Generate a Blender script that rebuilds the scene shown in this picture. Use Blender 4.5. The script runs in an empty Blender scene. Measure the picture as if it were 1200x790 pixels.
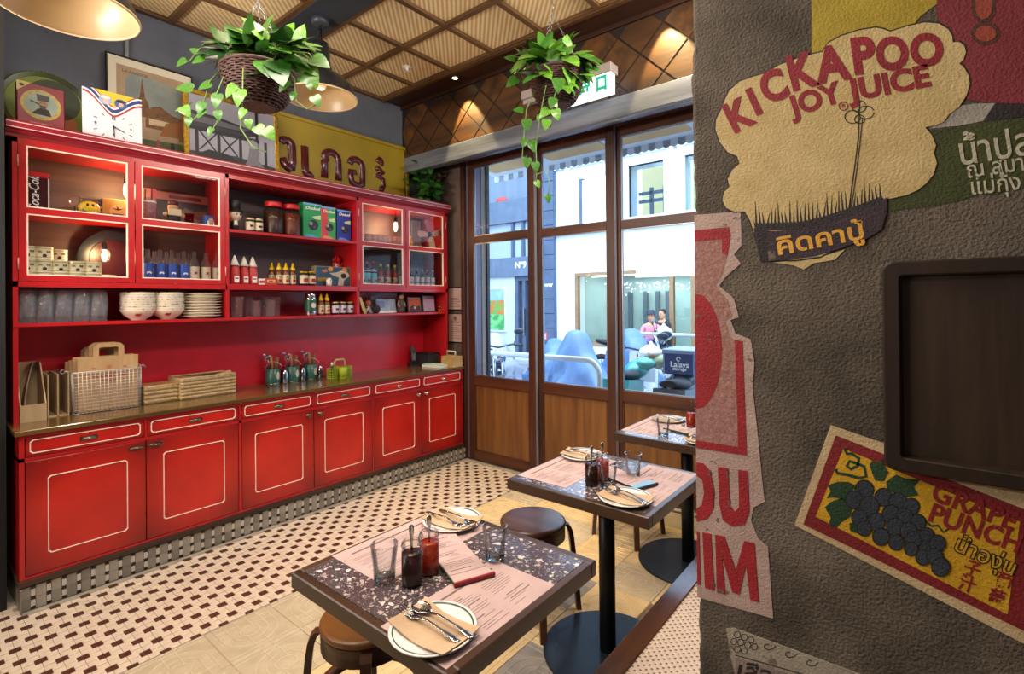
import bpy, math, random
from math import sin, cos, pi, radians, sqrt
from mathutils import Vector, Matrix

SC = bpy.context.scene
COL = SC.collection
random.seed(7)

# ---------------------------------------------------------------- camera
CAM_H = 1.5
def _cam_axes(yaw, pitch, roll):
    f = Vector((-sin(yaw)*cos(pitch), cos(yaw)*cos(pitch), sin(pitch)))
    r = Vector((cos(yaw), sin(yaw), 0)); u = r.cross(f)
    return r*cos(roll)+u*sin(roll), -r*sin(roll)+u*cos(roll), f
CR, CU, CF = _cam_axes(radians(39.118), radians(0.201), radians(-0.505))
cam_data = bpy.data.cameras.new('camera'); cam = bpy.data.objects.new('camera', cam_data)
COL.objects.link(cam)
cam.matrix_world = Matrix(((CR.x, CU.x, -CF.x, 0), (CR.y, CU.y, -CF.y, 0), (CR.z, CU.z, -CF.z, CAM_H), (0, 0, 0, 1)))
cam_data.sensor_width = 36; cam_data.lens = 593.19/1200*36
cam_data.shift_y = -43.07/1200
cam_data.clip_start = 0.02; cam_data.clip_end = 200
SC.camera = cam

# ---------------------------------------------------------------- world, exposure, large lights
SC.view_settings.view_transform = 'Standard'; SC.view_settings.look = 'None'
SC.view_settings.gamma = 1; SC.view_settings.use_curve_mapping = False
SC.view_settings.exposure = 0.0
SC.cycles.transparent_max_bounces = 40
w = bpy.data.worlds.new('sky'); SC.world = w; w.use_nodes = True
nt = w.node_tree; bg = nt.nodes['Background']
bg.inputs['Color'].default_value = (0.62, 0.80, 1.0, 1); bg.inputs['Strength'].default_value = 3.7

def lamp(name, kind, loc, energy, color, target=None, size=0.1, size_y=None, spot=60, blend=.5):
    d = bpy.data.lights.new(name, kind); d.energy = energy; d.color = color
    if kind == 'AREA':
        d.size = size
        if size_y: d.shape = 'RECTANGLE'; d.size_y = size_y
    else: d.shadow_soft_size = size
    if kind == 'SPOT': d.spot_size = radians(spot); d.spot_blend = blend
    o = bpy.data.objects.new(name, d); COL.objects.link(o); o.location = loc
    if target is not None:
        o.rotation_euler = (Vector(target)-Vector(loc)).to_track_quat('-Z', 'Y').to_euler()
    return o
WARM = (1.0, 0.80, 0.56); SOFT = (1.0, 0.90, 0.78); DAY = (0.70, 0.84, 1.0)
# assumed ceiling luminaires of the dining room, unseen (behind and above the camera)
lamp('ceiling_light', 'AREA', (-1.6, 0.3, 3.40), 56, SOFT, (-1.9, 0.5, 0), 1.2, 0.5)
lamp('ceiling_light', 'AREA', (-2.4, -1.2, 3.40), 66, SOFT, (-3.2, 1.0, 0.6), 1.2, 0.5)
lamp('ceiling_light', 'AREA', (0.6, -1.6, 3.40), 10, SOFT, (0.2, 0.5, 0.8), 1.0, 0.5)
# unseen fill light added behind the camera to brighten the ceiling
lamp('ceiling_fill', 'AREA', (-3.0, -0.9, 2.0), 110, SOFT, (-2.7, 0.6, 3.45), 1.6, 0.3)
# unseen fill light added above the bench to brighten the dresser front
lamp('dresser_fill', 'AREA', (-.45, 2.3, 3.2), 66, SOFT, (-3.9, 1.8, 1.4), 1.5, 0.35)
# ceiling spots over the tables and the aisle
for x, y in ((-1.05, 0.9), (-1.05, 1.9), (-1.05, 2.75), (-2.1, 1.2), (-2.2, 2.4), (-3.0, 1.0)):
    lamp('ceiling_spot', 'SPOT', (x, y, 3.40), 58, WARM, (x, y, 0), 0.05, spot=75, blend=.8)
# daylight of the open street beyond the glass
lamp('street_daylight', 'AREA', (-3.5, 6.5, 7.5), 1500, DAY, (-3.5, 8.0, 0), 10, 5)

# ---------------------------------------------------------------- pixel <-> world (the measured photograph, 1200 x 790)
FPX, PY = 593.19, 351.93
CP = Vector((0, 0, CAM_H))
def ray(x, y):
    return CR*((x-600)/FPX) - CU*((y-PY)/FPX) + CF
def onx(x, y, X):
    d = ray(x, y); return CP + d*(X/d.x)
def ony(x, y, Y):
    d = ray(x, y); return CP + d*(Y/d.y)
def onz(x, y, Z):
    d = ray(x, y); return CP + d*((Z-CAM_H)/d.z)
def proj(p):
    q = Vector(p)-CP; z = q.dot(CF)
    return 600+FPX*q.dot(CR)/z, PY-FPX*q.dot(CU)/z

# ---------------------------------------------------------------- materials
def lin(h):
    if isinstance(h, (tuple, list)): return tuple(h[:3])
    h = h.lstrip('#'); o = []
    for i in (0, 2, 4):
        c = int(h[i:i+2], 16)/255
        o.append(c/12.92 if c <= .04045 else ((c+.055)/1.055)**2.4)
    return tuple(o)
MATS = {}
def mat(name, c, c2=None, sc=8, st=(1, 1, 1), rough=.5, metal=0, bump=0, bsc=80, bst=(1, 1, 1), coat=0, emit=0, kind='noise', detail=4, lo=.3, hi=.7, spec=.5, bdist=.01):
    """principled surface; colour runs from c to c2 through a noise / wave / cell field in object space"""
    if name in MATS: return MATS[name]
    m = bpy.data.materials.new(name); m.use_nodes = True; MATS[name] = m
    t = m.node_tree; N = t.nodes; L = t.links; p = N['Principled BSDF']
    p.inputs['Base Color'].default_value = (*lin(c), 1); p.inputs['Roughness'].default_value = rough
    p.inputs['Metallic'].default_value = metal; p.inputs['Coat Weight'].default_value = coat
    p.inputs['Specular IOR Level'].default_value = spec; p.inputs['Coat Roughness'].default_value = .15
    if emit:
        p.inputs['Emission Color'].default_value = (*lin(c), 1); p.inputs['Emission Strength'].default_value = emit
    if c2 or bump:
        tc = N.new('ShaderNodeTexCoord')
    def field(kind, sc, st, detail):
        mp = N.new('ShaderNodeMapping'); mp.inputs['Scale'].default_value = st; L.new(tc.outputs['Object'], mp.inputs['Vector'])
        if kind == 'wave':
            n = N.new('ShaderNodeTexWave'); n.inputs['Distortion'].default_value = 6; n.inputs['Detail'].default_value = 3
        elif kind == 'cell':
            n = N.new('ShaderNodeTexVoronoi')
        else:
            n = N.new('ShaderNodeTexNoise'); n.inputs['Detail'].default_value = detail
        n.inputs['Scale'].default_value = sc; L.new(mp.outputs['Vector'], n.inputs['Vector'])
        return n.outputs['Distance'] if kind == 'cell' else n.outputs[0] if kind == 'wave' else n.outputs['Fac']
    if c2:
        r = N.new('ShaderNodeValToRGB'); r.color_ramp.elements[0].position = lo; r.color_ramp.elements[1].position = hi
        r.color_ramp.elements[0].color = (*lin(c), 1); r.color_ramp.elements[1].color = (*lin(c2), 1)
        L.new(field(kind, sc, st, detail), r.inputs['Fac']); L.new(r.outputs['Color'], p.inputs['Base Color'])
    if bump:
        b = N.new('ShaderNodeBump'); b.inputs['Strength'].default_value = bump; b.inputs['Distance'].default_value = bdist
        L.new(field('noise', bsc, bst, 5), b.inputs['Height']); L.new(b.outputs['Normal'], p.inputs['Normal'])
    return m
def glass(name, tint=(.95, .97, .98), refl=.5, rough=.03, haze=0):
    """thin clear glass: mostly see-through, with a mirror share that grows at grazing angles"""
    if name in MATS: return MATS[name]
    m = bpy.data.materials.new(name); m.use_nodes = True; MATS[name] = m
    t = m.node_tree; N = t.nodes; L = t.links
    for n in list(N): N.remove(n)
    o = N.new('ShaderNodeOutputMaterial'); mx = N.new('ShaderNodeMixShader'); tr = N.new('ShaderNodeBsdfTransparent'); gl = N.new('ShaderNodeBsdfGlossy')
    lw = N.new('ShaderNodeLayerWeight'); lw.inputs['Blend'].default_value = .25
    mu = N.new('ShaderNodeMath'); mu.operation = 'MULTIPLY'; mu.inputs[1].default_value = refl; L.new(lw.outputs['Fresnel'], mu.inputs[0])
    tr.inputs['Color'].default_value = (*tint, 1); gl.inputs['Roughness'].default_value = rough
    L.new(mu.outputs[0], mx.inputs['Fac']); L.new(tr.outputs[0], mx.inputs[1]); L.new(gl.outputs[0], mx.inputs[2])
    if haze:      # white diffuse share paints in a pale sheen, lightening the glass
        df = N.new('ShaderNodeBsdfDiffuse'); df.inputs['Color'].default_value = (.85, .86, .9, 1); m2 = N.new('ShaderNodeMixShader'); m2.inputs['Fac'].default_value = haze
        L.new(mx.outputs[0], m2.inputs[1]); L.new(df.outputs[0], m2.inputs[2]); mx = m2
    L.new(mx.outputs[0], o.inputs['Surface'])
    return m
def wood(name, c, c2, axis=2, sc=14, rough=.45, coat=0, bump=.15, lo=.35, hi=.7):
    st = [1, 1, 1]; st[axis] = .08
    return mat(name, c, c2, sc=sc, st=tuple(st), rough=rough, coat=coat, bump=bump, bsc=60, bst=tuple(st), detail=6, lo=lo, hi=hi, bdist=.004)

# ---------------------------------------------------------------- mesh building
class MB:
    """collects shapes; build() links them as ONE mesh object"""
    def __init__(s): s.v = []; s.f = []; s.mi = []; s.sm = []
    def add(s, vs, fs, mi=0, sm=False):
        b = len(s.v); s.v += [tuple(p) for p in vs]
        for f in fs: s.f.append([b+i for i in f]); s.mi.append(mi); s.sm.append(sm)
        return s
    def box(s, x0, x1, y0, y1, z0, z1, mi=0):
        v = [(x, y, z) for z in (z0, z1) for y in (y0, y1) for x in (x0, x1)]
        return s.add(v, [(0, 2, 3, 1), (4, 5, 7, 6), (0, 1, 5, 4), (2, 6, 7, 3), (0, 4, 6, 2), (1, 3, 7, 5)], mi)
    def obox(s, M, hx, hy, hz, mi=0):
        v = [M @ Vector((x, y, z)) for z in (-hz, hz) for y in (-hy, hy) for x in (-hx, hx)]
        return s.add(v, [(0, 2, 3, 1), (4, 5, 7, 6), (0, 1, 5, 4), (2, 6, 7, 3), (0, 4, 6, 2), (1, 3, 7, 5)], mi)
    def rbox(s, x0, x1, y0, y1, z0, z1, b=.004, mi=0):
        """box with chamfered edges"""
        X = (x0, x0+b, x1-b, x1); Y = (y0, y0+b, y1-b, y1); Z = (z0, z0+b, z1-b, z1)
        rings = []
        for z, k in ((Z[0], 1), (Z[1], 0), (Z[2], 0), (Z[3], 1)):
            xa, xb, ya, yb = (X[1], X[2], Y[1], Y[2]) if k else (X[0], X[3], Y[0], Y[3])
            e = b if not k else 0
            rings.append([(xa+e, ya, z), (xb-e, ya, z), (xb, ya+e, z), (xb, yb-e, z), (xb-e, yb, z), (xa+e, yb, z), (xa, yb-e, z), (xa, ya+e, z)])
        return s.rings(rings, mi, False, True)
    def rings(s, R, mi=0, sm=True, caps=True, close=True):
        n = len(R[0]); v = [p for r in R for p in r]; f = []
        for i in range(len(R)-1):
            for j in range(n if close else n-1):
                k = (j+1) % n; f.append((i*n+j, i*n+k, (i+1)*n+k, (i+1)*n+j))
        b = len(s.v); s.add(v, f, mi, sm)
        if caps:
            for r, rev in ((0, True), (len(R)-1, False)):
                idx = [b+r*n+j for j in range(n)]
                s.f.append(idx[::-1] if rev else idx); s.mi.append(mi); s.sm.append(False)
        return s
    def lathe(s, prof, n=24, c=(0, 0, 0), mi=0, sm=True, caps=True):
        R = [[(c[0]+r*cos(2*pi*j/n), c[1]+r*sin(2*pi*j/n), c[2]+z) for j in range(n)] for r, z in prof]
        return s.rings(R, mi, sm, caps)
    def cyl(s, c, r, h, n=20, mi=0, r2=None, sm=True):
        return s.lathe([(r, 0), (r if r2 is None else r2, h)], n, c, mi, sm)
    def rod(s, a, b, r, n=8, mi=0, r2=None, sm=True):
        a, b = Vector(a), Vector(b); d = (b-a).normalized()
        u = d.orthogonal().normalized(); w_ = d.cross(u)
        R = [[p+u*(q*cos(2*pi*j/n))+w_*(q*sin(2*pi*j/n)) for j in range(n)] for p, q in ((a, r), (b, r if r2 is None else r2))]
        return s.rings(R, mi, sm)
    def tube(s, P, r, n=6, mi=0, closed=False, sm=True):
        P = [Vector(p) for p in P]; R = []; k = len(P); u = None
        rr = r if isinstance(r, (list, tuple)) else [r]*k
        for i in range(k):
            a = P[i-1] if (i or closed) else P[0]; b = P[(i+1) % k] if (i < k-1 or closed) else P[k-1]
            d = (b-a).normalized()
            u = d.orthogonal().normalized() if u is None else (u-d*u.dot(d)).normalized()
            w_ = d.cross(u)
            R.append([P[i]+u*(rr[i]*cos(2*pi*j/n))+w_*(rr[i]*sin(2*pi*j/n)) for j in range(n)])
        if closed: R.append(R[0])
        return s.rings(R, mi, sm, not closed)
    def prism(s, poly, t, fn, mi=0, mi2=None):
        """polygon (u, v) given thickness t; fn(u, v, w) -> xyz"""
        n = len(poly); v = [fn(u, q, 0) for u, q in poly]+[fn(u, q, t) for u, q in poly]
        s.add(v, [tuple(range(n))[::-1], tuple(range(n, 2*n))], mi)
        return s.add(v, [(i, (i+1) % n, n+(i+1) % n, n+i) for i in range(n)], mi if mi2 is None else mi2)
    def sphere(s, c, r, n=14, m=8, mi=0, sx=1, sy=1, sz=1):
        pr = [(r*sin(pi*i/m) if 0 < i < m else r*.02, -r*cos(pi*i/m)) for i in range(m+1)]
        R = [[(c[0]+sx*q*cos(2*pi*j/n), c[1]+sy*q*sin(2*pi*j/n), c[2]+sz*z) for j in range(n)] for q, z in pr]
        return s.rings(R, mi, True, True)
    def mesh(s, name, mats):
        me = bpy.data.meshes.new(name); me.from_pydata(s.v, [], s.f)
        for m in (mats if isinstance(mats, (list, tuple)) else [mats]): me.materials.append(m)
        me.polygons.foreach_set('material_index', s.mi); me.polygons.foreach_set('use_smooth', s.sm)
        me.update(); return me
    def build(s, name, mats, parent=None, loc=None, rot=None, bevel=0):
        return link(name, s.mesh(name, mats), parent, loc, rot, bevel)
def link(name, me, parent=None, loc=None, rot=None, bevel=0):
    o = bpy.data.objects.new(name, me); COL.objects.link(o)
    if parent is not None: o.parent = parent
    if loc is not None: o.location = loc
    if rot is not None: o.rotation_euler = rot
    if bevel:
        b = o.modifiers.new('edge', 'BEVEL'); b.width = bevel; b.segments = 2; b.limit_method = 'ANGLE'
    return o
def tag(o, label=None, cat=None, group=None, kind=None):
    for k, x in (('label', label), ('category', cat), ('group', group), ('kind', kind)):
        if x: o[k] = x
    return o
def thing(name, label, cat, loc=(0, 0, 0), rz=0, group=None):
    o = bpy.data.objects.new(name, None); COL.objects.link(o); o.location = loc; o.rotation_euler = (0, 0, rz)
    o.empty_display_size = .05
    return tag(o, label, cat, group)
def struct(name, mb, m, parent=None, **k):
    o = mb.build(name, m, parent, **k)
    if parent is None: o['kind'] = 'structure'
    return o
def dup(o, loc=None, rz=None, label=None, parent=None, group=None):
    """copies a thing with its parts and sub-parts"""
    c = o.copy(); COL.objects.link(c)
    if parent is not None: c.parent = parent
    if loc is not None: c.location = loc
    if rz is not None: c.rotation_euler[2] = rz
    if label: c['label'] = label
    if group: c['group'] = group
    for ch in list(o.children): dup(ch, parent=c)
    return c
FONT = None
def text(s, size, m, parent, loc, rot, ext=.0006, off=0, name='lettering', align='CENTER', sx=1, shear=0, space=1, valign='CENTER'):
    cu = bpy.data.curves.new(name, 'FONT'); cu.body = s; cu.size = size; cu.extrude = ext; cu.offset = off
    cu.align_x = align; cu.align_y = valign; cu.shear = shear; cu.space_character = space; cu.resolution_u = 3
    cu.materials.append(m)
    tmp = bpy.data.objects.new('tmp', cu); me = bpy.data.meshes.new_from_object(tmp); me.name = name
    bpy.data.objects.remove(tmp); bpy.data.curves.remove(cu)
    o = link(name, me, parent, loc, rot)
    o.scale = (sx, 1, 1)
    return o
FACE_X = (pi/2, 0, pi/2)      # lettering on a surface that looks towards +x
FACE_Y = (pi/2, 0, 0)         # lettering on a surface that looks towards -y
FLAT = (0, 0, 0)
NTH = ['first', 'second', 'third', 'fourth', 'fifth', 'sixth', 'seventh', 'eighth', 'ninth', 'tenth', 'eleventh', 'twelfth', 'thirteenth', 'fourteenth', 'fifteenth', 'sixteenth', 'seventeenth', 'eighteenth', 'nineteenth', 'twentieth']
# ================================================================ THE SETTING
XW = -4.0        # wall behind the cabinets
YD = 3.546       # plane of the door leaf by the cabinets
ZC = 3.45        # ceiling
m_grey = mat('grey_blue_paint', '#4a4e5a', '#5a5e6a', sc=3, rough=.8, bump=.25, bsc=25)
m_dark = mat('black_paint', '#060607', '#0a0a0b', sc=4, rough=.7)
m_taupe = mat('taupe_plaster', '#5a4a42', '#6d5a50', sc=4, rough=.85, bump=.25, bsc=40)
m_plaster = mat('rough_cement', '#3f3830', '#6c6156', sc=7, rough=.92, bump=.9, bsc=190, detail=10, bdist=.006)
m_dwood = wood('dark_stained_wood', '#24120b', '#3c2013', axis=2, rough=.4)
m_dwoodx = wood('dark_stained_wood_along_x', '#2a1811', '#412517', axis=0, rough=.4)
m_dwoody = wood('dark_stained_wood_along_y', '#2a1811', '#412517', axis=1, rough=.4)
m_doorwood = wood('door_oak', '#5c3818', '#86592c', axis=2, sc=20, rough=.42, lo=.3, hi=.75)
m_doorrail = wood('door_oak_rail', '#3c1d10', '#5a3018', axis=0, sc=16, rough=.4)
m_doorpost = wood('door_oak_post', '#371a10', '#522b17', axis=2, sc=16, rough=.4)
m_beamwood = wood('blue_lit_beam', '#53565d', '#777b84', axis=0, sc=18, rough=.35)  # bluish light reflected on the beam is put into its wood colour
m_metal = mat('brushed_steel', '#9a9aa0', rough=.3, metal=1)
m_blackm = mat('black_metal', '#0d0e10', rough=.45, metal=.3)
m_grout = mat('grout', '#8f8474', '#a3978a', sc=30, rough=.95)
m_concrete = mat('street_concrete', '#7e8288', '#8f9297', sc=2, rough=.9)

# floor slab, walls, ceiling slab
floor = struct('floor', MB().box(-4.2, 2.6, -3.0, 3.75, -.12, -.004), m_grout)
wall_left = struct('wall_left', MB().box(-4.15, XW, -3.0, 3.75, 0, ZC+.25), m_grey)
struct('wall_left_return', MB().box(XW, -3.53, .335, .362, 0, ZC), m_dark)
struct('wall_back', MB().box(-4.15, 2.6, -3.1, -3.0, 0, ZC+.25), m_grey)
struct('wall_side', MB().box(2.6, 2.7, -3.1, 1.1, 0, ZC+.25), m_grey)
wall_front = struct('wall_front', MB().box(-4.15, -3.475, 3.535, 3.75, 0, 2.86).box(-4.15, -.386, 3.535, 3.75, 2.875, ZC+.25), m_taupe)
# thick cement wall that carries the posters: its end grain is ragged
rnd = random.Random(3)
mb = MB(); nz = 160; zs = [ZC*i/nz for i in range(nz+1)]
jit = [rnd.uniform(-.0025, .0025)+.002*sin(z*9)+.0015*sin(z*31) for z in zs]
R = [[(-.386+jit[i]+.012, 3.75, z), (-.386+jit[i]*1.0, 1.112, z), (-.383+jit[i], 1.104, z), (-.377+jit[i]*.6, 1.1, z), (2.6, 1.1, z), (2.6, 3.75, z)] for i, z in enumerate(zs)]
wall_right = struct('wall_right', mb.rings(R, 0, False, True), m_plaster)

# ---- mosaic floor by the cabinets: cream tiles notched at two corners, brown two-by-two tiles between them
m_cream = mat('cream_tile', '#c8b6a2', '#dac9b4', sc=22, rough=.35, bump=.05)
m_brown = mat('brown_tile', '#43281c', '#543527', sc=30, rough=.35)
P = .05865; NX0, NY0 = -3.38, .40
def cream_tile(i, j):
    x0, y0, g, c, Pq = 0, 0, .0011, .0205, P
    a, b = g, Pq-g
    if (i+j) % 2 == 0:
        poly = [(c, a), (b, a), (b, Pq-c), (Pq-c, Pq-c), (Pq-c, b), (a, b), (a, c), (c, c)]
    else:
        poly = [(a, a), (Pq-c, a), (Pq-c, c), (b, c), (b, b), (c, b), (c, Pq-c), (a, Pq-c)]
    return poly
def brown_quads():
    h, g = .0193, .0006
    return [[(sx*g, sy*g), (sx*h, sy*g), (sx*h, sy*h), (sx*g, sy*h)][::(1 if sx*sy > 0 else -1)] for sx in (-1, 1) for sy in (-1, 1)]
cells = []
for i in range(-14, 15):
    for j in range(-10, 56):
        x, y = NX0+i*P, NY0+j*P
        if x+P > -2.555 or y+P > 3.50 or x < -4.0: continue
        if x < -3.43 and y+P > .40: continue
        if x < -3.64 and y+P > .27: continue
        q = proj((x+P/2, y+P/2, 0)); vis = -10 < q[0] < 1210 and q[1] < 800
        cells.append((0 if vis else 1, x*x+y*y, i, j, x, y))
cells.sort()
cm = [MB().prism(cream_tile(0, k), .006, lambda u, v, w_: (u, v, w_-.006)).mesh('tile', m_cream) for k in (0, 1)]
bm_ = MB()
for q in brown_quads(): bm_.prism(q, .006, lambda u, v, w_: (u, v, w_-.006))
bmesh_tile = bm_.mesh('tile', m_brown)
rest_c, rest_b = MB(), MB(); nt_ = 0
for k, (_, _, i, j, x, y) in enumerate(cells):
    lone = nt_ < 290
    if lone: link('tile', cm[(i+j) % 2], floor, (x, y, rnd.uniform(-.0006, .0004))); nt_ += 1
    else: rest_c.prism(cream_tile(i, j), .006, lambda u, v, w_: (x+u, y+v, w_-.006))
    if (i+j) % 2 == 0:
        if lone and nt_ < 290: link('tile', bmesh_tile, floor, (x, y, rnd.uniform(-.0006, .0002))); nt_ += 1
        else:
            for q in brown_quads(): rest_b.prism(q, .006, lambda u, v, w_: (x+u, y+v, w_-.0062))
xe = NX0+14*P
for j in range(-10, 53):
    if j % 2 == 0:
        for q in brown_quads():
            if q[0][0] < 0: rest_b.prism(q, .006, lambda u, v, w_: (xe+u, NY0+j*P+v, w_-.0062))
tag(rest_c.build('cream_tiles', m_cream, floor), kind='stuff'); tag(rest_b.build('brown_tiles', m_brown, floor), kind='stuff')

# ---- embossed cement tiles under the tables
tcol = {'beige': ('#ab9a80', '#bdac92', '#d0c2aa'), 'sand': ('#c2a678', '#d2b98c', '#e0caa2'), 'grey': ('#7a7470', '#928c86', '#a59e97'), 'brown': ('#6a523c', '#7b644c', '#8c775e')}
E_ = .2965
def emboss(kind):
    a, b, c = tcol[kind]
    m1 = mat('cement_tile_'+kind, a, b, sc=14, rough=.6, bump=.12); m2 = mat('cement_ridge_'+kind, c, b, sc=20, rough=.6)
    h = E_/2-.0012; mb = MB().rbox(-h, h, -h, h, -.012, 0, .002, 0)
    def ring(cx, cy, r, a0, a1, n=16):
        ps = []
        for k in range(n+1):
            t = a0+(a1-a0)*k/n; ps.append((cx+r*cos(t), cy+r*sin(t)))
        line(ps)
    def line(ps, wd=.0030, z=.0028):
        q = []
        for k, p in enumerate(ps):
            a_, b_ = Vector(ps[max(k-1, 0)]), Vector(ps[min(k+1, len(ps)-1)]); d = (b_-a_).normalized(); n_ = Vector((-d.y, d.x))*wd
            q.append((Vector(p)-n_, Vector(p)+n_))
        v = []; f = []
        for k, (l, r) in enumerate(q):
            v += [(l.x, l.y, 0), (l.x*.7+r.x*.3, l.y*.7+r.y*.3, z), (r.x*.7+l.x*.3, r.y*.7+l.y*.3, z), (r.x, r.y, 0)]
            if k: b0 = 4*(k-1); f += [(b0, b0+1, b0+5, b0+4), (b0+1, b0+2, b0+6, b0+5), (b0+2, b0+3, b0+7, b0+6)]
        mb.add(v, f, 1)
    ring(0, -.02, .042, 0, 2*pi)
    ring(0, -.02, .075, 0, pi, 12); ring(0, -.02, .115, 0, pi, 12)
    for x in (-.115, -.075, .075, .115): line([(x, -.02), (x, -h)])
    for x in (-.026, .026): line([(x, .016), (x, h)]); line([(x, -.055), (x, -h)])
    for y in (-.06, -.10): line([(-.115, y), (-.036, y)]); line([(.036, y), (.115, y)])
    line([(-h, .12), (h, .12)]); line([(-h, h*.98), (h, h*.98)])
    return mb.mesh('tile', [m1, m2])
EM = {k: emboss(k) for k in tcol}
rnd = random.Random(11)
for i in range(9):
    for j in range(-6, 9):
        x = -2.548+E_*(i+.5); y = .895+E_*(j+.5)
        if y+E_/2 > 3.5 or (x+E_/2 > -.39 and y+E_/2 > 1.1): continue
        q = proj((x, y, 0)) if y > .2 else (0, 2000)
        if not(-60 < q[0] < 860 and q[1] < 900): continue
        k = 'beige' if y < 1.5 and x < -1.9 else 'sand'
        if (i, j) in ((4, 2), (6, 5), (3, 4)): k = 'grey'
        if (i, j) in ((5, 3), (5, 4), (4, 1)): k = 'brown'
        if (i+2*j) % 11 == 3: k = 'beige'
        link('tile', EM[k], floor, (x, y, rnd.uniform(-.001, .0008)), (0, 0, rnd.choice((0, 1, 2, 3))*pi/2))
mbk = MB().box(-2.55, 2.6, -3.0, 3.54, -.0038, -.0030)
tag(mbk.build('bed', mat('cement_bed', '#8f8068', '#a08f75', sc=9, rough=.8), floor), kind='stuff')
# tracks of the sliding doors let into the floor
struct('trim_1', MB().box(-3.44, -.386, 3.505, 3.525, -.003, .004).box(-3.44, -.386, 3.59, 3.60, -.003, .004), m_metal)

# ---- ceiling: dark slab, bamboo panels between wooden battens
def woven():
    m = bpy.data.materials.new('woven_bamboo'); m.use_nodes = True; t = m.node_tree; N = t.nodes; L = t.links; p = N['Principled BSDF']
    tc = N.new('ShaderNodeTexCoord'); sx = N.new('ShaderNodeSeparateXYZ'); L.new(tc.outputs['Object'], sx.inputs[0])
    def mth(op, a, b=None, v=None):
        n = N.new('ShaderNodeMath'); n.operation = op
        L.new(a, n.inputs[0]) if not isinstance(a, float) else setattr(n.inputs[0], 'default_value', a)
        if b is not None: L.new(b, n.inputs[1])
        if v is not None: n.inputs[1].default_value = v
        return n.outputs[0]
    s1 = mth('ADD', sx.outputs[0], sx.outputs[1]); s2 = mth('SUBTRACT', sx.outputs[0], sx.outputs[1])
    a = mth('SINE', mth('MULTIPLY', s1, v=150.)); b = mth('SINE', mth('MULTIPLY', s2, v=520.))
    c = mth('SINE', mth('MULTIPLY', s1, v=520.))
    h = mth('ADD', mth('MULTIPLY', a, v=.55), mth('MULTIPLY', mth('MULTIPLY', b, c), v=.45))
    r = N.new('ShaderNodeValToRGB'); r.color_ramp.elements[0].color = (*lin('#b8934f'), 1); r.color_ramp.elements[1].color = (*lin('#f0dab0'), 1)
    r.color_ramp.elements[0].position = .15; r.color_ramp.elements[1].position = .75
    h2 = mth('MULTIPLY_ADD', h, v=.5); h2.node.inputs[2].default_value = .5
    L.new(h2, r.inputs['Fac']); L.new(r.outputs['Color'], p.inputs['Base Color'])
    bp = N.new('ShaderNodeBump'); bp.inputs['Strength'].default_value = .5; bp.inputs['Distance'].default_value = .004
    L.new(h2, bp.inputs['Height']); L.new(bp.outputs['Normal'], p.inputs['Normal']); p.inputs['Roughness'].default_value = .6
    return m
m_woven = woven()
m_batten = wood('ceiling_batten_x', '#4a321c', '#70502c', axis=0, sc=16, rough=.5)
m_batteny = wood('ceiling_batten_y', '#4a321c', '#70502c', axis=1, sc=16, rough=.5)
ceiling = struct('ceiling', MB().box(-4.15, 2.6, -3.0, 3.75, ZC+.012, ZC+.25), mat('ceiling_board', '#1b1a1c', rough=.8))
XB = [-3.975+.4655*k for k in range(12)]; YB = [2.96, 2.462, 1.975]; YB2 = [1.70-.485*k for k in range(6)]
pan = MB().box(-.2325, .2325, -.243, .243, 0, .008).mesh('ceiling_panel', m_woven)
for x0, x1 in zip(XB, XB[1:]):
    for y1, y0 in list(zip(YB, YB[1:]))+list(zip(YB2, YB2[1:])):
        if x0 > -1.2 and y0 > 1.0: continue
        o = link('ceiling_panel', pan, ceiling, ((x0+x1)/2, (y0+y1)/2, ZC+.002)); o.scale = (1, (y1-y0)/.486, 1)
for x in XB:
    for y0, y1 in ((1.975, 2.96), (-.7, 1.70)):
        MB().box(-.019, .019, y0, y1, -.022, .004).build('batten', m_batteny, ceiling, (x, 0, ZC))
for y in YB+YB2[:5]:
    MB().box(-3.99, 1.1, -.019, .019, -.024, .004).build('batten', m_batten, ceiling, (0, y, ZC))
# dark painted beam between the two grids, timber kerbs at its sides
struct('beam', MB().box(-4.0, 2.6, 1.715, 1.96, ZC-.03, ZC+.02), mat('slate_blue_paint', '#2d323c', '#383d47', sc=3, rough=.6, bump=.1))
struct('trim_2', MB().box(-3.99, 2.6, 2.955, 2.99, ZC-.035, ZC+.02), wood('batten_end', '#4a2f18', '#6b4725', axis=0, rough=.5))
# bulkhead over the doors: soffit with downlights, panelled face, bluish grey beam
m_bulk = wood('bulkhead_wood', '#2a140c', '#3d2113', axis=0, sc=10, rough=.45)
struct('ceiling_soffit', MB().box(-4.0, -.38, 2.985, 3.25, ZC-.012, ZC+.02), m_bulk)
bulk = struct('wall_bulkhead', MB().box(-4.0, -.38, 3.216, 3.54, 2.90, ZC), mat('bulkhead_joint', '#1a0c07', rough=.6))
m_loz = [wood('lozenge_wood_%d' % k, a, b, axis=k % 2, sc=10+3*k, rough=.5, coat=0) for k, (a, b) in enumerate((('#2c1806', '#57350f'), ('#341d08', '#5e3a12'), ('#281505', '#4e2f0c')))]
A = .164; zc0 = 3.007
def clip(poly, z0, z1):
    for lim, sgn in ((z0, 1), (z1, -1)):
        out = []
        for k in range(len(poly)):
            p, q = poly[k-1], poly[k]; pi_, qi = sgn*(p[1]-lim) >= 0, sgn*(q[1]-lim) >= 0
            if pi_ != qi: t = (lim-p[1])/(q[1]-p[1]); out.append((p[0]+t*(q[0]-p[0]), lim))
            if qi: out.append(q)
        poly = out
    return poly
rnd = random.Random(5)
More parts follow.
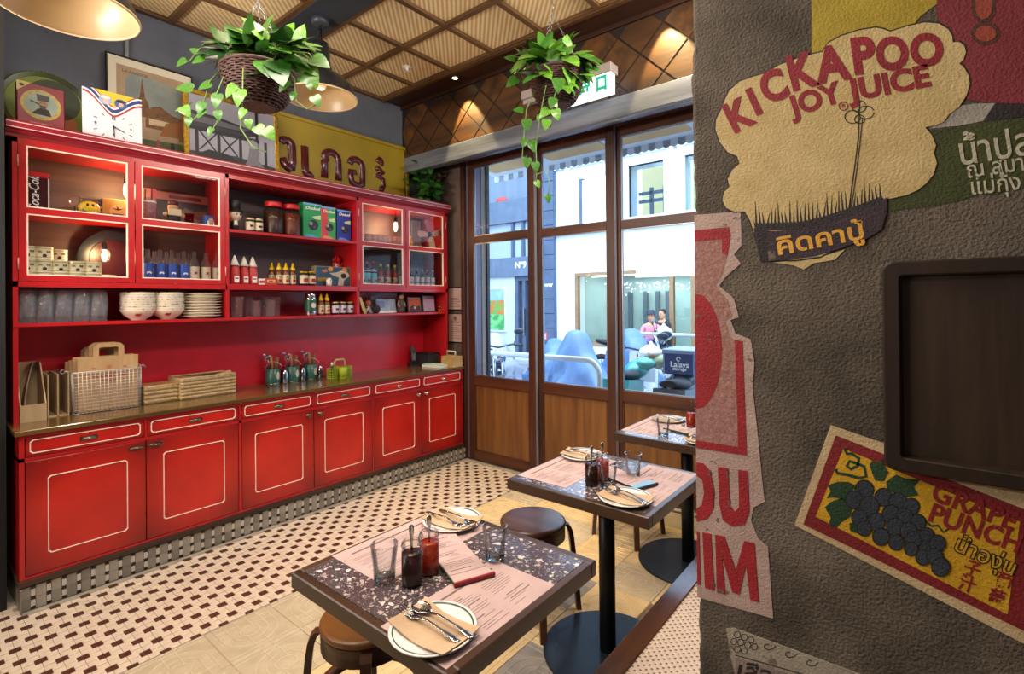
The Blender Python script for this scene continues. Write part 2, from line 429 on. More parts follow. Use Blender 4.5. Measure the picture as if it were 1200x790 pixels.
for i in range(-6, 18):
    for j in range(0, 4):
        if (i+j) % 2: continue
        cx, cz = -3.114+A*i, zc0-A+A*j+0*A
        cx += A
        g = A-.0095
        poly = clip([(cx-g, cz), (cx, cz-g), (cx+g, cz), (cx, cz+g)], 2.915, 3.40)
        poly = [(min(max(u, -3.985), -.40), v) for u, v in poly]
        if len(poly) < 3 or abs(sum(poly[k-1][0]*poly[k][1]-poly[k][0]*poly[k-1][1] for k in range(len(poly)))) < 1e-4: continue
        mb = MB().prism(poly, .012, lambda u, v, w_: (u, 3.222-w_, v))
        mb.build('wood_panel', m_loz[rnd.randrange(3)], bulk)
struct('trim_3', MB().box(-4.0, -.38, 3.196, 3.24, 3.405, ZC-.01), m_bulk)
beam = struct('trim_4', MB().box(-4.0, -.38, 3.20, 3.29, 2.78, 2.925), m_beamwood, bevel=.004)
struct('ceiling_recess', MB().box(-4.0, -.38, 3.29, 3.54, 2.878, 2.92), m_dwoodx)
struct('trim_5', MB().box(-3.45, -.38, 3.245, 3.25, 2.772, 2.781).box(-3.45, -.38, 3.262, 3.267, 2.772, 2.781).box(-3.45, -.38, 3.279, 3.285, 2.772, 2.781).box(-3.45, -.38, 3.30, 3.50, 2.868, 2.88), m_metal)
m_lens = mat('lamp_lens', '#ffe2b8', emit=14)
for k, px in enumerate(((537, 93), (655, 42))):
    p = onz(px[0], px[1], ZC-.013)
    p = Vector((p.x, 3.08, ZC-.013)) if k == 0 else Vector((-1.30, 3.08, ZC-.013))
    t = thing('downlight', ('small round spotlight in the dark soffit above the lit lozenge panel', 'small round spotlight in the dark soffit near the cement wall')[k], 'spotlight', p)
    MB().lathe([(.028, 0), (.033, -.004), (.033, -.006), (.024, -.006), (.022, -.001)], 20, caps=False).build('bezel', m_metal, t)
    MB().cyl((0, 0, -.004), .022, .003, 16).build('lens', m_lens, t)
    lamp('spot_beam', 'SPOT', (p.x, 3.08, ZC-.03), 120, (1, .76, .36), (p.x+.05, 3.20, 2.85), .012, spot=58, blend=.35)

# ---- glazed sliding doors
m_pane = glass('door_glass', (.96, .98, 1.0), .55, .01)
def leaf(n, x0, x1, yf, zt=2.87):
    """one sliding leaf, stiles 7 cm wide, front face at yf"""
    s, d = .070, .042; xl, xr = x0+s, x1-s
    fr = struct('door_%d' % n, MB().box(x0, xl, yf, yf+d, .006, zt).box(xr, x1, yf, yf+d, .006, zt), m_doorpost, bevel=.003)
    def rail(z0, z1, m=m_doorrail): MB().box(xl, xr, yf+.001, yf+d-.001, z0, z1).build('rail', m, fr, bevel=.003)
    rail(.006, .085); rail(.715, .80); rail(2.062, 2.130); rail(2.79, zt)
    MB().box(xl-.004, xr+.004, yf+.016, yf+.028, .08, .72).build('wood_panel', m_doorwood, fr)
    mo = MB()
    for a, b, c_, e in ((xl, xr, .085, .097), (xl, xr, .703, .715)): mo.box(a, b, yf+.006, yf+.02, c_, e)
    for a, b in ((xl, xl+.012), (xr-.012, xr)): mo.box(a, b, yf+.006, yf+.02, .085, .715)
    mo.build('moulding', m_doorrail, fr)
    for z0, z1 in ((.80, 2.062), (2.13, 2.79)):
        MB().box(xl-.004, xr+.004, yf+.019, yf+.023, z0-.004, z1+.004).build('pane', m_pane, fr)
        bd = MB(); w_ = .008
        for q in (yf+.010, yf+.026):
            bd.box(xl, xr, q, q+.007, z0, z0+w_).box(xl, xr, q, q+.007, z1-w_, z1).box(xl, xl+w_, q, q+.007, z0+w_, z1-w_).box(xr-w_, xr, q, q+.007, z0+w_, z1-w_)
        bd.build('bead', m_metal, fr)
    MB().box(x1-.001, x1+.002, yf+.006, yf+d-.004, .01, zt).build('edge_strip', mat('grey_felt', '#8a8a92', rough=.6), fr)
    return fr
leaf(1, -3.402, -2.610, 3.520); leaf(2, -2.640, -1.868, 3.566); leaf(3, -1.905, -1.10, 3.612); leaf(4, -1.14, -.386, 3.658)
struct('doorframe', MB().box(-3.475, -3.43, 3.490, 3.75, 0, 2.878).box(-3.43, -.386, 3.52, 3.75, 2.872, 2.878), m_doorpost, bevel=.003)
struct('trim_6', MB().box(-3.43, -3.404, 3.528, 3.70, .002, 2.87), mat('lilac_felt_channel', '#6d6678', rough=.5, metal=.4))
# ================================================================ THE RED DRESSER
def red_paint(name, c0, c1, edge=None):
    m = mat(name, c0, c1, sc=4.5, rough=.33, bump=.05, bsc=20, lo=.3, hi=.72, coat=.25)
    if edge:      # antique glaze rubbed darker towards the borders of the door
        t = m.node_tree; N = t.nodes; L = t.links; p = N['Principled BSDF']
        src = p.inputs['Base Color'].links[0].from_socket
        tc = N.new('ShaderNodeTexCoord'); mp = N.new('ShaderNodeMapping'); mp.inputs['Location'].default_value = (0, -.5, -.5); mp.inputs['Scale'].default_value = (0, 1, 1)
        L.new(tc.outputs['Generated'], mp.inputs['Vector'])
        ln = N.new('ShaderNodeVectorMath'); ln.operation = 'LENGTH'; L.new(mp.outputs[0], ln.inputs[0])
        r = N.new('ShaderNodeMapRange'); r.inputs['From Min'].default_value = .32; r.inputs['From Max'].default_value = .72; L.new(ln.outputs['Value'], r.inputs['Value'])
        mx = N.new('ShaderNodeMixRGB'); mx.inputs['Color2'].default_value = (*lin(edge), 1)
        L.new(r.outputs[0], mx.inputs['Fac']); L.new(src, mx.inputs['Color1']); L.new(mx.outputs[0], p.inputs['Base Color'])
    return m
m_red = red_paint('red_paint', '#a01018', '#b5161c')
m_redd = red_paint('red_door_paint', '#b01412', '#c62218', '#6e0a0c')
m_redin = red_paint('deep_red_panel', '#b80f22', '#cc1a2e')
m_crim = red_paint('crimson_cornice', '#7c0e22', '#8e1428')
m_bead = mat('cream_painted_line', '#f0dccb', '#e2c6b4', sc=20, rough=.45)
m_backw = wood('purple_brown_backboard', '#4a3a3e', '#705c5c', axis=1, sc=12, rough=.6)
m_counter = wood('worktop_teak', '#4a3518', '#6b4f28', axis=1, sc=14, rough=.22, coat=.5)
m_kick = wood('dark_plinth_ledge', '#2c1a10', '#412a1a', axis=1, rough=.5)
m_bronze = mat('aged_bronze', '#5b4a3c', '#8d7f70', sc=30, rough=.3, metal=1)
m_nickel = mat('nickel_knob', '#b7aca0', rough=.25, metal=1)
m_hinge = mat('painted_hinge', '#c88d86', rough=.4, metal=.4)
m_cabglass = glass('cabinet_glass', (.95, .96, .97), .5, .02)
XF = -3.435; XU = -3.60; XB_ = -3.95

# tiled plinth: pinstripe of tall grey tiles, pale and black chips between them
plinth = struct('baseboard_left', MB().box(XB_, XF-.006, .402, 3.46, 0, .124), m_grout)
MB().box(XB_, XF+.012, .388, 3.462, .124, .152).build('ledge', m_kick, plinth, bevel=.003)
m_pt = [mat('grey_wall_tile_%d' % k, a, b, sc=18, rough=.3) for k, (a, b) in enumerate((('#6e675e', '#837b70'), ('#7b7367', '#90877a'), ('#8b8276', '#a2998b')))]
m_ptl = mat('pale_chip', '#b9aea3', '#c8beb2', sc=20, rough=.3); m_ptk = mat('black_chip', '#1d1a19', rough=.3)
rnd = random.Random(2); n_p = 0; more = MB()
tl = {}
def ptile(key, ly, lz, m):
    if key not in tl: tl[key] = MB().box(-.006, 0, 0, ly, 0, lz).mesh('tile', m)
    return tl[key]
for k in range(53):
    y = .396+.0585*k
    if y > 3.44: break
    rows = [('g', y+.001, .0375, .001, .056), ('g', y+.001, .0375, .058, .056), ('p', y+.0405, .0165, .016, .030), ('p', y+.0405, .0165, .066, .034), ('k', y+.0405, .0165, .0005, .0145), ('k', y+.0405, .0165, .0475, .0175), ('k', y+.0405, .0165, .102, .014)]
    for q, yy, ly, z, lz in rows:
        if n_p < 296:
            i = rnd.randrange(3)
            link('tile', ptile((q, i if q == 'g' else 0, lz), ly, lz, {'g': m_pt[i], 'p': m_ptl, 'k': m_ptk}[q]), plinth, (XF+rnd.uniform(-.0008, .0006), yy, z)); n_p += 1
        else: more.box(XF-.006, XF, yy, yy+ly, z, z+lz, {'g': 0, 'p': 1, 'k': 2}[q])
tag(more.build('tiles', [m_pt[1], m_ptl, m_ptk], plinth), kind='stuff')
for k in range(9):
    for z in (.001, .058): link('tile', ptile(('s', k % 3), .0375, .056, m_pt[k % 3]), plinth, (XF-.012-.0585*k, .396, z), (0, 0, -pi/2))

def bead(mb, y0, y1, z0, z1, x, c=.012, w_=.0055, t=.004):
    """cream line with clipped corners on a surface looking towards +x"""
    def ring(d):
        k = c*.9
        return [(y0+d+k, z0+d), (y1-d-k, z0+d), (y1-d, z0+d+k), (y1-d, z1-d-k), (y1-d-k, z1-d), (y0+d+k, z1-d), (y0+d, z1-d-k), (y0+d, z0+d+k)]
    a, b = ring(0), ring(w_)
    R = [[(x, y, z) for y, z in a], [(x+t, y, z) for y, z in ring(w_*.2)], [(x+t, y, z) for y, z in ring(w_*.8)], [(x, y, z) for y, z in b]]
    return mb.rings(R, 0, False, False)
def cup(mb, y, z, x):
    """shell-shaped cup pull"""
    R = []
    for i in range(6):
        t = i/5*pi/2; r = cos(t)
        R.append([(x+.022*sin(t)*max(sin(pi*j/12), .12)+.002, y+.036*r*cos(pi*j/12), z-.008+.021*sin(pi*j/12)*(r*.75+.25)) for j in range(13)])
    return mb.rings(R, 0, True, False, False).cyl((x, y, z), .001, .001).box(x, x+.002, y-.037, y+.037, z-.010, z+.014)
def knob_round(mb, y, z, x):
    R = [[(x+d, y+r*cos(2*pi*j/14), z+r*sin(2*pi*j/14)) for j in range(14)] for d, r in ((0, .013), (.003, .013), (.005, .006), (.014, .007), (.018, .015), (.024, .016), (.029, .009), (.030, .002))]
    return mb.rings(R, 0, True)
mods = [(.396, .417, .917, 1.418, 1.430), (1.430, 1.437, 1.937, 2.437, 2.445), (2.445, 2.452, 2.954, 3.447, 3.462)]
base_lab = ['red dresser base with paired cream-lined doors beneath the wire basket and file boxes', 'red dresser base with paired cream-lined doors beneath the three green cutlery tins', 'red dresser base with paired cream-lined doors beneath the telephone, beside the glazed door']
for n, (a, d0, d1, d2, b) in enumerate(mods):
    t = thing('base_cabinet', base_lab[n], 'cabinet', (XF, (a+b)/2, .152), group='red base cabinets'); o = Vector((XF, (a+b)/2, .152))
    L_ = lambda y0, y1, z0, z1, x0, x1: (x0-o.x, x1-o.x, y0-o.y, y1-o.y, z0-o.z, z1-o.z)
    c = MB()
    for q in ((a, b, .153, .166, XB_, XF), (a, b, .846, .866, XB_, XF), (a, b, .733, .752, XB_, XF), (a, d0-.001, .166, .846, XB_, XF), (d2+.001, b, .166, .846, XB_, XF), (d1-.006, d1+.006, .752, .846, XB_, XF), (a, b, .166, .846, XB_, XB_+.012)): c.box(*L_(*q))
    c.build('carcass', m_red, t)
    for k, (y0, y1) in enumerate(((d0, d1), (d1, d2))):
        g = .002
        d = MB().rbox(*L_(y0+g, y1-g, .168, .731, XF-.02, XF+.001), .002).build('door', m_redd, t)
        bead(MB(), y0+.083-o.y, y1-.085-o.y, .253-o.z, .645-o.z, .0008).build('moulding', m_bead, d)
        ky = y1-.045 if k == 0 else y0+.045
        if n == 2 or n == 1: knob_round(MB(), ky-o.y, .698-o.z, 0).build('knob', m_nickel if n == 2 else m_bronze, d)
        else: cup(MB(), ky-o.y, .698-o.z, 0).build('knob', m_bronze, d)
        y1d = y1-.006 if k == 0 else y1; y0d = y0+.006 if k == 1 else y0
        d = MB().rbox(*L_(y0d+g, y1d-g, .754, .845, XF-.02, XF+.001), .002).build('drawer', m_redd, t)
        bead(MB(), y0d+.017-o.y, y1d-.019-o.y, .768-o.z, .838-o.z, .0008).build('moulding', m_bead, d)
        (cup if n < 1 or (n == 1) else knob_round)(MB(), (y0d+y1d)/2-o.y, .800-o.z, 0).build('handle', m_bronze if n < 2 else m_nickel, d)
t = thing('worktop', 'long dark teak worktop running over the red base cabinets', 'worktop', (-3.68, 1.93, .866))
MB().rbox(-.268, .266, -1.552, 1.54, 0, .024, .003).build('board', m_counter, t)

# wall units
CT = 2.37
def upper(n, a, b, glazed, lab):
    t = thing('wall_cabinet', lab, 'cabinet', (XU, (a+b)/2, 1.393), group='red wall cabinets'); oy, oz = (a+b)/2, 1.393
    B = lambda mb, y0, y1, z0, z1, x0, x1, mi=0: mb.box(x0-XU, x1-XU, y0-oy, y1-oy, z0-oz, z1-oz, mi)
    c = MB(); s_ = .011
    ye = a+(.020 if n == 0 else s_); yf = b-(.022 if n == 2 else s_)
    B(c, a, ye, 1.393, CT, XB_, XU); B(c, yf, b, 1.393, CT, XB_, XU)
    B(c, a, b, CT-.025, CT, XB_, XU); B(c, a, b, 1.601, 1.607 if glazed else 1.638, XB_, XU-.003)
    if glazed: B(c, a, b, 1.601, 1.63, XU-.02, XU)
    c.build('carcass', m_red, t)
    B(MB(), ye, yf, 1.393, 1.411, XB_+.012, XU-.003).build('shelf', m_red, t)
    B(MB(), ye, yf, 1.988, 2.007, XB_+.012, XU-(.028 if glazed else .003)).build('shelf', m_red, t)
    B(MB(), ye, yf, 1.607, CT-.025, XB_, XB_+.012).build('back_panel', m_backw, t)
    B(MB(), ye, yf, 1.393, 1.601, XB_, XB_+.012).build('back_panel', m_redin, t)
    if glazed:
        mid = (ye+yf)/2
        for k, (y0, y1) in enumerate(((ye+.002, mid-.003), (mid+.003, yf-.002))):
            f = MB(); x0, x1 = XU-.022, XU+.001; st = .031
            B(f, y0, y0+st, 1.632, 2.352, x0, x1); B(f, y1-st, y1, 1.632, 2.352, x0, x1)
            for z0, z1 in ((1.632, 1.661), (1.981, 2.014), (2.333, 2.352)): B(f, y0+st, y1-st, z0, z1, x0, x1)
            d = f.build('door', m_red, t)
            for z0, z1 in ((1.661, 1.981), (2.014, 2.333)):
                B(MB(), y0+st-.004, y1-st+.004, z0-.004, z1+.004, XU-.013, XU-.010).build('pane', m_cabglass, d)
                r = MB(); e = .0062
                for q in ((y0+st, y1-st, z0, z0+e), (y0+st, y1-st, z1-e, z1), (y0+st, y0+st+e, z0+e, z1-e), (y1-st-e, y1-st, z0+e, z1-e)): B(r, *q, XU-.010, XU+.0025)
                r.build('bead', m_bead, d)
            hy = y0-.002 if k == 0 else y1+.002
            for z in (1.72, 2.25): MB().cyl((.003, hy-oy, z-oz-.03), .004, .06, 8).build('hinge', m_hinge, d)
    return t
upper(0, .396, 1.422, True, 'glazed red wall cabinet holding stacked tins and blue-labelled bottles')
upper(1, 1.422, 2.427, False, 'open middle bay of the red dresser with jars and squeeze bottles')
upper(2, 2.427, 3.434, True, 'glazed red wall cabinet with toy fan and hot sauce bottles, near the glazed door')
t = thing('cornice', 'crimson cornice with twin cream lines along the top of the dresser', 'cornice', (XU, 1.915, CT))
prof = [(-.35, 0), (.002, 0), (.012, .012), (.026, .020), (.030, .030), (.044, .034), (.046, .072), (.040, .078), (-.35, .078)]
R = [[(x, y, z) for x, z in prof] for y in (-1.545-.0, 1.525)]
MB().rings(R, 0, False).build('moulding', m_crim, t)
m_pink = mat('pink_painted_line', '#c79a9c', '#d8b0b0', sc=20, rough=.45)
for z in (.036, .063): MB().box(.0455, .0475, -1.545, 1.525, z, z+.0045).build('painted_line', m_pink, t)
t = thing('splashback', 'plain deep red panel between worktop and the lower shelf of the dresser', 'panel', (XB_, 1.93, .89))
MB().box(-.01, .012, -1.534, 1.504, 0, .503).build('board', m_redin, t)
for y0, y1 in ((-1.534, -1.514), (1.482, 1.504)): MB().box(.012, .345, y0, y1, 0, .503).build('side_panel', m_red, t)
# ================================================================ THINGS IN THE DRESSER
def onshelf(px, X, z, row=300):
    q = onx(px, row, X); return Vector((X, q.y, z))
m_white = mat('white_paint', '#e9e4dc', rough=.4); m_black = mat('black_gloss', '#101012', rough=.35)
m_cap = mat('tin_metal', '#a9a6a0', rough=.25, metal=1)
m_paper = mat('white_paper', '#e4dfdb', '#d6d0cc', sc=20, rough=.8)
m_kraft = mat('kraft_paper', '#a8845a', '#bb976b', sc=30, st=(1, 1, .2), rough=.85)
m_gold = mat('gilt', '#8a6a1f', '#c39a3a', sc=60, rough=.35, metal=.8, bump=.5, bsc=140)
m_yellow = mat('yellow_enamel', '#d8b210', rough=.35); m_redp = mat('red_plastic', '#b3141c', rough=.35)
m_ink = mat('dark_ink', '#2b2120', rough=.7); m_inkr = mat('red_ink', '#a32020', rough=.7); m_inkw = mat('white_ink', '#ece8e2', rough=.6)
m_tum = glass('tumbler_glass', (.985, .985, .99), .5, .08, .035); m_jarg = glass('jar_glass', (.93, .94, .93), .6, .04)
def colour(h, rough=.5, metal=0): return mat('paint_'+h.strip('#'), h, rough=rough, metal=metal)
PR = {}
def proto(key, fn):
    if key not in PR: PR[key] = fn(); return PR[key], True
    return PR[key], False
def put(key, fn, label, cat, loc, group=None, rz=0):
    """first call builds the thing with fn(root), later ones copy it with its parts"""
    if key not in PR:
        t = thing(key, label, cat, loc, rz, group); fn(t); PR[key] = t; return t
    return dup(PR[key], loc, rz, label)

# ---- stacked cream tins, lower compartment of the first glazed cabinet
m_tin = mat('cream_tin', '#cdbf96', '#ded2ac', sc=10, rough=.4)
def tin(t):
    r, h = .041, .070
    MB().lathe([(r-.002, 0), (r+.0012, .001), (r+.0012, .004), (r, .006), (r, h-.006), (r+.0012, h-.004), (r+.0012, h-.001), (r-.002, h-.0005), (r-.004, h-.003)], 20).build('can', m_tin, t)
    for z in (.012, h-.012): MB().lathe([(r+.0005, z), (r+.0005, z+.003)], 20, caps=False).build('band', mat('tin_band', '#8f8b80', rough=.3, metal=.7), t)
    text('OVALTINE', .014, m_ink, t, (r*cos(.35)+.0008, -r*sin(.35)*-.0, h*.60), FACE_X, .0004, .0006, sx=.75)
    MB().lathe([(.009, 0), (.009, .001)], 14).build('seal', m_ink, t, (r+.0008, 0, .022), (0, pi/2, 0))
stacks = [(31, 3), (50.5, 3), (69.5, 2), (89, 2), (108, 2), (126, 1)]
for i, (px, n) in enumerate(stacks):
    for k in range(n):
        p = onshelf(px, -3.665, 1.607+.0703*k)
        put('tin', tin, 'cream tin, %s, in the %s stack from the dresser end' % (('only one' if n == 1 else ('bottom' if k == 0 else 'topmost' if k == n-1 else 'middle one')), NTH[i]), 'tin', p, 'cream tins stacked behind glass')
for i, (px, z) in enumerate(((69, 3), )):
    for k in range(z): put('tin', tin, 'dim cream tin of the rear stack behind the third stack, %s' % ('bottom', 'middle one', 'topmost')[k], 'tin', onshelf(px-1, -3.78, 1.607+.0703*k))
t = thing('round_sign', 'round dark enamel sign with crimson centre leaning behind the caged bulb', 'sign', onshelf(132, -3.90, 1.612), group=None)
MB().lathe([(.175, 0), (.178, .004), (.17, .008), (.12, .006)], 40).build('disc', mat('sign_blue_black', '#1c2430', rough=.4), t, (0, 0, .178), (0, pi/2+.12, 0))
MB().lathe([(.118, 0), (.116, .004)], 40).build('disc_centre', mat('sign_crimson', '#3c0c18', '#2c0a12', sc=6, rough=.4), t, (.006, 0, .178), (0, pi/2+.12, 0))
m_bulb = mat('glowing_filament', '#ffc46a', emit=55); m_bulbg = mat('warm_bulb', '#ffd9a0', emit=9)
def bulb(t, caged=False, drop=.10):
    MB().tube([(0, 0, 0), (0, 0, drop)], .002, 5).build('cord', m_black, t)
    MB().lathe([(.013, -.05), (.014, -.045), (.014, -.01), (.006, 0)], 12).build('socket', m_black, t)
    MB().lathe([(.010, -.05), (.013, -.06), (.017, -.085), (.016, -.11), (.009, -.13), (.002, -.134)], 14).build('bulb', m_bulbg if not caged else mat('frosted_bulb', '#ffe6c0', emit=3.5), t)
    if caged:
        c = MB()
        for z, r in ((-.055, .018), (-.09, .030), (-.125, .026)): c.tube([(r*cos(a*pi/7), r*sin(a*pi/7), z) for a in range(14)], .0014, 4, closed=True)
        for a in range(6): c.tube([(r*cos(a*pi/3), r*sin(a*pi/3), z) for r, z in ((.016, -.05), (.030, -.08), (.030, -.11), (.012, -.14))], .0013, 4)
        c.build('cage', m_bronze, t)
    l = lamp('bulb_glow', 'POINT', (0, 0, 0), 4.5, (1, .60, .25), size=.02); l.parent = t; l.location = (-.09, 0, -.09)
p = onshelf(148.5, -3.70, 2.28, 215); bulb(thing('bulb', 'bare glowing bulb hanging at the inner stile of the first glazed cabinet', 'bulb', p), False, .06)
p = onshelf(122.5, -3.70, 1.87, 290); bulb(thing('caged_bulb', 'glowing bulb in a wire cage hanging low beside the cream tins', 'bulb', p), True, .11)
p = onshelf(463.5, -3.72, 2.285, 255); bulb(thing('bulb', 'bare glowing bulb hanging above the row of shot glasses', 'bulb', p), False, .055)
PR['bulb'] = None

# ---- upper compartment of the first glazed cabinet
p = onshelf(39, -3.68, 2.007)
t = thing('straw_box', 'dark red box with red lid and white script lettering, at the cabinet end', 'box', p)
MB().rbox(-.05, .05, -.04, .042, 0, .135, .003).build('body', mat('dark_cola_red', '#3d1218', '#4a151c', sc=5, rough=.25), t)
MB().rbox(-.053, .053, -.043, .045, .135, .158, .004).build('lid', m_redp, t)
MB().box(.045, .052, .040, .044, 0, .135).build('corner_edge', m_white, t)
text('Coca-Cola', .045, m_inkw, t, (.0505, -.002, .068), (pi/2, -pi/2, pi/2), .0004, .0004, sx=.78, shear=.35)
p = onshelf(89, -3.72, 2.007); t = thing('glass_ornament', 'clear glass globe on a slim foot in front of the dark backboard', 'ornament', p)
MB().lathe([(.02, 0), (.02, .004), (.007, .012), (.006, .05), (.012, .06)], 14).build('foot', m_cap, t); MB().sphere((0, 0, .088), .032).build('globe', m_tum, t)
def flatbox(name, label, cat, px, X, z, wd, h, d, m, art=None, tilt=0):
    t = thing(name, label, cat, onshelf(px, X, z)); M_ = Matrix.Rotation(-tilt, 3, 'Y')
    MB().rbox(-d, 0, -wd/2, wd/2, 0, h, .002).build('body', m, t, rot=(0, -tilt, 0))
    for i_, (nm, poly, mm) in enumerate(art or []):
        MB().prism([(u*wd-wd/2, v*h) for u, v in poly], .0010+.0004*i_, lambda u, v, w_: tuple(M_ @ Vector((w_, u, v)))).build(nm, mm, t)
    return t
R_ = lambda a, b, c, d: [(a, b), (c, b), (c, d), (a, d)]
def disc(cx, cy, r, asp=1, n=18): return [(cx+r*cos(2*pi*k/n), cy+asp*r*sin(2*pi*k/n)) for k in range(n)]
flatbox('picture_box', 'small framed box with a purple and dark picture behind the yellow smiling tin', 'box', 110, -3.80, 2.007, .125, .135, .03, colour('#6f6a52'), [('picture', R_(.1, .08, .9, .92), colour('#4a2a3c')), ('picture_detail', [(.15, .8), (.55, .55), (.75, .8)], colour('#9c5a86')), ('picture_detail', disc(.75, .5, .14), colour('#c9b68c')), ('picture_detail', disc(.75, .48, .07), m_ink)], .08)
flatbox('picture_tin', 'golden brown tin with a faded palm emblem under the hanging bulb', 'tin', 137, -3.79, 2.007, .135, .138, .05, mat('golden_tin', '#8f6a2c', '#b08a48', sc=6, rough=.4), [('emblem', disc(.55, .45, .3), colour('#b99a62')), ('emblem_leaf', [(.55, .5), (.3, .6), (.52, .58), (.5, .75), (.6, .58), (.8, .62), (.6, .52)], m_ink), ('emblem_base', R_(.35, .28, .75, .36), colour('#6b4a1c'))], .05)
t = thing('smiling_tin', 'yellow domed tin with a wide grin and two oval eyes', 'tin', onshelf(105, -3.665, 2.007))
MB().sphere((0, 0, .043), .05, 20, 12, sx=.55, sz=.86).build('body', m_yellow, t)
for y in (-.012, .012): MB().sphere((.024, y, .060), .0065, 8, 6, sx=.4, sz=1.5).build('eye', m_black, t)
MB().prism([(.038*cos(a), .036+.026*sin(a)) for a in [pi+pi*k/14 for k in range(15)]], .006, lambda u, v, w_: (.0235+w_-.004*abs(u)/.038*2, u, v)).build('mouth', mat('grin', '#b9b2a0', '#3a3630', sc=70, rough=.5), t)
# ---- second glazed door
p = onshelf(174, -3.67, 2.007); t = thing('paper_cup', 'tall pale pink cup with mottled print, beside the cabinet stile', 'cup', p)
MB().lathe([(.034, 0), (.042, .12), (.044, .124), (.042, .126), (.038, .12), (.031, .004)], 20).build('body', mat('mottled_pink', '#9a6a74', '#c9a2a6', sc=40, rough=.5), t); MB().lathe([(.043, .118), (.0445, .122), (.043, .126)], 20, caps=False).build('rim', m_white, t)
t = thing('carton_group', '', '', (0, 0, 0)); bpy.data.objects.remove(t)
for k, (px, wd, h, m_, lb) in enumerate(((167.5, .04, .23, colour('#c98a32'), 'slim amber carton standing behind the pink cup, beside the stile'), (174.5, .045, .235, colour('#c0796d'), 'slim salmon carton standing behind the pink cup'), (180.5, .03, .235, m_redp, 'slim bright red carton standing behind the pink cup'))):
    flatbox('carton', lb, 'carton', px, -3.80, 2.007, wd, h, .03, m_, [('label', R_(.2, .5, .8, .75), colour('#8c6a60'))])
flatbox('picture_board', 'wide dark scene board with a pink lettered band on top, in the glazed cabinet', 'board', 214, -3.88, 2.007, .34, .245, .02, mat('dark_scene', '#2a2226', '#4f3a3c', sc=14, rough=.5), [('band', R_(0, .78, 1, 1), colour('#b97b68')), ('band_lettering', R_(.28, .84, .85, .93), colour('#6e1a20')), ('picture_detail', [(.42, .3), (.55, .62), (.7, .55), (.75, .3)], colour('#6f5a50')), ('picture_detail', R_(.72, .35, .95, .55), colour('#7a4a44'))], .06)
p = onshelf(203, -3.69, 2.007); t = thing('figurine', 'dark-clothed toy figurine with folded pale apron behind the second glazed door', 'figurine', p)
MB().lathe([(.022, 0), (.034, .02), (.036, .05), (.028, .07), (.012, .08)], 14).build('body', colour('#1b1a24'), t); MB().sphere((0, 0, .098), .026, 12, 8).build('head', colour('#b98c66'), t)
MB().lathe([(.024, .108), (.027, .114), (.024, .13), (.012, .136)], 12).build('hat', colour('#4a1216'), t); MB().box(.02, .036, -.03, .03, .05, .085).build('apron', colour('#cdb692'), t)
for s_ in (-1, 1): MB().sphere((.018, s_*.042, .055), .012, 8, 6).build('hand', colour('#c9a27c'), t)
p = onshelf(222, -3.70, 2.007); t = thing('red_tumbler', 'small ruby glass tumbler in front of the dark scene board', 'tumbler', p)
MB().lathe([(.022, 0), (.028, .085), (.026, .085), (.02, .004)], 16).build('body', glass('ruby_glass', (.75, .25, .3), .5), t)
flatbox('packet', 'grey pink packet lying behind the blue carton', 'packet', 236, -3.74, 2.007, .07, .06, .05, colour('#6b4a55'))
flatbox('carton', 'small blue and white carton with a pale face print', 'carton', 246, -3.68, 2.007, .058, .085, .04, colour('#2a58a8'), [('label', R_(.25, .05, .98, .6), m_inkw), ('label_print', disc(.65, .6, .28, .8), colour('#cfae98')), ('label_print', R_(.45, .15, .85, .4), m_inkr)])
# bottles with blue and cream labels
m_clear = glass('bottle_glass', (.95, .96, .98), .7, .05, .03)
def bottle(body, label, lab0=.04, lab1=.115, cap=None, r=.028, h=.237, neck=.010, lab_art=None, body_f=.66):
    def f(t):
        MB().lathe([(r-.003, 0), (r, .004), (r, h*body_f), (r*.8, h*(body_f+.08)), (neck, h*(body_f+.17)), (neck, h*.985), (neck+.001, h)], 16).build('glass', body, t)
        MB().lathe([(r+.0006, lab0), (r+.0006, lab1)], 16, caps=False).build('label', label, t)
        if lab_art: lab_art(t, r)
        if cap: MB().lathe([(neck+.002, h*.93), (neck+.0025, h*1.0), (neck, h*1.02)], 12).build('cap', cap, t)
    return f
def art_ele(t, r): MB().prism([(-.012, 0), (-.012, .010), (-.006, .014), (.010, .013), (.014, .006), (.011, 0), (.007, 0), (.006, .005), (-.004, .005), (-.006, 0)], .001, lambda u, v, w_: (r+.001+w_, u, .085+v)).build('label_print', m_inkw, t)
def art_red(t, r): MB().prism([(-.014, .0), (.012, .004), (.004, .010), (.014, .018), (-.012, .014), (-.004, .008)], .001, lambda u, v, w_: (r+.001+w_, u, .09+v)).build('label_print', m_inkr, t)
blue_lab = mat('blue_label', '#2444a0', '#3558b8', sc=20, rough=.4); cream_lab = mat('cream_label', '#c9b79c', '#d8c8ae', sc=20, rough=.5)
for i, px in enumerate((173, 187.5, 201.5, 215.5)): put('water_bottle', bottle(m_clear, blue_lab, .045, .150, None, lab_art=art_ele), '%s clear bottle with blue elephant label, counted from the cabinet stile' % NTH[i], 'bottle', onshelf(px, -3.68, 1.607), 'blue-labelled bottles')
for i, px in enumerate((227.5, 241, 254)): put('soda_bottle', bottle(m_clear, cream_lab, .05, .140, None, lab_art=art_red), '%s clear bottle with cream label and red mark after the blue ones' % NTH[i], 'bottle', onshelf(px, -3.675, 1.607), 'cream-labelled bottles')
for i, px in enumerate((181, 195, 209, 222)): put('plain_bottle', bottle(m_clear, mat('dim_label', '#6a6670', rough=.6), .05, .13), '%s unlit bottle of the rear row behind the blue-labelled ones' % NTH[i], 'bottle', onshelf(px, -3.80, 1.607), 'rear bottles')

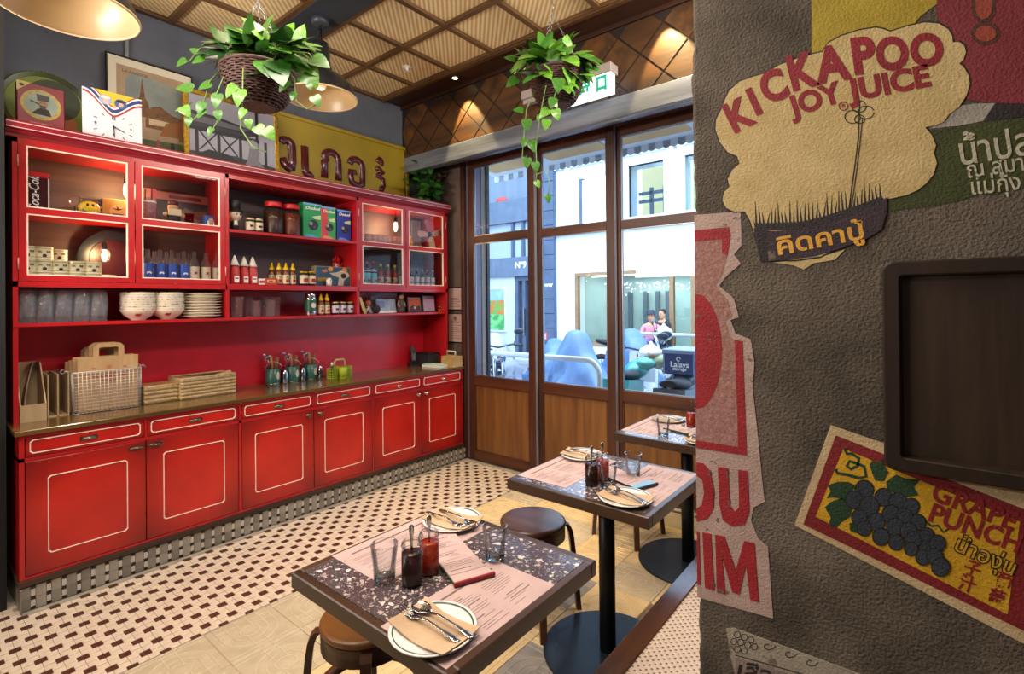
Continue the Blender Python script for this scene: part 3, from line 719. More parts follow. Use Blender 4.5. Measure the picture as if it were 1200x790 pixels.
# ---- open bay, upper shelf
z1 = 2.007
p = onshelf(275, -3.70, z1); t = thing('top_hat_figurine', 'toy figurine in a tall black hat with ginger side hair and white shirt front', 'figurine', p)
MB().lathe([(.018, 0), (.026, .01), (.022, .05), (.016, .062), (.010, .068)], 14).build('suit', colour('#0f1014'), t)
MB().sphere((0, 0, .098), .040, 16, 10).build('head', colour('#e0c8b0'), t); MB().sphere((-.004, -.022, .092), .032, 12, 8, sz=1.15).build('hair', colour('#c4682c'), t)
MB().lathe([(.052, .122), (.052, .126), (.034, .127), (.034, .18), (.036, .192), (.03, .193)], 18).build('hat', colour('#0d0d10'), t)
for y in (-.002, .022): MB().sphere((.036, y, .102), .006, 8, 6).build('eye', m_ink, t)
MB().box(.016, .022, -.010, .010, .035, .066).build('shirt', m_white, t)
def smalljar(lab, cap, r=.021, h=.072):
    def f(t):
        MB().lathe([(r-.002, 0), (r, .003), (r, h*.8), (r-.004, h*.86)], 14).build('jar', m_black if lab != 'g' else m_tum, t)
        MB().lathe([(r+.0006, h*.15), (r+.0006, h*.72)], 14, caps=False).build('label', lab, t)
        MB().lathe([(r-.001, h*.86), (r, h*.88), (r, h), (r-.002, h*1.01)], 14).build('lid', cap, t)
        MB().box(r, r+.0012, -.009, .009, h*.35, h*.5).build('label_print', m_ink, t)
    return f
for i, px in enumerate((293, 303)): put('paste_jar', smalljar(cream_lab, colour('#bfb08a', .3, .5)), '%s small black jar with cream label beside the top-hatted figurine' % NTH[i], 'jar', onshelf(px, -3.66, z1, 262), 'small jars with cream labels')
def bigjar(fill):
    def f(t):
        r, h = .048, .155
        MB().lathe([(r-.004, 0), (r, .006), (r, h*.78), (r-.012, h*.88), (r-.012, h*.93)], 20).build('jar', m_jarg, t)
        MB().lathe([(r-.004, .004), (r-.003, .01), (r-.003, h*.72), (r-.01, h*.74)], 20).build('contents', fill, t)
        MB().lathe([(r-.008, h*.90), (r-.007, h*.92), (r-.007, h*1.04), (r-.010, h*1.06)], 20).build('lid', m_redp, t)
    return f
t = thing('preserve_jar', 'big glass jar of near-black preserve with red lid, upper open shelf', 'jar', onshelf(320.5, -3.69, z1, 262), group='red-lidded preserve jars'); bigjar(mat('dark_preserve', '#2a120a', '#4a2212', sc=60, rough=.4))(t)
t = thing('preserve_jar', 'big glass jar of red brown chilli preserve with red lid, beside green carton', 'jar', onshelf(341, -3.69, z1, 262), group='red-lidded preserve jars'); bigjar(mat('chilli_preserve', '#5a1e0e', '#7a3014', sc=70, rough=.4))(t)
def teabox(px, lb, m_, side, half, wd, h):
    art = [('box_art', disc(.55, .38, .27, wd/h*1.0), colour('#20202c')), ('box_art', disc(.42, .42, .10, wd/h), colour('#8f8a94')), ('box_art', disc(.62, .33, .08, wd/h), colour('#4a4550')), ('box_art', [(.02, .02), (.9, .02), (.55, .10), (.2, .12)], half), ('box_art', [(.5, .62), (.95, .68), (.95, .55), (.6, .56)], colour('#c7d8a0')), ('box_art', R_(0, .94, 1, .99), colour('#6aa8d8'))]
    t = flatbox('tea_carton', lb, 'carton', px, -3.66, z1, wd, h, .075, m_, art)
    if half is not None and side: MB().prism([(-wd*.02, 0), (wd*.495, 0), (wd*.495, h*.98), (-wd*.10, h*.98)], .0006, lambda u, v, w_: (w_, u, v)).build('colour_field', side, t)
    text('Dudud', .030, m_inkw, t, (.0042, 0, h*.85), FACE_X, .0004, .0008, sx=wd/.105, shear=.2)
teabox(366.5, 'green printed carton with dark round picture, between jars and the red-green one', mat('carton_green', '#1c8a4c', '#26a060', sc=10, rough=.4), None, colour('#3aa0c4'), .150, .27)
teabox(385.5, 'half red and half green printed carton with dark round picture', mat('carton_red', '#c03a3c', '#d0484a', sc=10, rough=.4), colour('#3f9a52'), colour('#d88a7c'), .125, .262)
teabox(403.5, 'deep blue printed carton at the bay end of the upper open shelf', mat('carton_blue', '#1c2a8c', '#2838a4', sc=10, rough=.4), None, colour('#6a78c8'), .125, .255)
# ---- open bay, lower shelf
z2 = 1.638
def pouch(t):
    MB().lathe([(.026, 0), (.029, .004), (.029, .06), (.027, .09), (.018, .125), (.014, .13)], 14).build('bottle', mat('red_white_print', '#b01820', '#c94a48', sc=14, rough=.4), t)
    MB().lathe([(.0285, .115), (.019, .135), (.004, .175), (.002, .178)], 14).build('cap', m_white, t)
    MB().box(.0285, .0298, -.014, .014, .012, .05).build('label', m_inkw, t); MB().box(.0295, .0302, -.010, .010, .032, .040).build('label_print', m_inkr, t)
for i, (px, X) in enumerate(((262.5, -3.68), (275, -3.66), (286, -3.69), (296, -3.69))): put('squeeze_bottle', pouch, '%s red squeeze bottle with white cone cap, counted from the bay stile' % NTH[i], 'bottle', onshelf(px, X, z2, 320), 'red squeeze bottles')
flatbox('packet', 'tiny white and red packet beside the red squeeze bottles', 'packet', 307, -3.66, z2, .045, .045, .03, m_white, [('label', R_(.1, .3, .9, .7), m_inkr)])
flatbox('packet', 'orange red packet in front of the yellow-capped sauce bottles', 'packet', 318, -3.66, z2, .09, .05, .03, colour('#b5401e'), [('label', R_(.15, .35, .8, .75), colour('#d8b48a')), ('label_print', R_(.3, .45, .6, .65), m_inkr)])
def sauce(t):
    MB().lathe([(.019, 0), (.021, .004), (.021, .085), (.014, .098), (.011, .102)], 14).build('bottle', mat('brown_sauce', '#5a2410', '#7c3a1a', sc=20, rough=.3), t)
    MB().lathe([(.0215, .012), (.0215, .070)], 14, caps=False).build('label', cream_lab, t); MB().box(.021, .0225, -.010, .010, .02, .04).build('label_print', m_inkr, t)
    MB().sphere((.0215, 0, .055), .010, 8, 6, sx=.1).build('label_print', colour('#8a9a3a'), t)
    MB().lathe([(.014, .100), (.017, .103), (.017, .116), (.010, .122), (.004, .150), (.002, .151)], 12).build('cap', m_yellow, t)
for i, (px, X) in enumerate(((318.5, -3.74), (327, -3.70), (335, -3.68), (343, -3.68))): put('sauce_bottle', sauce, '%s yellow-capped sauce bottle in the lower open bay, counted from the red packets' % NTH[i], 'bottle', onshelf(px, X, z2, 320), 'yellow-capped sauce bottles')
def redjar(t): smalljar(cream_lab, m_gold, .022, .078)(t); MB().box(.0225, .0235, -.012, .012, .02, .036).build('label_print', m_inkr, t)
for i, px in enumerate((356, 365)): put('relish_jar', redjar, '%s gold-lidded jar with cream and red label beside the blue picture box' % NTH[i], 'jar', onshelf(px, -3.66, z2, 325), 'gold-lidded jars')
flatbox('framed_tray', 'blue grey tray with wooden rim leaning on the backboard behind the sauce bottles', 'tray', 345, -3.90, z2, .24, .135, .02, colour('#5a4a38'), [('picture', R_(.04, .06, .96, .94), mat('tray_blue', '#3a3c58', '#4c5070', sc=8, rough=.4)), ('picture_detail', R_(.25, .3, .55, .7), colour('#5a6a88'))], .1)
t = flatbox('picture_box', 'slate blue box printed with a cream toy ray gun and orange spots', 'box', 390.5, -3.69, z2, .315, .16, .06, colour('#8a7a55'), [('picture', R_(.025, .03, .975, .96), mat('slate_blue_print', '#22405a', '#2c5068', sc=8, rough=.5)), ('print_spot', disc(.42, .86, .07, 1.6), colour('#d0923a')), ('print_spot', disc(.82, .84, .08, 1.4), colour('#c98a48')), ('print_shape', [(.16, .78), (.3, .86), (.34, .72), (.24, .68)], colour('#b06a50')),
  ('print_shape', [(.38, .66), (.6, .72), (.72, .82), (.92, .72), (.97, .55), (.86, .42), (.80, .30), (.78, .05), (.62, .05), (.66, .45), (.5, .55)], colour('#b8b0a0')), ('print_spot', disc(.79, .55, .085, 1.6), m_ink), ('print_shape', R_(.07, .25, .30, .44), colour('#a08428'))])
t = thing('egg_cup', 'small white spotted cup standing before the blue picture box', 'cup', onshelf(385.5, -3.655, z2, 330)); MB().lathe([(.012, 0), (.017, .01), (.019, .035), (.013, .052), (.010, .05)], 14).build('body', mat('white_spotted', '#e8e2d8', '#8a6a50', sc=70, rough=.4, lo=.5, hi=.7), t)
p = onshelf(394, -3.80, z2+.07, 300); t = thing('hand_ornament', 'red open hand ornament with an eye in its palm, on a dark stand', 'ornament', Vector((p.x, p.y, z2+.065)))
MB().box(-.02, .02, -.035, .035, -.065, .09).build('stand', m_black, t)
h_ = MB().rings([[(.011*cos(a)+0, w_*sin(a), z) for a in [2*pi*k/12 for k in range(12)]] for z, w_ in ((.085, .022), (.10, .03), (.125, .034), (.14, .032))]).build('palm', m_redp, t)
for k, (y, l) in enumerate(((-.024, .045), (-.008, .055), (.009, .052), (.024, .042))): MB().tube([(0, y, .135), (.002, y*1.15, .135+l*.55), (.006, y*1.25, .135+l)], [.008, .0078, .006], 8).build('finger', m_redp, t)
MB().tube([(0, .028, .10), (.003, .045, .118), (.005, .052, .138)], [.009, .008, .006], 8).build('thumb', m_redp, t)
MB().sphere((.009, 0, .115), .015, 12, 8, sx=.4).build('eye', m_inkw, t); MB().sphere((.014, 0, .115), .007, 10, 6, sx=.4).build('pupil', colour('#2a3a6a'), t)
# ---- glazed cabinet by the door
def shot(t): MB().lathe([(.020, 0), (.024, .062), (.022, .062), (.018, .006)], 12).build('body', mat('pink_etched_glass', '#c08078', '#e0b4a6', sc=60, rough=.25), t)
for i, px in enumerate((431.5, 438, 444, 449.5, 455, 460.5, 466)): put('shot_glass', shot, '%s small pink printed glass in the row under the bulb' % NTH[i], 'glass', onshelf(px, -3.69, 2.007, 278), 'pink printed glasses')
for i, px in enumerate((435, 441.5)): put('shot_glass', shot, '%s pink glass standing in the dim back row under the bulb' % NTH[i], 'glass', onshelf(px, -3.85, 2.007, 270))
t = thing('pink_bottle', 'slim rosy bottle at the stile of the last glazed cabinet', 'bottle', onshelf(424.5, -3.69, 2.007, 270)); MB().lathe([(.022, 0), (.022, .08), (.010, .10), (.010, .15)], 12).build('glass', mat('rosy_glass', '#b86a6c', '#caa0a0', sc=30, rough=.2), t); MB().lathe([(.012, .14), (.012, .155)], 10).build('cap', m_redp, t)
p = onshelf(502, -3.70, 2.007, 268); t = thing('toy_fan', 'toy desk fan with four pink and beige paddle blades behind glass', 'fan', p)
MB().lathe([(.05, 0), (.05, .008), (.02, .02), (.010, .03), (.010, .11)], 16).build('stand', m_bronze, t)
MB().lathe([(.022, 0), (.024, .02), (.014, .03)], 14).build('hub', m_black, t, (.0, 0, .125), (0, pi/2, 0))
for k, (a, c_) in enumerate(((.25, '#c8a898'), (1.95, '#b06468'), (3.2, '#c4988c'), (4.95, '#c0a07c'))):
    bl = MB().prism([(.02, -.010), (.05, -.024), (.11, -.026), (.125, -.012), (.125, .012), (.11, .026), (.05, .024), (.02, .010)], .003, lambda u, v, w_: (.018+w_+v*.25, u, v)).build('blade', colour(c_), t, (0, 0, .125), (0, 0, 0))
    bl.rotation_euler = (a, 0, 0)
flatbox('tin_sheet', 'pale grey upright panel behind the toy fan', 'panel', 488, -3.88, 2.007, .12, .30, .012, mat('pale_blue_grey', '#7f8590', '#989eaa', sc=6, rough=.4))
t = thing('brass_cup', 'small brass cup on the cabinet shelf below the toy fan', 'cup', onshelf(493, -3.66, 2.007, 282)); MB().lathe([(.014, 0), (.014, .004), (.005, .010), (.006, .016), (.018, .034), (.016, .034), (.004, .018)], 14).build('body', mat('brass', '#c09038', rough=.25, metal=1), t)
t = thing('amber_bottle', 'amber lit bottle at the stile beside the toy fan', 'bottle', onshelf(481, -3.70, 2.007, 275)); MB().lathe([(.022, 0), (.024, .07), (.010, .09), (.010, .115)], 12).build('glass', mat('amber_glass', '#c07a28', '#dca85c', sc=20, rough=.15), t)
syr = bottle(mat('blue_syrup', '#1b2c50', rough=.1), mat('turquoise_label', '#58a8b4', '#7cc4cc', sc=14, rough=.4), .006, .132, m_redp, .025, .215, lab_art=lambda t, r: (MB().box(r, r+.002, -.014, .014, .070, .086).build('label_print', m_inkr, t), MB().lathe([(r*.99, .145), (r*.70, .165)], 12, caps=False).build('label_shoulder', m_inkw, t)))
hot = bottle(mat('hot_sauce', '#7a1c12', '#96301c', sc=20, rough=.15), mat('sauce_label', '#b8a88c', '#8c2a20', sc=40, rough=.5, lo=.45, hi=.6), .012, .105, colour('#c4a83a'), .022, .20, .009, lambda t, r: MB().lathe([(.0105, .15), (.0105, .185)], 10, caps=False).build('neck_band', colour('#3f6a3a'), t))
for i, px in enumerate((424.5, 430.5, 438)): put('syrup_bottle', syr, '%s syrup bottle with turquoise label and red cap, counted from the bay' % NTH[i], 'bottle', onshelf(px, -3.68, 1.607, 315), 'turquoise-labelled syrup bottles')
for i, px in enumerate((446, 454.5, 462.5)): put('hot_sauce_bottle', hot, '%s hot sauce bottle with yellow cap beside the syrup bottles' % NTH[i], 'bottle', onshelf(px, -3.68, 1.607, 315), 'hot sauce bottles')
t = thing('pale_bottle', 'short pale bottle after the hot sauce bottles, next to the stile', 'bottle', onshelf(469, -3.68, 1.607, 315)); MB().lathe([(.02, 0), (.021, .08), (.012, .10), (.012, .115)], 12).build('glass', colour('#a9b4c4', .2), t); MB().lathe([(.013, .11), (.012, .135), (.008, .137)], 12).build('cap', colour('#d8d0b8'), t)
dk = bottle(mat('dark_bottle', '#231a20', rough=.12), mat('arched_label', '#a8a2b0', '#b8b2c0', sc=20, rough=.4), .02, .135, colour('#8f8a90'), .023, .205, .009, lambda t, r: MB().lathe([(r+.0008, .078), (r+.0011, .088)], 14, caps=False).build('label_band', colour('#7a3a48'), t))
for i, px in enumerate((482, 488.3, 494.5, 500.8, 507)): put('dark_bottle', dk, '%s dark bottle with pale arched label in the end compartment' % NTH[i], 'bottle', onshelf(px, -3.69, 1.607, 318), 'dark bottles with arched labels')
flatbox('tin_sheet', 'light blue panel standing behind the dark bottles', 'panel', 489, -3.90, 1.607, .16, .32, .012, mat('light_blue_panel', '#56709c', '#7690b8', sc=4, rough=.3))
# ---- lower open shelf: tumblers, bowls, plates
z3 = 1.411
def tumbler(t):
    """upturned facetted tumbler"""
    pr = [(.036, 0), (.0365, .004), (.034, .05), (.029, .088), (.026, .092), (.004, .092)]
    MB().lathe(pr, 16, caps=False).build('wall', m_tum, t)
    MB().lathe([(.0335, .0), (.031, .05), (.026, .084), (.003, .085)], 16, caps=False).build('inner_wall', m_tum, t)
    b = MB()
    for k in range(10):
        a = 2*pi*k/10; b.rod((.0352*cos(a), .0352*sin(a), .02), (.0302*cos(a), .0302*sin(a), .080), .0016, 4)
    b.build('facet', m_tum, t)
for i, px in enumerate((30, 51.5, 73.5, 94, 114)):
    for k in range(3): put('tumbler', tumbler, 'upturned clear tumbler, %s of the %s stack on the lower shelf' % (('bottom', 'middle', 'top')[k], NTH[i]), 'tumbler', onshelf(px, -3.68, z3+.033*k, 365)+Vector((0, .003*k, 0)), 'upturned tumblers')
for i, px in enumerate((41, 62.5, 83.5, 104)):
    for k in range(2): put('tumbler', tumbler, 'upturned tumbler in the rear row, %s of the %s stack' % (('bottom', 'top')[k], NTH[i]), 'tumbler', onshelf(px, -3.80, z3+.033*k, 365))
m_bowl = mat('cream_enamel', '#d2c4b0', '#e2d6c4', sc=12, rough=.25); m_rim = mat('dark_chipped_rim', '#40302a', '#cbbba6', sc=90, rough=.5, lo=.40, hi=.46)
def bowl(t):
    MB().lathe([(.028, 0), (.030, .004), (.052, .020), (.066, .040), (.069, .048), (.067, .049), (.062, .040), (.048, .022), (.026, .008)], 24, caps=False).build('shell', m_bowl, t)
    MB().lathe([(.0675, .0455), (.0698, .0475), (.0695, .0495), (.0665, .0495)], 24, caps=False).build('rim', m_rim, t)
    MB().prism([(-.015, 0), (-.006, .008), (.004, .006), (.014, .010), (.010, -.002), (0, -.005)], .001, lambda u, v, w_: (.0535+w_+v*.55, u-.014, .022+v)).build('painted_flower', m_inkr, t)
for i, px in enumerate((162, 196)):
    r_ = 1.0 if i == 0 else .92
    for k in range(8):
        o = put('bowl', bowl, 'cream enamel bowl, %s from the bottom of the %s bowl stack' % (NTH[k], ('first', 'second')[i]), 'bowl', onshelf(px, -3.70, z3+.0143*k, 370)+Vector((0, .0015*(k % 3), 0)), 'stacked enamel bowls', rz=k*.7)
def plate_s(t):
    MB().lathe([(.055, 0), (.058, .003), (.088, .011), (.092, .013), (.091, .0145), (.062, .006), (.01, .005)], 28, caps=False).build('shell', m_bowl, t)
    MB().lathe([(.0905, .0125), (.0935, .0135), (.0920, .0152)], 28, caps=False).build('rim', mat('enamel_edge', '#bcae9c', '#e0d4c4', sc=40, rough=.4), t)
for k in range(9): put('enamel_plate', plate_s, 'cream enamel plate, %s from the bottom of the plate stack' % NTH[k], 'plate', onshelf(234.5, -3.72, z3+.018*k, 370)+Vector((0, .001*(k % 2), 0)), 'stacked enamel plates')
def pint(t):
    MB().lathe([(.024, 0), (.0325, .105), (.0305, .105), (.0225, .008), (.003, .008)], 18, caps=False).build('wall', m_tum, t); MB().lathe([(.003, 0), (.0238, .0), (.0236, .007), (.003, .0078)], 18, caps=False).build('bottom', m_tum, t)
for i, (px, X, s_) in enumerate(((278, -3.66, 1), (290, -3.72, 1), (300.5, -3.66, .80), (310, -3.74, 1), (317, -3.66, .85), (322, -3.72, 1))):
    o = put('pint_glass', pint, '%s upright pint glass in the middle bay, counted from the bay stile' % NTH[i], 'glass', onshelf(px, X, z3, 365), 'upright pint glasses'); o.scale = (s_, s_, s_)
t = thing('flask', 'green and silver flask with round badge beside two sauce bottles', 'flask', onshelf(364, -3.68, z3, 360))
MB().lathe([(.032, 0), (.034, .004), (.034, .022), (.034, .10), (.028, .112), (.03, .114), (.03, .135), (.026, .138)], 20).build('body', mat('flask_steel', '#c2c4c6', rough=.2, metal=1), t); MB().lathe([(.0345, .026), (.0345, .098)], 20, caps=False).build('sleeve', mat('bottle_green', '#1d4a3c', '#245a48', sc=10, rough=.4), t)
MB().prism(disc(0, .062, .016), .001, lambda u, v, w_: (.0345+w_, u, v)).build('badge', cream_lab, t)
for i, px in enumerate((376, 383)): put('sauce_bottle', sauce, '%s yellow-capped sauce bottle beside the green flask' % NTH[i], 'bottle', onshelf(px, -3.67, z3, 360))
for i, px in enumerate((393, 401.5, 410)): put('dark_jar', smalljar(mat('lilac_label', '#b8a8b8', '#cbbcc8', sc=30, rough=.5) , mat('brass_lid', '#a08a50', rough=.3, metal=.8), .021, .074), '%s dark jar with pale label and brass lid on the lower middle shelf' % NTH[i], 'jar', onshelf(px, -3.66, z3, 362), 'dark jars with brass lids')
# ---- lower open shelf, end bay
t = thing('wooden_stick', 'pale yellow flat stick leaning at the bay stile', 'stick', onshelf(424.5, -3.64, z3, 360)); MB().obox(Matrix.Translation((0, 0, .052)) @ Matrix.Rotation(.38, 4, 'X'), .006, .010, .055).build('stick', colour('#c8a860'), t)
p = onshelf(431, -3.68, z3, 360); t = thing('bust_ornament', 'small ornament with round copper head and speckled body', 'ornament', p)
MB().lathe([(.026, 0), (.028, .02), (.020, .05), (.012, .06)], 14).build('body', mat('speckled', '#d8cfc6', '#3a2c28', sc=70, rough=.5, lo=.45, hi=.55), t); MB().sphere((0, 0, .082), .026).build('head', colour('#a4563a', .4), t)
flatbox('card', 'pale blue printed card standing behind the smaller one', 'card', 443, -3.80, z3, .10, .115, .004, mat('pale_blue_card', '#a8b8d4', '#c0cce0', sc=50, rough=.6), [('print', R_(.1, .55, .9, .62), colour('#7084b0')), ('print', R_(.1, .7, .9, .77), colour('#7084b0'))], .15)
flatbox('card', 'wide grey blue printed card in front, with white lower edge', 'card', 453, -3.72, z3, .155, .095, .004, mat('grey_blue_card', '#8c98b4', '#b0bacc', sc=70, st=(1, 1, .3), rough=.6), [('border', R_(0, .02, 1, .18), m_inkw), ('print', R_(.05, .4, .4, .85), colour('#6f80a8'))], .12)
t = thing('plush_ball', 'dark fuzzy ball ornament before the blue cards', 'ornament', onshelf(441, -3.67, z3, 364)); MB().sphere((0, 0, .032), .032, 16, 10, sx=.8).build('body', mat('dark_fuzz', '#2a1f26', '#453640', sc=90, rough=.9, bump=1, bsc=200), t)
p = onshelf(470, -3.70, z3, 360); t = thing('doll', 'small standing doll with dark hair and green dark costume', 'doll', p)
MB().lathe([(.022, 0), (.026, .02), (.020, .06), (.014, .078), (.009, .084)], 12).build('body', mat('doll_dress', '#1e2a20', '#5a4a40', sc=40, rough=.7), t); MB().sphere((0, 0, .100), .019, 10, 8).build('head', colour('#b98a6c'), t); MB().sphere((-.004, 0, .106), .021, 10, 8).build('hair', colour('#33201c'), t)
for y in (-.026, .026): MB().tube([(0, y*.6, .075), (.004, y, .05), (.012, y*.8, .035)], .006, 6).build('arm', colour('#a88a7c'), t)
flatbox('framed_picture', 'black framed picture of orange sky over a dark crowd', 'picture frame', 486, -3.72, z3, .135, .118, .012, m_black, [('picture', R_(.08, .08, .92, .94), mat('orange_print', '#b8401a', '#cf6a2c', sc=6, rough=.5)), ('mat', R_(.08, .86, .92, .94), colour('#c8a888')), ('picture_detail', [(.1, .08), (.2, .4), (.45, .5), (.6, .35), (.85, .45), (.9, .08)], colour('#4a2a24')), ('picture_detail', disc(.5, .3, .09), colour('#b8a4a0'))], .12)
flatbox('framed_picture', 'black framed sheet of pale lilac paper with dark heading', 'picture frame', 503, -3.71, z3, .135, .130, .012, m_black, [('sheet', R_(.08, .07, .9, .95), mat('lilac_sheet', '#a88ca4', '#b89cb0', sc=60, rough=.7)), ('heading', R_(.35, .78, .85, .82), m_ink)], .12)
t = thing('trophy', 'tiny brass trophy at the end of the lower shelf', 'trophy', onshelf(514.5, -3.69, z3, 360)); MB().lathe([(.018, 0), (.018, .006), (.006, .02), (.005, .035), (.014, .044), (.016, .052), (.013, .052)], 12).build('body', mat('brass', '#c09038', rough=.25, metal=1), t)
# yellow grade card and dark hook plate on the red splashback
p = onx(501.5, 378, -3.936); t = thing('grade_card', 'small yellow card marked A hanging under the lower shelf', 'card', (-3.936, p.y, p.z))
MB().rbox(0, .004, -.040, .040, -.066, .062, .001).build('card', mat('yellow_card', '#c8a428', '#d8b840', sc=16, rough=.5), t); text('A', .085, m_ink, t, (.0045, 0, -.002), FACE_X, .0004, .002)
p = onx(514, 375, -3.936); t = thing('hook_plate', 'round dark metal plate on the red panel beside the yellow card', 'hook', (-3.937, p.y, p.z)); MB().lathe([(.026, 0), (.024, .006), (.010, .008), (.010, .016), (.014, .02)], 18).build('plate', m_bronze, t, rot=(0, pi/2, 0))

import re as _re
_grow = {'straw_box': 1.27, 'figurine': 1.15, 'top_hat_figurine': 1.12, 'paste_jar': 1.35, 'preserve_jar': 1.45, 'squeeze_bottle': 1.12, 'sauce_bottle': 1.12, 'relish_jar': 1.4, 'shot_glass': 1.4, 'toy_fan': 1.2, 'syrup_bottle': 1.15, 'hot_sauce_bottle': 1.15,
  'bowl': 1.35, 'enamel_plate': 1.38, 'tumbler': 1.25, 'caged_bulb': .85, 'flask': 1.25, 'dark_jar': 1.4, 'card': 1.35, 'framed_picture': 1.25, 'doll': 1.5, 'wooden_stick': 1.35, 'bust_ornament': 1.1, 'plush_ball': 1.2, 'pint_glass': 1.35, 'egg_cup': 1.25}
for o in list(COL.objects):
    k = _re.sub(r'\.\d+$', '', o.name)
    if k in _grow and o.parent is None: o.scale = [v*_grow[k] for v in o.scale]
# ================================================================ ON TOP OF THE DRESSER
ZT = CT+.078
def P3(px, py, dep): return CP+ray(px, py)*dep
def panel_art(t, items, x=0.0, step=.0005):
    """flat print: polygons in metres (y, z) on a surface that looks towards +x, each a little proud of the last"""
    for i, (nm, poly, m) in enumerate(items): MB().prism(poly, step*(i+1), lambda u, v, w_: (x+w_, u, v)).build(nm, m, t)
def ell(cx, cy, rx, ry, n=28): return [(cx+rx*cos(2*pi*k/n), cy+ry*sin(2*pi*k/n)) for k in range(n)]
Q = lambda a, b, c, d: [(a, b), (c, b), (c, d), (a, d)]
# square red tin with oval portrait
t = thing('portrait_tin', 'square dark red tin with an oval portrait of a man in a black cap', 'tin', (-3.67, .515, ZT))
lean = MB().rbox(-.05, 0, -.092, .100, 0, .245, .004).build('body', mat('maroon_tin', '#6e1522', '#7e1c28', sc=6, rough=.4), t, rot=(0, -.06, 0))
panel_art(lean, [('corner', [(-.092, .19), (-.035, .245), (-.092, .245)], colour('#b5a35a')), ('corner_mark', ell(-.072, .225, .010, .008), m_ink), ('ring', ell(.004, .135, .082, .082), mat('oval_gold', '#b09a52', '#8a7838', sc=60, rough=.5)), ('field', ell(.004, .135, .066, .066), mat('portrait_field', '#7a8a82', '#96a090', sc=10, rough=.6)),
  ('coat', [(-.035, .082), (.045, .078), (.034, .112), (.010, .124), (-.012, .110)], m_ink), ('portrait_face', ell(.010, .143, .020, .025), colour('#8c6a50')), ('beard', [(-.006, .132), (.024, .130), (.018, .112), (.004, .112)], colour('#33241e')), ('cap', [(-.012, .158), (.034, .158), (.036, .188), (-.016, .192)], m_black), ('eye', Q(-.002, .146, .004, .149), m_ink), ('eye', Q(.012, .146, .018, .149), m_ink), ('pipe', [(-.004, .134), (-.040, .148), (-.040, .152), (-.004, .138)], m_ink)], 0)
text('ชาแดง', .028, mat('faded_print', '#b58a84', rough=.6), lean, (.0005, -.005, .028), FACE_X, .0006, .0005)
t = thing('round_tray', 'round green and gold painted tray leaning on the wall behind the red tin', 'tray', (-3.93, .58, ZT))
ry = .20; d = MB().lathe([(.002, 0), (ry-.02, .002), (ry, .020), (ry+.003, .020), (ry-.012, -.002), (.002, -.004)], 48).build('dish', mat('tray_painting', '#4a5a1c', '#2c2a14', sc=7, rough=.35, detail=6), t, (0, 0, ry+.002), (0, pi/2-.10, 0))
rim = MB()
for k in range(72): a = 2*pi*k/72; rim.sphere(((ry+.001)*cos(a), (ry+.001)*sin(a), .021), .0045, 5, 4)
tag(rim.build('beading', mat('olive_gold', '#7a7a30', rough=.4, metal=.5), d), kind='stuff')
panel_t = MB()
for nm, c, r, m_ in (('painted_band', (0, 0), .178, colour('#6a7a22')), ('painted_trees', (-.05, .03), .12, colour('#23301a')), ('painted_figure', (.08, .06), .07, colour('#b0602a')), ('painted_figure', (.02, -.08), .05, colour('#b89a4a'))):
    MB().prism(disc(c[0], c[1], r, 1, 26), .0012, lambda u, v, w_: (u, v, .003+w_*(1.5 if r < .15 else 1))).build(nm, m_, d)
# white clock with a flag ribbon
t = thing('clock', 'square white clock with red white blue ribbon and yellow top, showing about half past four', 'clock', (-3.60, .815, ZT))
b = MB().rbox(-.02, 0, -.137, .137, 0, .277, .002).build('body', mat('clock_white', '#c9c8d2', '#d2d1da', sc=4, rough=.35), t, rot=(0, -.03, 0))
blue, red_ = colour('#1c2f6e'), colour('#9c1a2a')
def strip(name, lo, hi, m_, lift):
    """curved print band from lo to hi above the wave line, cut at the top edge"""
    wv = lambda k: .134+.115*abs(cos(pi*k/24))**1.6*(1 if k < 12 else .8)
    mb = MB(); top = .2765
    for k in range(24):
        u0, u1 = -.1368+.2736*k/24, -.1368+.2736*(k+1)/24
        q = [(u0, min(wv(k)+lo, top)), (u1, min(wv(k+1)+lo, top)), (u1, min(wv(k+1)+hi, top)), (u0, min(wv(k)+hi, top))]
        if q[2][1]-q[1][1] < 1e-5 and q[3][1]-q[0][1] < 1e-5: continue
        mb.add([(lift, u, v) for u, v in q], [(0, 1, 2, 3)])
    return mb.build(name, m_, b)
strip('top_field', .060, .30, colour('#cfae12'), .0003)
for k, (lo, hi, m_) in enumerate(((0, .012, red_), (.012, .022, m_white), (.022, .044, blue), (.044, .054, m_white), (.054, .062, red_))): strip('ribbon', lo, hi, m_, .0006)
panel_art(b, [('portrait', ell(-.035, .226, .030, .028, 18), colour('#8fa0c0')), ('portrait_figure', ell(-.033, .216, .014, .016, 12), colour('#c8a8a8')), ('portrait_cap', ell(-.035, .240, .022, .009, 12), colour('#c9c6c0')), ('portrait', ell(.035, .220, .030, .028, 18), colour('#3c5590')), ('portrait_figure', ell(.036, .214, .012, .014, 12), colour('#c0a090')), ('portrait_cap', ell(.034, .234, .020, .008, 12), m_ink)], .0006, .0003)
for k in range(12):
    a = pi/2-k*pi/6; c_, s_ = cos(a), sin(a); cx, cz = 0, .080
    if k % 3 == 0: text(('12', '3', '6', '9')[k//3], .022, m_ink, b, (.001, cx+c_*.082, cz+s_*.046), FACE_X, .0004, .0008)
    else: MB().prism([(cx+c_*r+q*s_*.0022, cz+s_*.70*r-q*c_*.0022) for r, q in ((.085, -1), (.105, -1), (.105, 1), (.085, 1))], .0008, lambda u, v, w_: (w_, u, v)).build('hour_mark', m_ink, b)
MB().prism([(-.003, .080), (.003, .080), (.006, .020), (.003, .017)], .002, lambda u, v, w_: (.002+w_, u, v)).build('minute_hand', m_black, b)
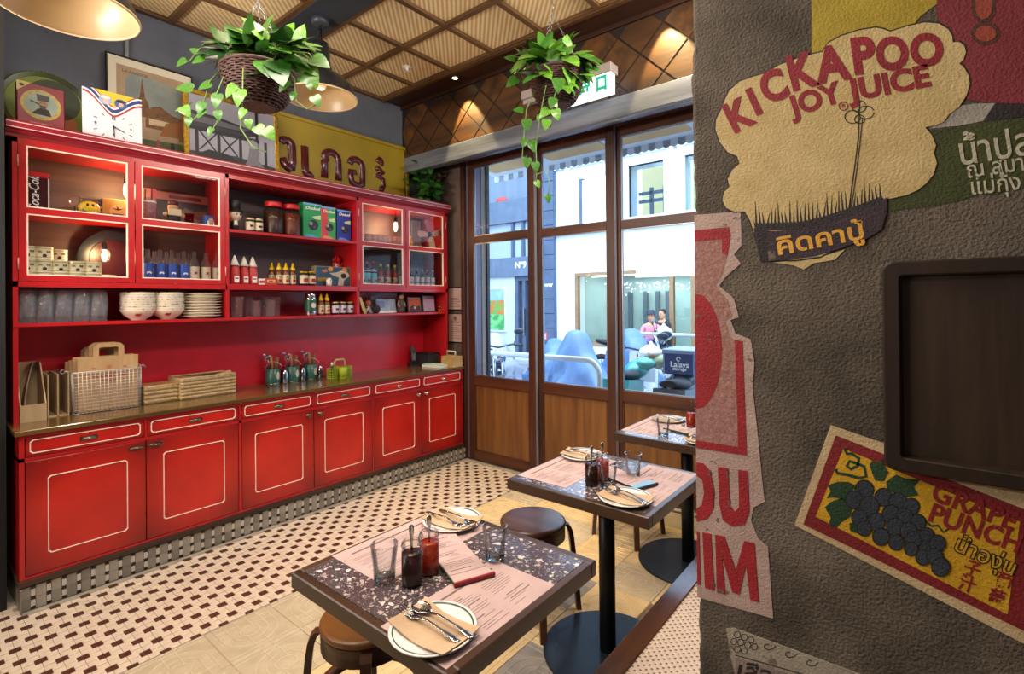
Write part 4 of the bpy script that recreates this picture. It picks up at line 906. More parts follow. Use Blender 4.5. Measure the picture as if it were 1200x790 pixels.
MB().prism([(0, .083), (0, .077), (.052, .055), (.053, .058)], .002, lambda u, v, w_: (.003+w_, u, v)).build('hour_hand', m_black, b)
MB().cyl((0, 0, 0), .005, .006, 12).build('pin', m_black, b, (.001, 0, .080), (0, pi/2, 0))
# framed painting of a temple
def framed(name, label, X, y0, y1, z1, wd, m_f, tilt, depth=.02):
    t = thing(name, label, 'picture', (X, (y0+y1)/2, ZT)); W, H = y1-y0, z1-ZT
    r = thing('tmp', None, None); bpy.data.objects.remove(r)
    f = []
    for q in ((-W/2, W/2, 0, wd), (-W/2, W/2, H-wd, H), (-W/2, -W/2+wd, wd, H-wd), (W/2-wd, W/2, wd, H-wd)):
        f.append(MB().rbox(-depth, 0, *q, .004).build('frame_side', m_f, t, rot=(0, -tilt, 0)))
    s = MB().box(-depth+.002, -.006, -W/2+wd*.9, W/2-wd*.9, wd*.9, H-wd*.9).build('sheet', m_paper, t, rot=(0, -tilt, 0))
    return t, s, W, H
t, s, W, H = framed('framed_painting', 'tall black framed painting of a spired temple with white mount, leaning on the wall', -3.93, .855, 1.345, 3.10, .012, m_black, .04)
sky_ = mat('painted_sky', '#6a7372', '#848a84', sc=6, rough=.8); sand_ = mat('painted_sand', '#8a735c', '#a08a70', sc=8, rough=.8); tem = mat('painted_temple', '#7a5236', '#4a3a26', sc=30, rough=.8); grn = mat('painted_green', '#3c4a34', '#57603c', sc=20, rough=.8)
a0, b0, c0, d0 = -W/2+.055, .06, W/2-.055, H-.06
X_ = lambda u: a0+(c0-a0)*u
Y_ = lambda v: b0+(d0-b0)*v
pz = lambda L: [(X_(u), Y_(v)) for u, v in L]
panel_art(s, [('mount', Q(-W/2+.012, .012, W/2-.012, H-.012), mat('cream_mount', '#c4bdac', rough=.8)), ('painting', pz([(0, 0), (1, 0), (1, 1), (0, 1)]), sand_), ('painted_sky', pz([(.12, .5), (.95, .45), (.95, .86), (.7, .9), (.5, .93), (.2, .92), (.12, .84)]), sky_),
  ('painted_spire', pz([(.22, .42), (.28, .62), (.32, .66), (.36, .90), (.40, .66), (.44, .62), (.5, .42)]), tem), ('painted_roof', pz([(.40, .40), (.48, .56), (.62, .60), (.80, .52), (.95, .50), (.95, .30), (.4, .30)]), tem), ('painted_columns', pz([(.45, .34), (.75, .36), (.75, .42), (.45, .42)]), colour('#b09a7a')), ('painted_trees', pz([(.6, .22), (.7, .4), (.95, .46), (.98, .2)]), mat('painted_autumn', '#6e5a30', '#8a4a26', sc=24, rough=.8)),
  ('painted_lawn', pz([(0, .0), (1, 0), (1, .16), (.6, .2), (0, .14)]), grn), ('painted_path', pz([(.05, .2), (.9, .24), (.9, .17), (.05, .13)]), sand_), ('painted_walker', pz([(.55, .05), (.62, .05), (.6, .17), (.56, .17)]), colour('#7a2a34')), ('painted_walker', pz([(.76, .03), (.84, .03), (.82, .16), (.77, .16)]), m_ink)], -.006, .0004)
text('LA PAGODE', .026, colour('#5a4a3c'), s, (-.004, -.09, d0-.035), FACE_X, .0006)
t, s, W, H = framed('gilt_frame', 'gilt framed black and white photograph of a trussed balcony behind the hanging pothos', -3.86, 1.26, 1.915, 2.99, .034, m_gold, .05, .03)
a0, b0, c0, d0 = -W/2+.034, .034, W/2-.034, H-.034
g = lambda h: mat('photo_'+h.strip('#'), h, rough=.5)
art = [('photograph', pz([(0, 0), (1, 0), (1, 1), (0, 1)]), g('#9a9aa6')), ('photo_roof', pz([(0, .50), (.62, .52), (.78, .60), (.78, .66), (.35, .74), (0, .76)]), g('#3c3c44')), ('photo_roof_light', pz([(.02, .60), (.6, .62), (.7, .66), (.3, .70), (.02, .70)]), g('#6a6a72')), ('photo_rail', pz([(0, .48), (.8, .48), (.8, .54), (0, .54)]), g('#2c2c34')), ('photo_ground', pz([(0, 0), (1, 0), (1, .14), (.5, .2), (0, .16)]), g('#34343a'))]
for u in (.06, .30, .55, .86): art.append(('photo_post', pz([(u, .1), (u+.035, .1), (u+.035, .52), (u, .52)]), g('#26262c')))
for u0 in (.095, .335): art += [('photo_brace', pz([(u0, .20), (u0+.02, .20), (u0+.205, .48), (u0+.185, .48)]), g('#26262c')), ('photo_brace', pz([(u0+.205, .20), (u0+.185, .20), (u0, .48), (u0+.02, .48)]), g('#26262c'))]
art += [('photo_tall_post', pz([(.755, .3), (.785, .3), (.785, .98), (.755, .98)]), g('#22222a')), ('photo_statue', pz([(.60, .04), (.86, .04), (.84, .14), (.78, .2), (.80, .34), (.74, .42), (.68, .40), (.66, .22)]), g('#74747c')), ('photo_statue_head', [(X_(.72)+.035*cos(k), Y_(.44)+.035*sin(k)) for k in [2*pi*j/14 for j in range(14)]], g('#8c8c94')), ('photo_bush', pz([(.04, .1), (.2, .22), (.42, .2), (.56, .1)]), g('#1c1c22'))]
panel_art(s, art, -.006, .0003)
# yellow sign with raised maroon letters
t = thing('shop_sign', 'long mustard yellow signboard with raised maroon lettering leaning on the wall', 'sign', (-3.96, 2.56, ZT))
m_mus = mat('mustard_board', '#8a7410', '#a08818', sc=3, rough=.5, bump=.1, bsc=30); m_mar = mat('maroon_relief', '#4a0f1c', '#571422', sc=8, rough=.22, coat=.4)
bd = MB().rbox(-.012, .012, -.70, .69, 0, .585, .003).build('board', m_mus, t, rot=(0, -.02, 0))
for q in ((-.70, .69, .555, .585), (-.70, .69, 0, .03), (-.70, -.67, .03, .555), (.655, .69, .03, .555)): MB().rbox(.012, .022, *q, .003).build('frame_side', m_mus, bd)
MB().box(.012, .0135, .645, .655, .03, .555).build('painted_line', m_mar, bd)
def relief(pts_list, r=.026):
    b = MB()
    for pts in pts_list: b.tube([(.018, u, v) for u, v in pts], r*.92, 10)
    return b
LB = .105
def letter_at(px, shapes, r=.036):
    y = onx(px, 180, -3.94).y-2.56
    o = relief(shapes, r).build('letter', m_mar, bd, (0, y, LB)); o.scale = (.55, 1.06, .94); return o
arc = lambda cx, cy, rx, ry_, a0_, a1_, n=9: [(cx+rx*cos(a0_+(a1_-a0_)*k/n), cy+ry_*sin(a0_+(a1_-a0_)*k/n)) for k in range(n+1)]
h_ = .285
letter_at(338, [arc(-.012, .235, .045, .045, pi*.9, 0)+[(.034, .20), (.034, .10), (.024, .03)], [(-.045, .12), (-.02, .06), (.024, .025)]], .038)
letter_at(361, [[(-.02, h_-.02), (-.02, .06)]+arc(.012, .055, .034, .038, pi, 1.75*pi, 7)])
letter_at(389, [[(-.062, .02), (-.062, .17), (-.045, .19), (-.062, .215)]+arc(0, .205, .062, .065, pi*.85, 0, 10)+[(.064, .10), (.064, .02)]])
letter_at(418.5, [arc(-.005, .19, .062, .07, pi*.95, 0, 9)+[(.058, .10), (.055, .03), (.01, .012), (-.045, .03), (-.06, .085), (-.052, .135), (-.025, .135), (-.02, .105)]])
letter_at(446, [[(-.045, .205), (-.01, .225), (.035, .19), (-.01, .165), (-.045, .15), (0, .14), (.03, .12), (.035, .06), (.02, .018), (-.012, .025)], arc(.0, .29, .022, .022, -pi*.4, pi*1.2, 8)+[(.01, .335)]], .029)
# conduit on the wall
pp = onx(148.5, 30, -3.985)
struct('trim_7', MB().cyl((-3.985, pp.y, 2.6), .012, ZC-2.6, 12).box(-4.0, -3.97, pp.y-.022, pp.y+.022, 3.38, 3.395), mat('grey_conduit', '#7b7f86', rough=.4))

# ================================================================ ON THE WORKTOP
ZW = .890
m_file = wood('pale_file_wood', '#a58a66', '#b89c78', axis=2, sc=20, rough=.6)
def file_box(t, full=True):
    th = .006; b = MB(); D, Wd = .24, .105
    side = [(0, 0), (0, .09), (-.16, .30), (-D, .30), (-D, 0)]
    for y in (-Wd/2, Wd/2-th): MB().prism(side, th, lambda u, v, w_: (u, y+w_, v)).build('side_panel', m_file, t)
    MB().box(-th, 0, -Wd/2+th, Wd/2-th, 0, .09).build('front_panel', m_file, t)
    MB().box(-D, -D+th, -Wd/2+th, Wd/2-th, 0, .30).build('back_panel', m_file, t)
    MB().box(-D+th, -th, -Wd/2+th, Wd/2-th, 0, th).build('bottom', m_file, t)
t = thing('magazine_file', 'pale wooden magazine file with sloping sides at the end of the worktop', 'file box', (-3.655, .478, ZW)); file_box(t)
t = thing('menu_folder', 'brown curved menu folder standing inside the wooden magazine file', 'folder', (-3.70, .482, ZW+.007))
MB().rings([[(-.01-.13*k/8, y-.035+.05*(k/8)**1.6, .002+.285*k/8) for y in (0, .006)]+[(-.16-.06*k/8, y-.03+.05*(k/8)**1.6, .002+.285*k/8) for y in (.006, 0)] for k in range(9)], 0, False).build('cover', mat('brown_leather', '#5a3a26', '#7a543a', sc=10, rough=.5), t)
t = thing('magazine_file', 'second wooden file, set back between the first one and the wire basket', 'file box', (-3.71, .585, ZW))
for y in (-.04, .0, .045): MB().box(-.22, 0, y-.003, y+.003, 0, .235).build('divider', m_file, t)
MB().box(-.22, 0, -.037, .042, 0, .005).build('bottom', m_file, t); MB().box(-.225, -.22, -.043, .048, 0, .235).build('back_panel', m_file, t)
# wire basket with folded paper bags
t = thing('wire_basket', 'white wire basket full of folded brown paper bags', 'basket', (-3.67, .80, ZW)); y0, y1, D, Hh = -.158, .158, -.19, .235
m_wire = mat('white_wire', '#c8c2bc', rough=.35, metal=.4); wr = MB(); n = 17
for k in range(n):
    y = y0+(y1-y0)*k/(n-1); wr.rod((0, y*.97, .004), (0, y, Hh), .0018, 5); wr.rod((D, y*.97, .004), (D, y, Hh), .0018, 5); wr.rod((0, y*.97, .004), (D, y*.97, .004), .0018, 5)
for k in range(10):
    x = D*k/9
    for y in (y0, y1): wr.rod((x, y*.97, .004), (x, y, Hh), .0018, 5)
for k in range(13):
    z = .006+.222*k/12; s_ = .97+.03*k/12
    wr.tube([(0, y0*s_, z), (0, y1*s_, z), (D, y1*s_, z), (D, y0*s_, z)], .0014, 4, closed=True)
tag(wr.build('wire_mesh', m_wire, t), kind='stuff')
MB().tube([(0, y0, Hh), (0, y1, Hh), (D, y1, Hh), (D, y0, Hh)], .0032, 6, closed=True).build('rim', m_wire, t)
for s_, y in ((-1, y0), (1, y1)): MB().tube([(-.05, y, Hh), (-.05, y+s_*.022, Hh+.012), (-.05, y+s_*.034, Hh-.004), (-.14, y+s_*.034, Hh-.004), (-.14, y+s_*.022, Hh+.012), (-.14, y, Hh)], .003, 6).build('handle', m_wire, t)
def bag(t, W, H, lettered):
    MB().rbox(-.018, .0, -W/2, W/2, 0, H, .003).build('sack', m_kraft, t)
    for x in (-.003, -.015):
        hb = [(-.072, H-.01), (-.072, H+.058), (-.052, H+.078), (.052, H+.078), (.072, H+.058), (.072, H-.01), (.046, H-.01), (.046, H+.048), (.040, H+.054), (-.040, H+.054), (-.046, H+.048), (-.046, H-.01)]
        MB().prism(hb[:6][::1]+hb[6:], .004, lambda u, v, w_: (x+w_, u, v)).build('handle', m_kraft, t)
    if lettered:
        text('THE BURGER STALL', .020, m_inkr, t, (.0006, 0, H-.112), FACE_X, .0003, .0006); text('ORIGINAL', .016, m_inkr, t, (.0006, 0, H-.14), FACE_X, .0003, .0004)
        for u in (-.07, .075): text('TH', .014, m_inkr, t, (.0006, u, H-.066), FACE_X, .0003, .0005)
        MB().prism(disc(0, H-.062, .013), .0006, lambda u, v, w_: (w_, u, v)).build('emblem', mat('pale_red_ink', '#a8694a', rough=.8), t)
for k, (x, dy, H, lb) in enumerate(((-.012, .005, .315, 'foremost brown paper bag with red print in the wire basket'), (-.045, -.008, .318, 'second brown paper bag in the wire basket, just behind the printed one'), (-.078, -.02, .30, 'third brown paper bag in the wire basket'), (-.115, -.03, .29, 'rearmost brown paper bag in the wire basket'))):
    t = thing('paper_bag', lb, 'bag', (-3.67+x, .80+dy, ZW+.007), group='paper bags in the wire basket'); bag(t, .285, H-.007, k == 0)
# woven baskets
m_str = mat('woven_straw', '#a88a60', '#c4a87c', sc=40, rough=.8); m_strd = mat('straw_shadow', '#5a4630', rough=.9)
def straw(t, W, D, H, lid):
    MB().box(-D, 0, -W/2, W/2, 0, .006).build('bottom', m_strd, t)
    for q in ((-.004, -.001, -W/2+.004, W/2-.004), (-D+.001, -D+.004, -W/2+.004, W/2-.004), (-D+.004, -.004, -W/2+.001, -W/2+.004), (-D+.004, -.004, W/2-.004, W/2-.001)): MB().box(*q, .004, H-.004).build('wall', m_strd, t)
    wv = MB(); pit = .011; sl = .040
    def face(fn, L):
        rows = int((H-.004)/.021); n = int(L/pit)
        for r in range(rows):
            z0 = .002+(H-.004)*r/rows; z1 = .002+(H-.004)*(r+1)/rows
            for k in range(n+2):
                a = k*pit-sl*.5; 
                p, q = (min(max(a+sl*.6, 0), L), z0), (min(max(a, 0), L), z1)
                if abs(p[0]-q[0]) < .002: continue
                wv.rod(fn(*p), fn(*q), .0036, 5)
    face(lambda u, v: (.0, -W/2+u, v), W); face(lambda u, v: (-D+u, -W/2, v), D); face(lambda u, v: (-u, W/2, v), D); face(lambda u, v: (-D, W/2-u, v), W)
    tag(wv.build('weave', m_str, t), kind='stuff')
    MB().tube([(0, -W/2, H), (0, W/2, H), (-D, W/2, H), (-D, -W/2, H)], .0055, 6, closed=True).build('rim', m_str, t)
    if lid: MB().rbox(-D+.004, -.004, -W/2+.004, W/2-.004, H-.004, H+.004, .003).build('lid', mat('straw_lid', '#9c6a44', '#b98a5c', sc=50, rough=.8), t)
t = thing('woven_basket', 'small lidded straw basket between wire basket and the large straw basket', 'basket', (-3.705, 1.075, ZW), .02); straw(t, .185, .17, .105, True)
t = thing('woven_basket', 'large open straw basket with brown paper inside', 'basket', (-3.69, 1.342, ZW), .06); straw(t, .335, .20, .135, False)
t = thing('paper_wad', 'folded brown paper sticking out of the large straw basket', 'paper', (-3.69, 1.342, ZW), .06)
MB().obox(Matrix.Translation((-.06, .08, .125)) @ Matrix.Rotation(.25, 4, 'X') @ Matrix.Rotation(-.15, 4, 'Y'), .045, .07, .010).build('sheet', m_kraft, t); MB().obox(Matrix.Translation((-.10, -.06, .12)) @ Matrix.Rotation(-.1, 4, 'X'), .06, .08, .010).build('sheet', mat('dark_kraft', '#8a6440', '#9c7650', sc=20, rough=.9), t); MB().box(-.16, -.03, -.14, .14, .008, .11).build('stack', m_kraft, t)
# cutlery tins
m_gtin = mat('green_tin', '#1f4a40', '#2a5c50', sc=9, rough=.35); m_ut = wood('utensil_wood', '#7a5632', '#a07c50', axis=2, sc=20, rough=.6)
def cutlery(t):
    r = .052; MB().lathe([(r-.004, 0), (r, .003), (r, .008)], 22).build('foot', m_cap, t)
    MB().lathe([(r, .008), (r, .120), (r-.003, .122), (r-.004, .112), (r-.004, .012)], 22, caps=False).build('can', m_gtin, t)
    MB().prism(ell(.018, .066, .016, .030, 18), .0015, lambda u, v, w_: (r*cos(u/r)+w_, r*sin(u/r), v)).build('badge', cream_lab, t)
    MB().prism([(-.040, .085), (-.008, .085), (-.008, .096), (-.040, .096)], .0012, lambda u, v, w_: (r*cos(u/r)+w_, r*sin(u/r), v)).build('label_print', colour('#8a7a4a'), t)
    MB().tube([(.02, .048, .110), (.05, .050, .135), (.045, .02, .165), (0, -.02, .178), (-.03, -.048, .120)], .0022, 6).build('wire_handle', m_wire, t)
    rn = random.Random(4)
    for k in range(9):
        a = rn.uniform(0, 2*pi); q = rn.uniform(.005, .030); l = rn.uniform(.10, .135)
        o = Vector((q*cos(a), q*sin(a), .09)); e = o+Vector((.03*cos(a), .03*sin(a)-.01, l))
        if k < 6: MB().rod(o, e, .0055, 6, r2=.0075).build('chopstick', m_ut, t)
        else: b_ = MB().rod(o, e, .003, 6); b_.sphere(e, .014, 10, 6, sx=.4); b_.build('spoon', m_metal, t)
for k, (x, y) in enumerate(((-3.86, 1.845), (-3.865, 2.0), (-3.87, 2.155))):
    put('cutlery_tin', cutlery, 'green cutlery tin with oval badge, %s from the straw basket' % NTH[k], 'cutlery tin', (x, y, ZW), 'green cutlery tins')
m_ibot = mat('steel_bottle', '#a8aeb4', rough=.15, metal=1)
for k, (x, y) in enumerate(((-3.83, 1.925), (-3.835, 2.075), (-3.84, 2.225))):
    def shaker(t): MB().lathe([(.019, 0), (.021, .004), (.021, .075), (.014, .09), (.012, .105), (.002, .108)], 14).build('body', m_ibot, t)
    put('steel_shaker', shaker, 'small steel shaker standing behind the %s cutlery tin' % NTH[k], 'shaker', (x, y, ZW), 'steel shakers')
# lime green caddy
m_lime = mat('lime_plastic', '#8a9a14', '#a2b020', sc=6, rough=.4)
t = thing('lime_caddy', 'lime green plastic caddy of slatted cups with arched handle', 'caddy', (-3.72, 2.34, ZW))
def slatcup(t, x, y, r, h, solid):
    b = MB().lathe([(r-.003, 0), (r, .002), (r, .006), (r-.003, .006)], 14)
    if solid: b.lathe([(r*.86, .004), (r, h), (r-.003, h), (r*.8, .006)], 14)
    else:
        for k in range(14): a = 2*pi*k/14; b.box(-.0012+r*cos(a), .0012+r*cos(a), r*sin(a)-.003, r*sin(a)+.003, .004, h)
        for z in (.02, .042, .064, h-.004): b.tube([(r*cos(2*pi*k/14), r*sin(2*pi*k/14), z) for k in range(14)], .003, 4, closed=True)
    b.lathe([(r-.003, 0.001), (r-.004, .0035)], 14)
    o = b.build('cup', m_lime, t, (x, y, 0)); tag(o, kind='stuff' if not solid else None)
slatcup(t, -.02, -.068, .040, .088, False); slatcup(t, .03, .0, .036, .088, True); slatcup(t, -.02, .068, .040, .088, False); slatcup(t, -.07, 0, .036, .088, True)
MB().tube([(-.02, -.048, .08), (-.02, -.046, .135), (-.02, -.036, .148), (-.02, .036, .148), (-.02, .046, .135), (-.02, .048, .08)], .007, 8).build('handle', mat('lime_cream', '#b8b06a', rough=.5), t)
t = thing('condiment_bottle', 'small dark bottle with white cap held in the lime caddy', 'bottle', (-3.74, 2.27, ZW+.007)); MB().lathe([(.014, 0), (.015, .07), (.008, .085), (.008, .10)], 12).build('bottle', m_black, t); MB().lathe([(.009, .098), (.009, .122)], 10).build('cap', m_white, t)
# telephone, box, pad, wooden caddy
t = thing('telephone', 'black cordless telephone upright on its cradle', 'telephone', (-3.87, 3.225, ZW), -.35)
MB().rings([[(x*s_, y*s_, z) for x, y in ((-.05, -.045), (.05, -.045), (.05, .045), (-.05, .045))] for z, s_ in ((0, 1), (.02, .95), (.045, .55))], 0, False).build('cradle', m_black, t)
hs = MB().obox(Matrix.Translation((-.005, 0, .105)) @ Matrix.Rotation(-.25, 4, 'Y'), .011, .024, .078).build('handset', mat('phone_black', '#17181c', rough=.3), t, bevel=.004)
MB().obox(Matrix.Translation((-.018, 0, .148)) @ Matrix.Rotation(-.25, 4, 'Y') @ Matrix.Translation((.0118, 0, 0)), .0006, .018, .016).build('screen', colour('#66727e', .2), t); MB().obox(Matrix.Translation((.004, 0, .085)) @ Matrix.Rotation(-.25, 4, 'Y') @ Matrix.Translation((.0118, 0, 0)), .0006, .018, .032).build('keypad', colour('#4a4e56', .4), t)
MB().tube([(-.02, -.018, .18), (-.03, -.018, .215)], .004, 6).build('aerial', m_black, t)
t = thing('cash_box', 'matt black box behind the wooden caddy and the green pad', 'box', (-3.76, 3.325, ZW)); MB().rbox(-.13, .08, -.075, .06, 0, .115, .004).build('body', mat('matt_black_box', '#14161b', '#1b1d22', sc=8, rough=.7), t); MB().rbox(-.133, .083, -.078, .063, .115, .128, .004).build('lid', m_black, t)
t = thing('note_pad', 'pale green note pad lying flat at the end of the worktop', 'pad', (-3.60, 3.275, ZW), .12); MB().rbox(-.12, .10, -.065, .065, 0, .022, .002).build('pages', m_white, t); MB().rbox(-.121, .101, -.066, .066, .022, .026, .001).build('cover', mat('mint_cover', '#9cc4b0', '#b0d2c0', sc=4, rough=.5), t)
t = thing('wooden_caddy', 'light wooden caddy with a carrying handle beside the wall', 'caddy', (-3.508, 3.395, ZW), 0); m_oak = wood('light_oak', '#a8824c', '#c09a62', axis=1, sc=20, rough=.5)
for nm, q in (('front_panel', (.068, .078, -.062, .062, 0, .10)), ('back_panel', (-.08, -.07, -.062, .062, 0, .10)), ('side_panel', (-.07, .068, -.062, -.052, 0, .10)), ('side_panel', (-.07, .068, .052, .062, 0, .10)), ('bottom', (-.07, .068, -.052, .052, 0, .008)), ('divider', (-.07, .068, -.004, .004, .008, .11))): MB().box(*q).build(nm, m_oak, t)
MB().tube([(-.06, 0, .108), (-.06, 0, .142), (.045, 0, .142), (.045, 0, .108)], .009, 8).build('handle', colour('#c4b8a8', .5), t)
for k, (x, y) in enumerate(((-.04, .028), (.03, -.03))):
    t2 = thing('receipt_roll', ('white paper roll in the light wooden caddy', 'second white paper roll in the light wooden caddy')[k], 'paper roll', Vector((-3.508+x, 3.395+y, ZW+.009))); MB().lathe([(.006, 0), (.02, 0), (.02, .088), (.006, .088)], 14, caps=False).build('roll', m_white, t2)

# ================================================================ NOTICES BY THE DOOR
for k, (p0, p1, lb) in enumerate((((526, 338), (542, 362.5), 'upper pink printed licence pinned on the wall strip beside the door frame'), ((526, 368), (542, 401), 'lower pink printed licence in a dark holder beside the door frame'))):
    a, b_ = ony(*p0, 3.532), ony(*p1, 3.532); W, H = b_.x-a.x, a.z-b_.z
    t = thing('licence', lb, 'notice', ((a.x+b_.x)/2, 3.534, b_.z))
    MB().box(-W/2-.008, W/2+.008, -.006, 0, -.012, H+.012).build('holder', m_black, t)
    MB().box(-W/2, W/2, -.008, -.006, 0, H).build('sheet', mat('pink_paper', '#b8948c', '#c8a69c', sc=14, rough=.7), t)
    pr = MB()
    for r in range(9 if k else 6):
        z = H*(.12+.62*r/8); pr.box(-W*.38, W*(.38-.1*(r % 3)), -.0085, -.008, z, z+.006)
    tag(pr.build('print', mat('grey_print', '#8a6a66', rough=.8), t), kind='stuff')
    if k: MB().prism([(u, v+H*.85) for u, v in disc(0, 0, .022)], .001, lambda u, v, w_: (u, -.008-w_, v)).build('crest', colour('#6a5450'), t)

# ================================================================ EXIT SIGN
a, b_ = ony(614, 120, 3.12), ony(717.5, 92, 3.12)
t = thing('exit_sign', 'lit white exit sign box with green lettering, partly behind the hanging plant', 'exit sign', ((a.x+b_.x)/2, 3.14, 2.93)); W = b_.x-a.x
MB().rbox(-W/2-.006, W/2+.006, -.05, .056, .135, .20, .004).build('housing', mat('exit_housing', '#8d8280', '#9a8f8c', sc=5, rough=.45), t)
MB().rbox(-W/2+.22, W/2, -.040, .02, -.004, .135, .002).build('face', mat('exit_white', '#e4f4ff', emit=1.3), t); MB().rbox(-W/2, -W/2+.22, -.035, .02, .10, .135, .002).build('housing_side', mat('exit_housing', '#8d8280'), t)
m_ex = mat('exit_green', '#00a07a', emit=.4)
text('EXIT', .105, m_ex, t, (W/2-.352, -.0405, .064), FACE_Y, .002, .005, sx=.82); text('出', .118, m_ex, t, (W/2-.200, -.0405, .067), FACE_Y, .002, .0055, sx=.80); text('口', .118, m_ex, t, (W/2-.072, -.0405, .067), FACE_Y, .002, .0055, sx=.80)

# ================================================================ PENDANT LAMPS
m_shade = mat('black_enamel_shade', '#1c1c1f', '#242427', sc=4, rough=.35, coat=.2); m_shin = mat('tan_enamel_inside', '#a08660', '#b0946c', sc=4, rough=.35); m_cream = mat('cream_rim', '#c8ad88', rough=.4)
def pendant(label, x, y, z, top):
    t = thing('pendant_lamp', label, 'lamp', (x, y, z), group='industrial pendant lamps'); R_o = .238
    out = [(R_o, 0), (R_o*.985, .012), (.225, .05), (.195, .10), (.15, .14), (.105, .165), (.078, .185), (.074, .215), (.066, .22), (.060, .33), (.052, .37), (.020, .385), (.002, .387)]
    MB().lathe(out, 40, caps=False).build('shade', m_shade, t)
    MB().lathe([(R_o-.004, .001), (.218, .05), (.188, .098), (.143, .137), (.098, .160), (.07, .178), (.002, .18)], 40, caps=False).build('shade_inside', m_shin, t)
    MB().lathe([(R_o-.006, .0), (R_o-.004, -.005), (R_o+.003, -.005), (R_o+.005, .003), (R_o, .006)], 40, caps=False).build('rim', m_cream, t)
    MB().lathe([(.02, .18), (.022, .14), (.036, .10), (.038, .085), (.028, .062), (.002, .058)], 16).build('bulb', mat('pearl_bulb', '#ffe2b0', emit=.5), t)
    ch = MB(); zz = .385; k = 0
    while zz < top-z-.05:
        pts = [((.010*cos(a) if k % 2 else 0), (0 if k % 2 else .010*cos(a)), zz+.016+.018*sin(a)) for a in [2*pi*j/10 for j in range(10)]]
        ch.tube(pts, .0026, 5, closed=True); zz += .027; k += 1
    tag(ch.build('chain', m_blackm, t), kind='stuff')
    MB().tube([(.012, 0, .385), (.014, .004, (top-z)*.6), (.006, 0, top-z-.02)], .004, 6).build('cord', m_black, t)
    MB().lathe([(.055, top-z-.001), (.056, top-z-.03), (.045, top-z-.042), (.01, top-z-.045)], 24).build('ceiling_rose', mat('slate_rose', '#3c4048', rough=.4), t)
    l = lamp('pendant_light', 'POINT', (0, 0, 0), .9, (1, .80, .55), size=.03); l.parent = t; l.location = (0, 0, .05)
pendant('black enamel pendant lamp close above the clock and the portrait tin', -2.71, .466, 2.715, ZC-.002)
pendant('black enamel pendant lamp hung from the dark beam behind the pothos', -3.14, 1.836, 2.885, ZC-.03)

# sprinkler rose in the bamboo ceiling
p = onz(477, 79, ZC); t = thing('sprinkler', 'small chrome sprinkler head in a bamboo ceiling panel', 'sprinkler', (p.x, p.y, ZC+.002)); MB().lathe([(.040, 0), (.036, -.006), (.016, -.008), (.012, -.014), (.012, -.03), (.02, -.032), (.02, -.035)], 18).build('rose', m_white, t); MB().cyl((0, 0, -.012), .009, .003, 10).build('core', m_black, t)

# ================================================================ POTHOS
def leafmesh(m, bend=.18):
    out = [(0, 0), (.20, -.07), (.40, .06), (.44, .28), (.34, .56), (.16, .84), (0, 1.0)]
    v = [(0, y, -bend*y*y+.02) for y in (0, .15, .35, .55, .78, 1.0)]; f = []; sp = [0, .0, .15, .35, .55, .78, 1.0]
    v = []
    for x, y in out: v.append((0, max(y, 0), -bend*max(y, 0)**2))
    for s_ in (1, -1):
        b = len(v)
        for x, y in out: v.append((s_*x, y, -bend*y*y+.10*abs(x)))
        for k in range(6):
            q = (k, k+1, b+k+1, b+k) if s_ < 0 else (k, b+k, b+k+1, k+1)
            f.append(q)
    me = MB(); me.add(v, f, 0, True); return me.mesh('leaf', m)
m_lf = [mat('pothos_leaf_%d' % k, a, b, sc=5, rough=.35, lo=.35, hi=.75, coat=.2) for k, (a, b) in enumerate((('#204814', '#366a1e'), ('#2e6018', '#4c8426'), ('#457c1e', '#76a434'), ('#183a1a', '#265222')))]
m_stem = mat('pothos_stem', '#5a7a34', '#7c9450', sc=10, rough=.5)
LM = [leafmesh(m, b) for m, b in zip(m_lf, (.18, .25, .3, .12))]
def put_leaf(t, o, pos, d, size, up, k):
    d = Vector(d).normalized(); n = Vector(up); n = (n-d*n.dot(d)).normalized(); s_ = d.cross(n)
    l = bpy.data.objects.new('leaf', LM[k]); COL.objects.link(l); l.parent = t
    M_ = Matrix((s_, d, n)).transposed().to_4x4(); M_.translation = Vector(pos)-o
    l.matrix_basis = M_ @ Matrix.Diagonal((size, size, size, 1))
def wicker(t, r, h, m=None):
    m = m or mat('dark_wicker', '#3a221c', '#5c3c34', sc=60, rough=.7)
    pr = [(r*.45, 0), (r*.72, h*.16), (r*.90, h*.45), (r*.98, h*.75), (r, h)]
    MB().lathe([(q*.955, z) for q, z in pr], 24, caps=False).build('liner', mat('liner', '#1d1512', rough=.9), t)
    MB().cyl((0, 0, 0), r*.46, .006, 20).build('bottom', m, t)
    wv = MB(); rows = 17
    def rad(f):
        for (a, b), (c, d) in zip(pr, pr[1:]):
            if f*h <= d+1e-6: return a+(c-a)*(f*h-b)/(d-b)
        return r
    for i in range(rows):
        f = (i+.5)/rows; q = rad(f); n = 44
        wv.tube([((q+.0028*(1 if (k+i) % 2 else -1))*cos(2*pi*k/n), (q+.0028*(1 if (k+i) % 2 else -1))*sin(2*pi*k/n), f*h) for k in range(n)], h/rows*.44, 4, closed=True)
    for k in range(22):
        a = 2*pi*(k+.25)/22; wv.tube([(rad(f)*cos(a), rad(f)*sin(a), f*h) for f in (0, .2, .45, .75, 1.0)], .0028, 4)
    tag(wv.build('weave', m, t), kind='stuff')
    MB().tube([(r*cos(2*pi*k/24), r*sin(2*pi*k/24), h) for k in range(24)], .008, 6, closed=True).build('rim', m, t)
    MB().cyl((0, 0, h*.80), r*.93, .008, 20).build('soil', mat('soil', '#1c130c', '#2c2016', sc=60, rough=1), t)
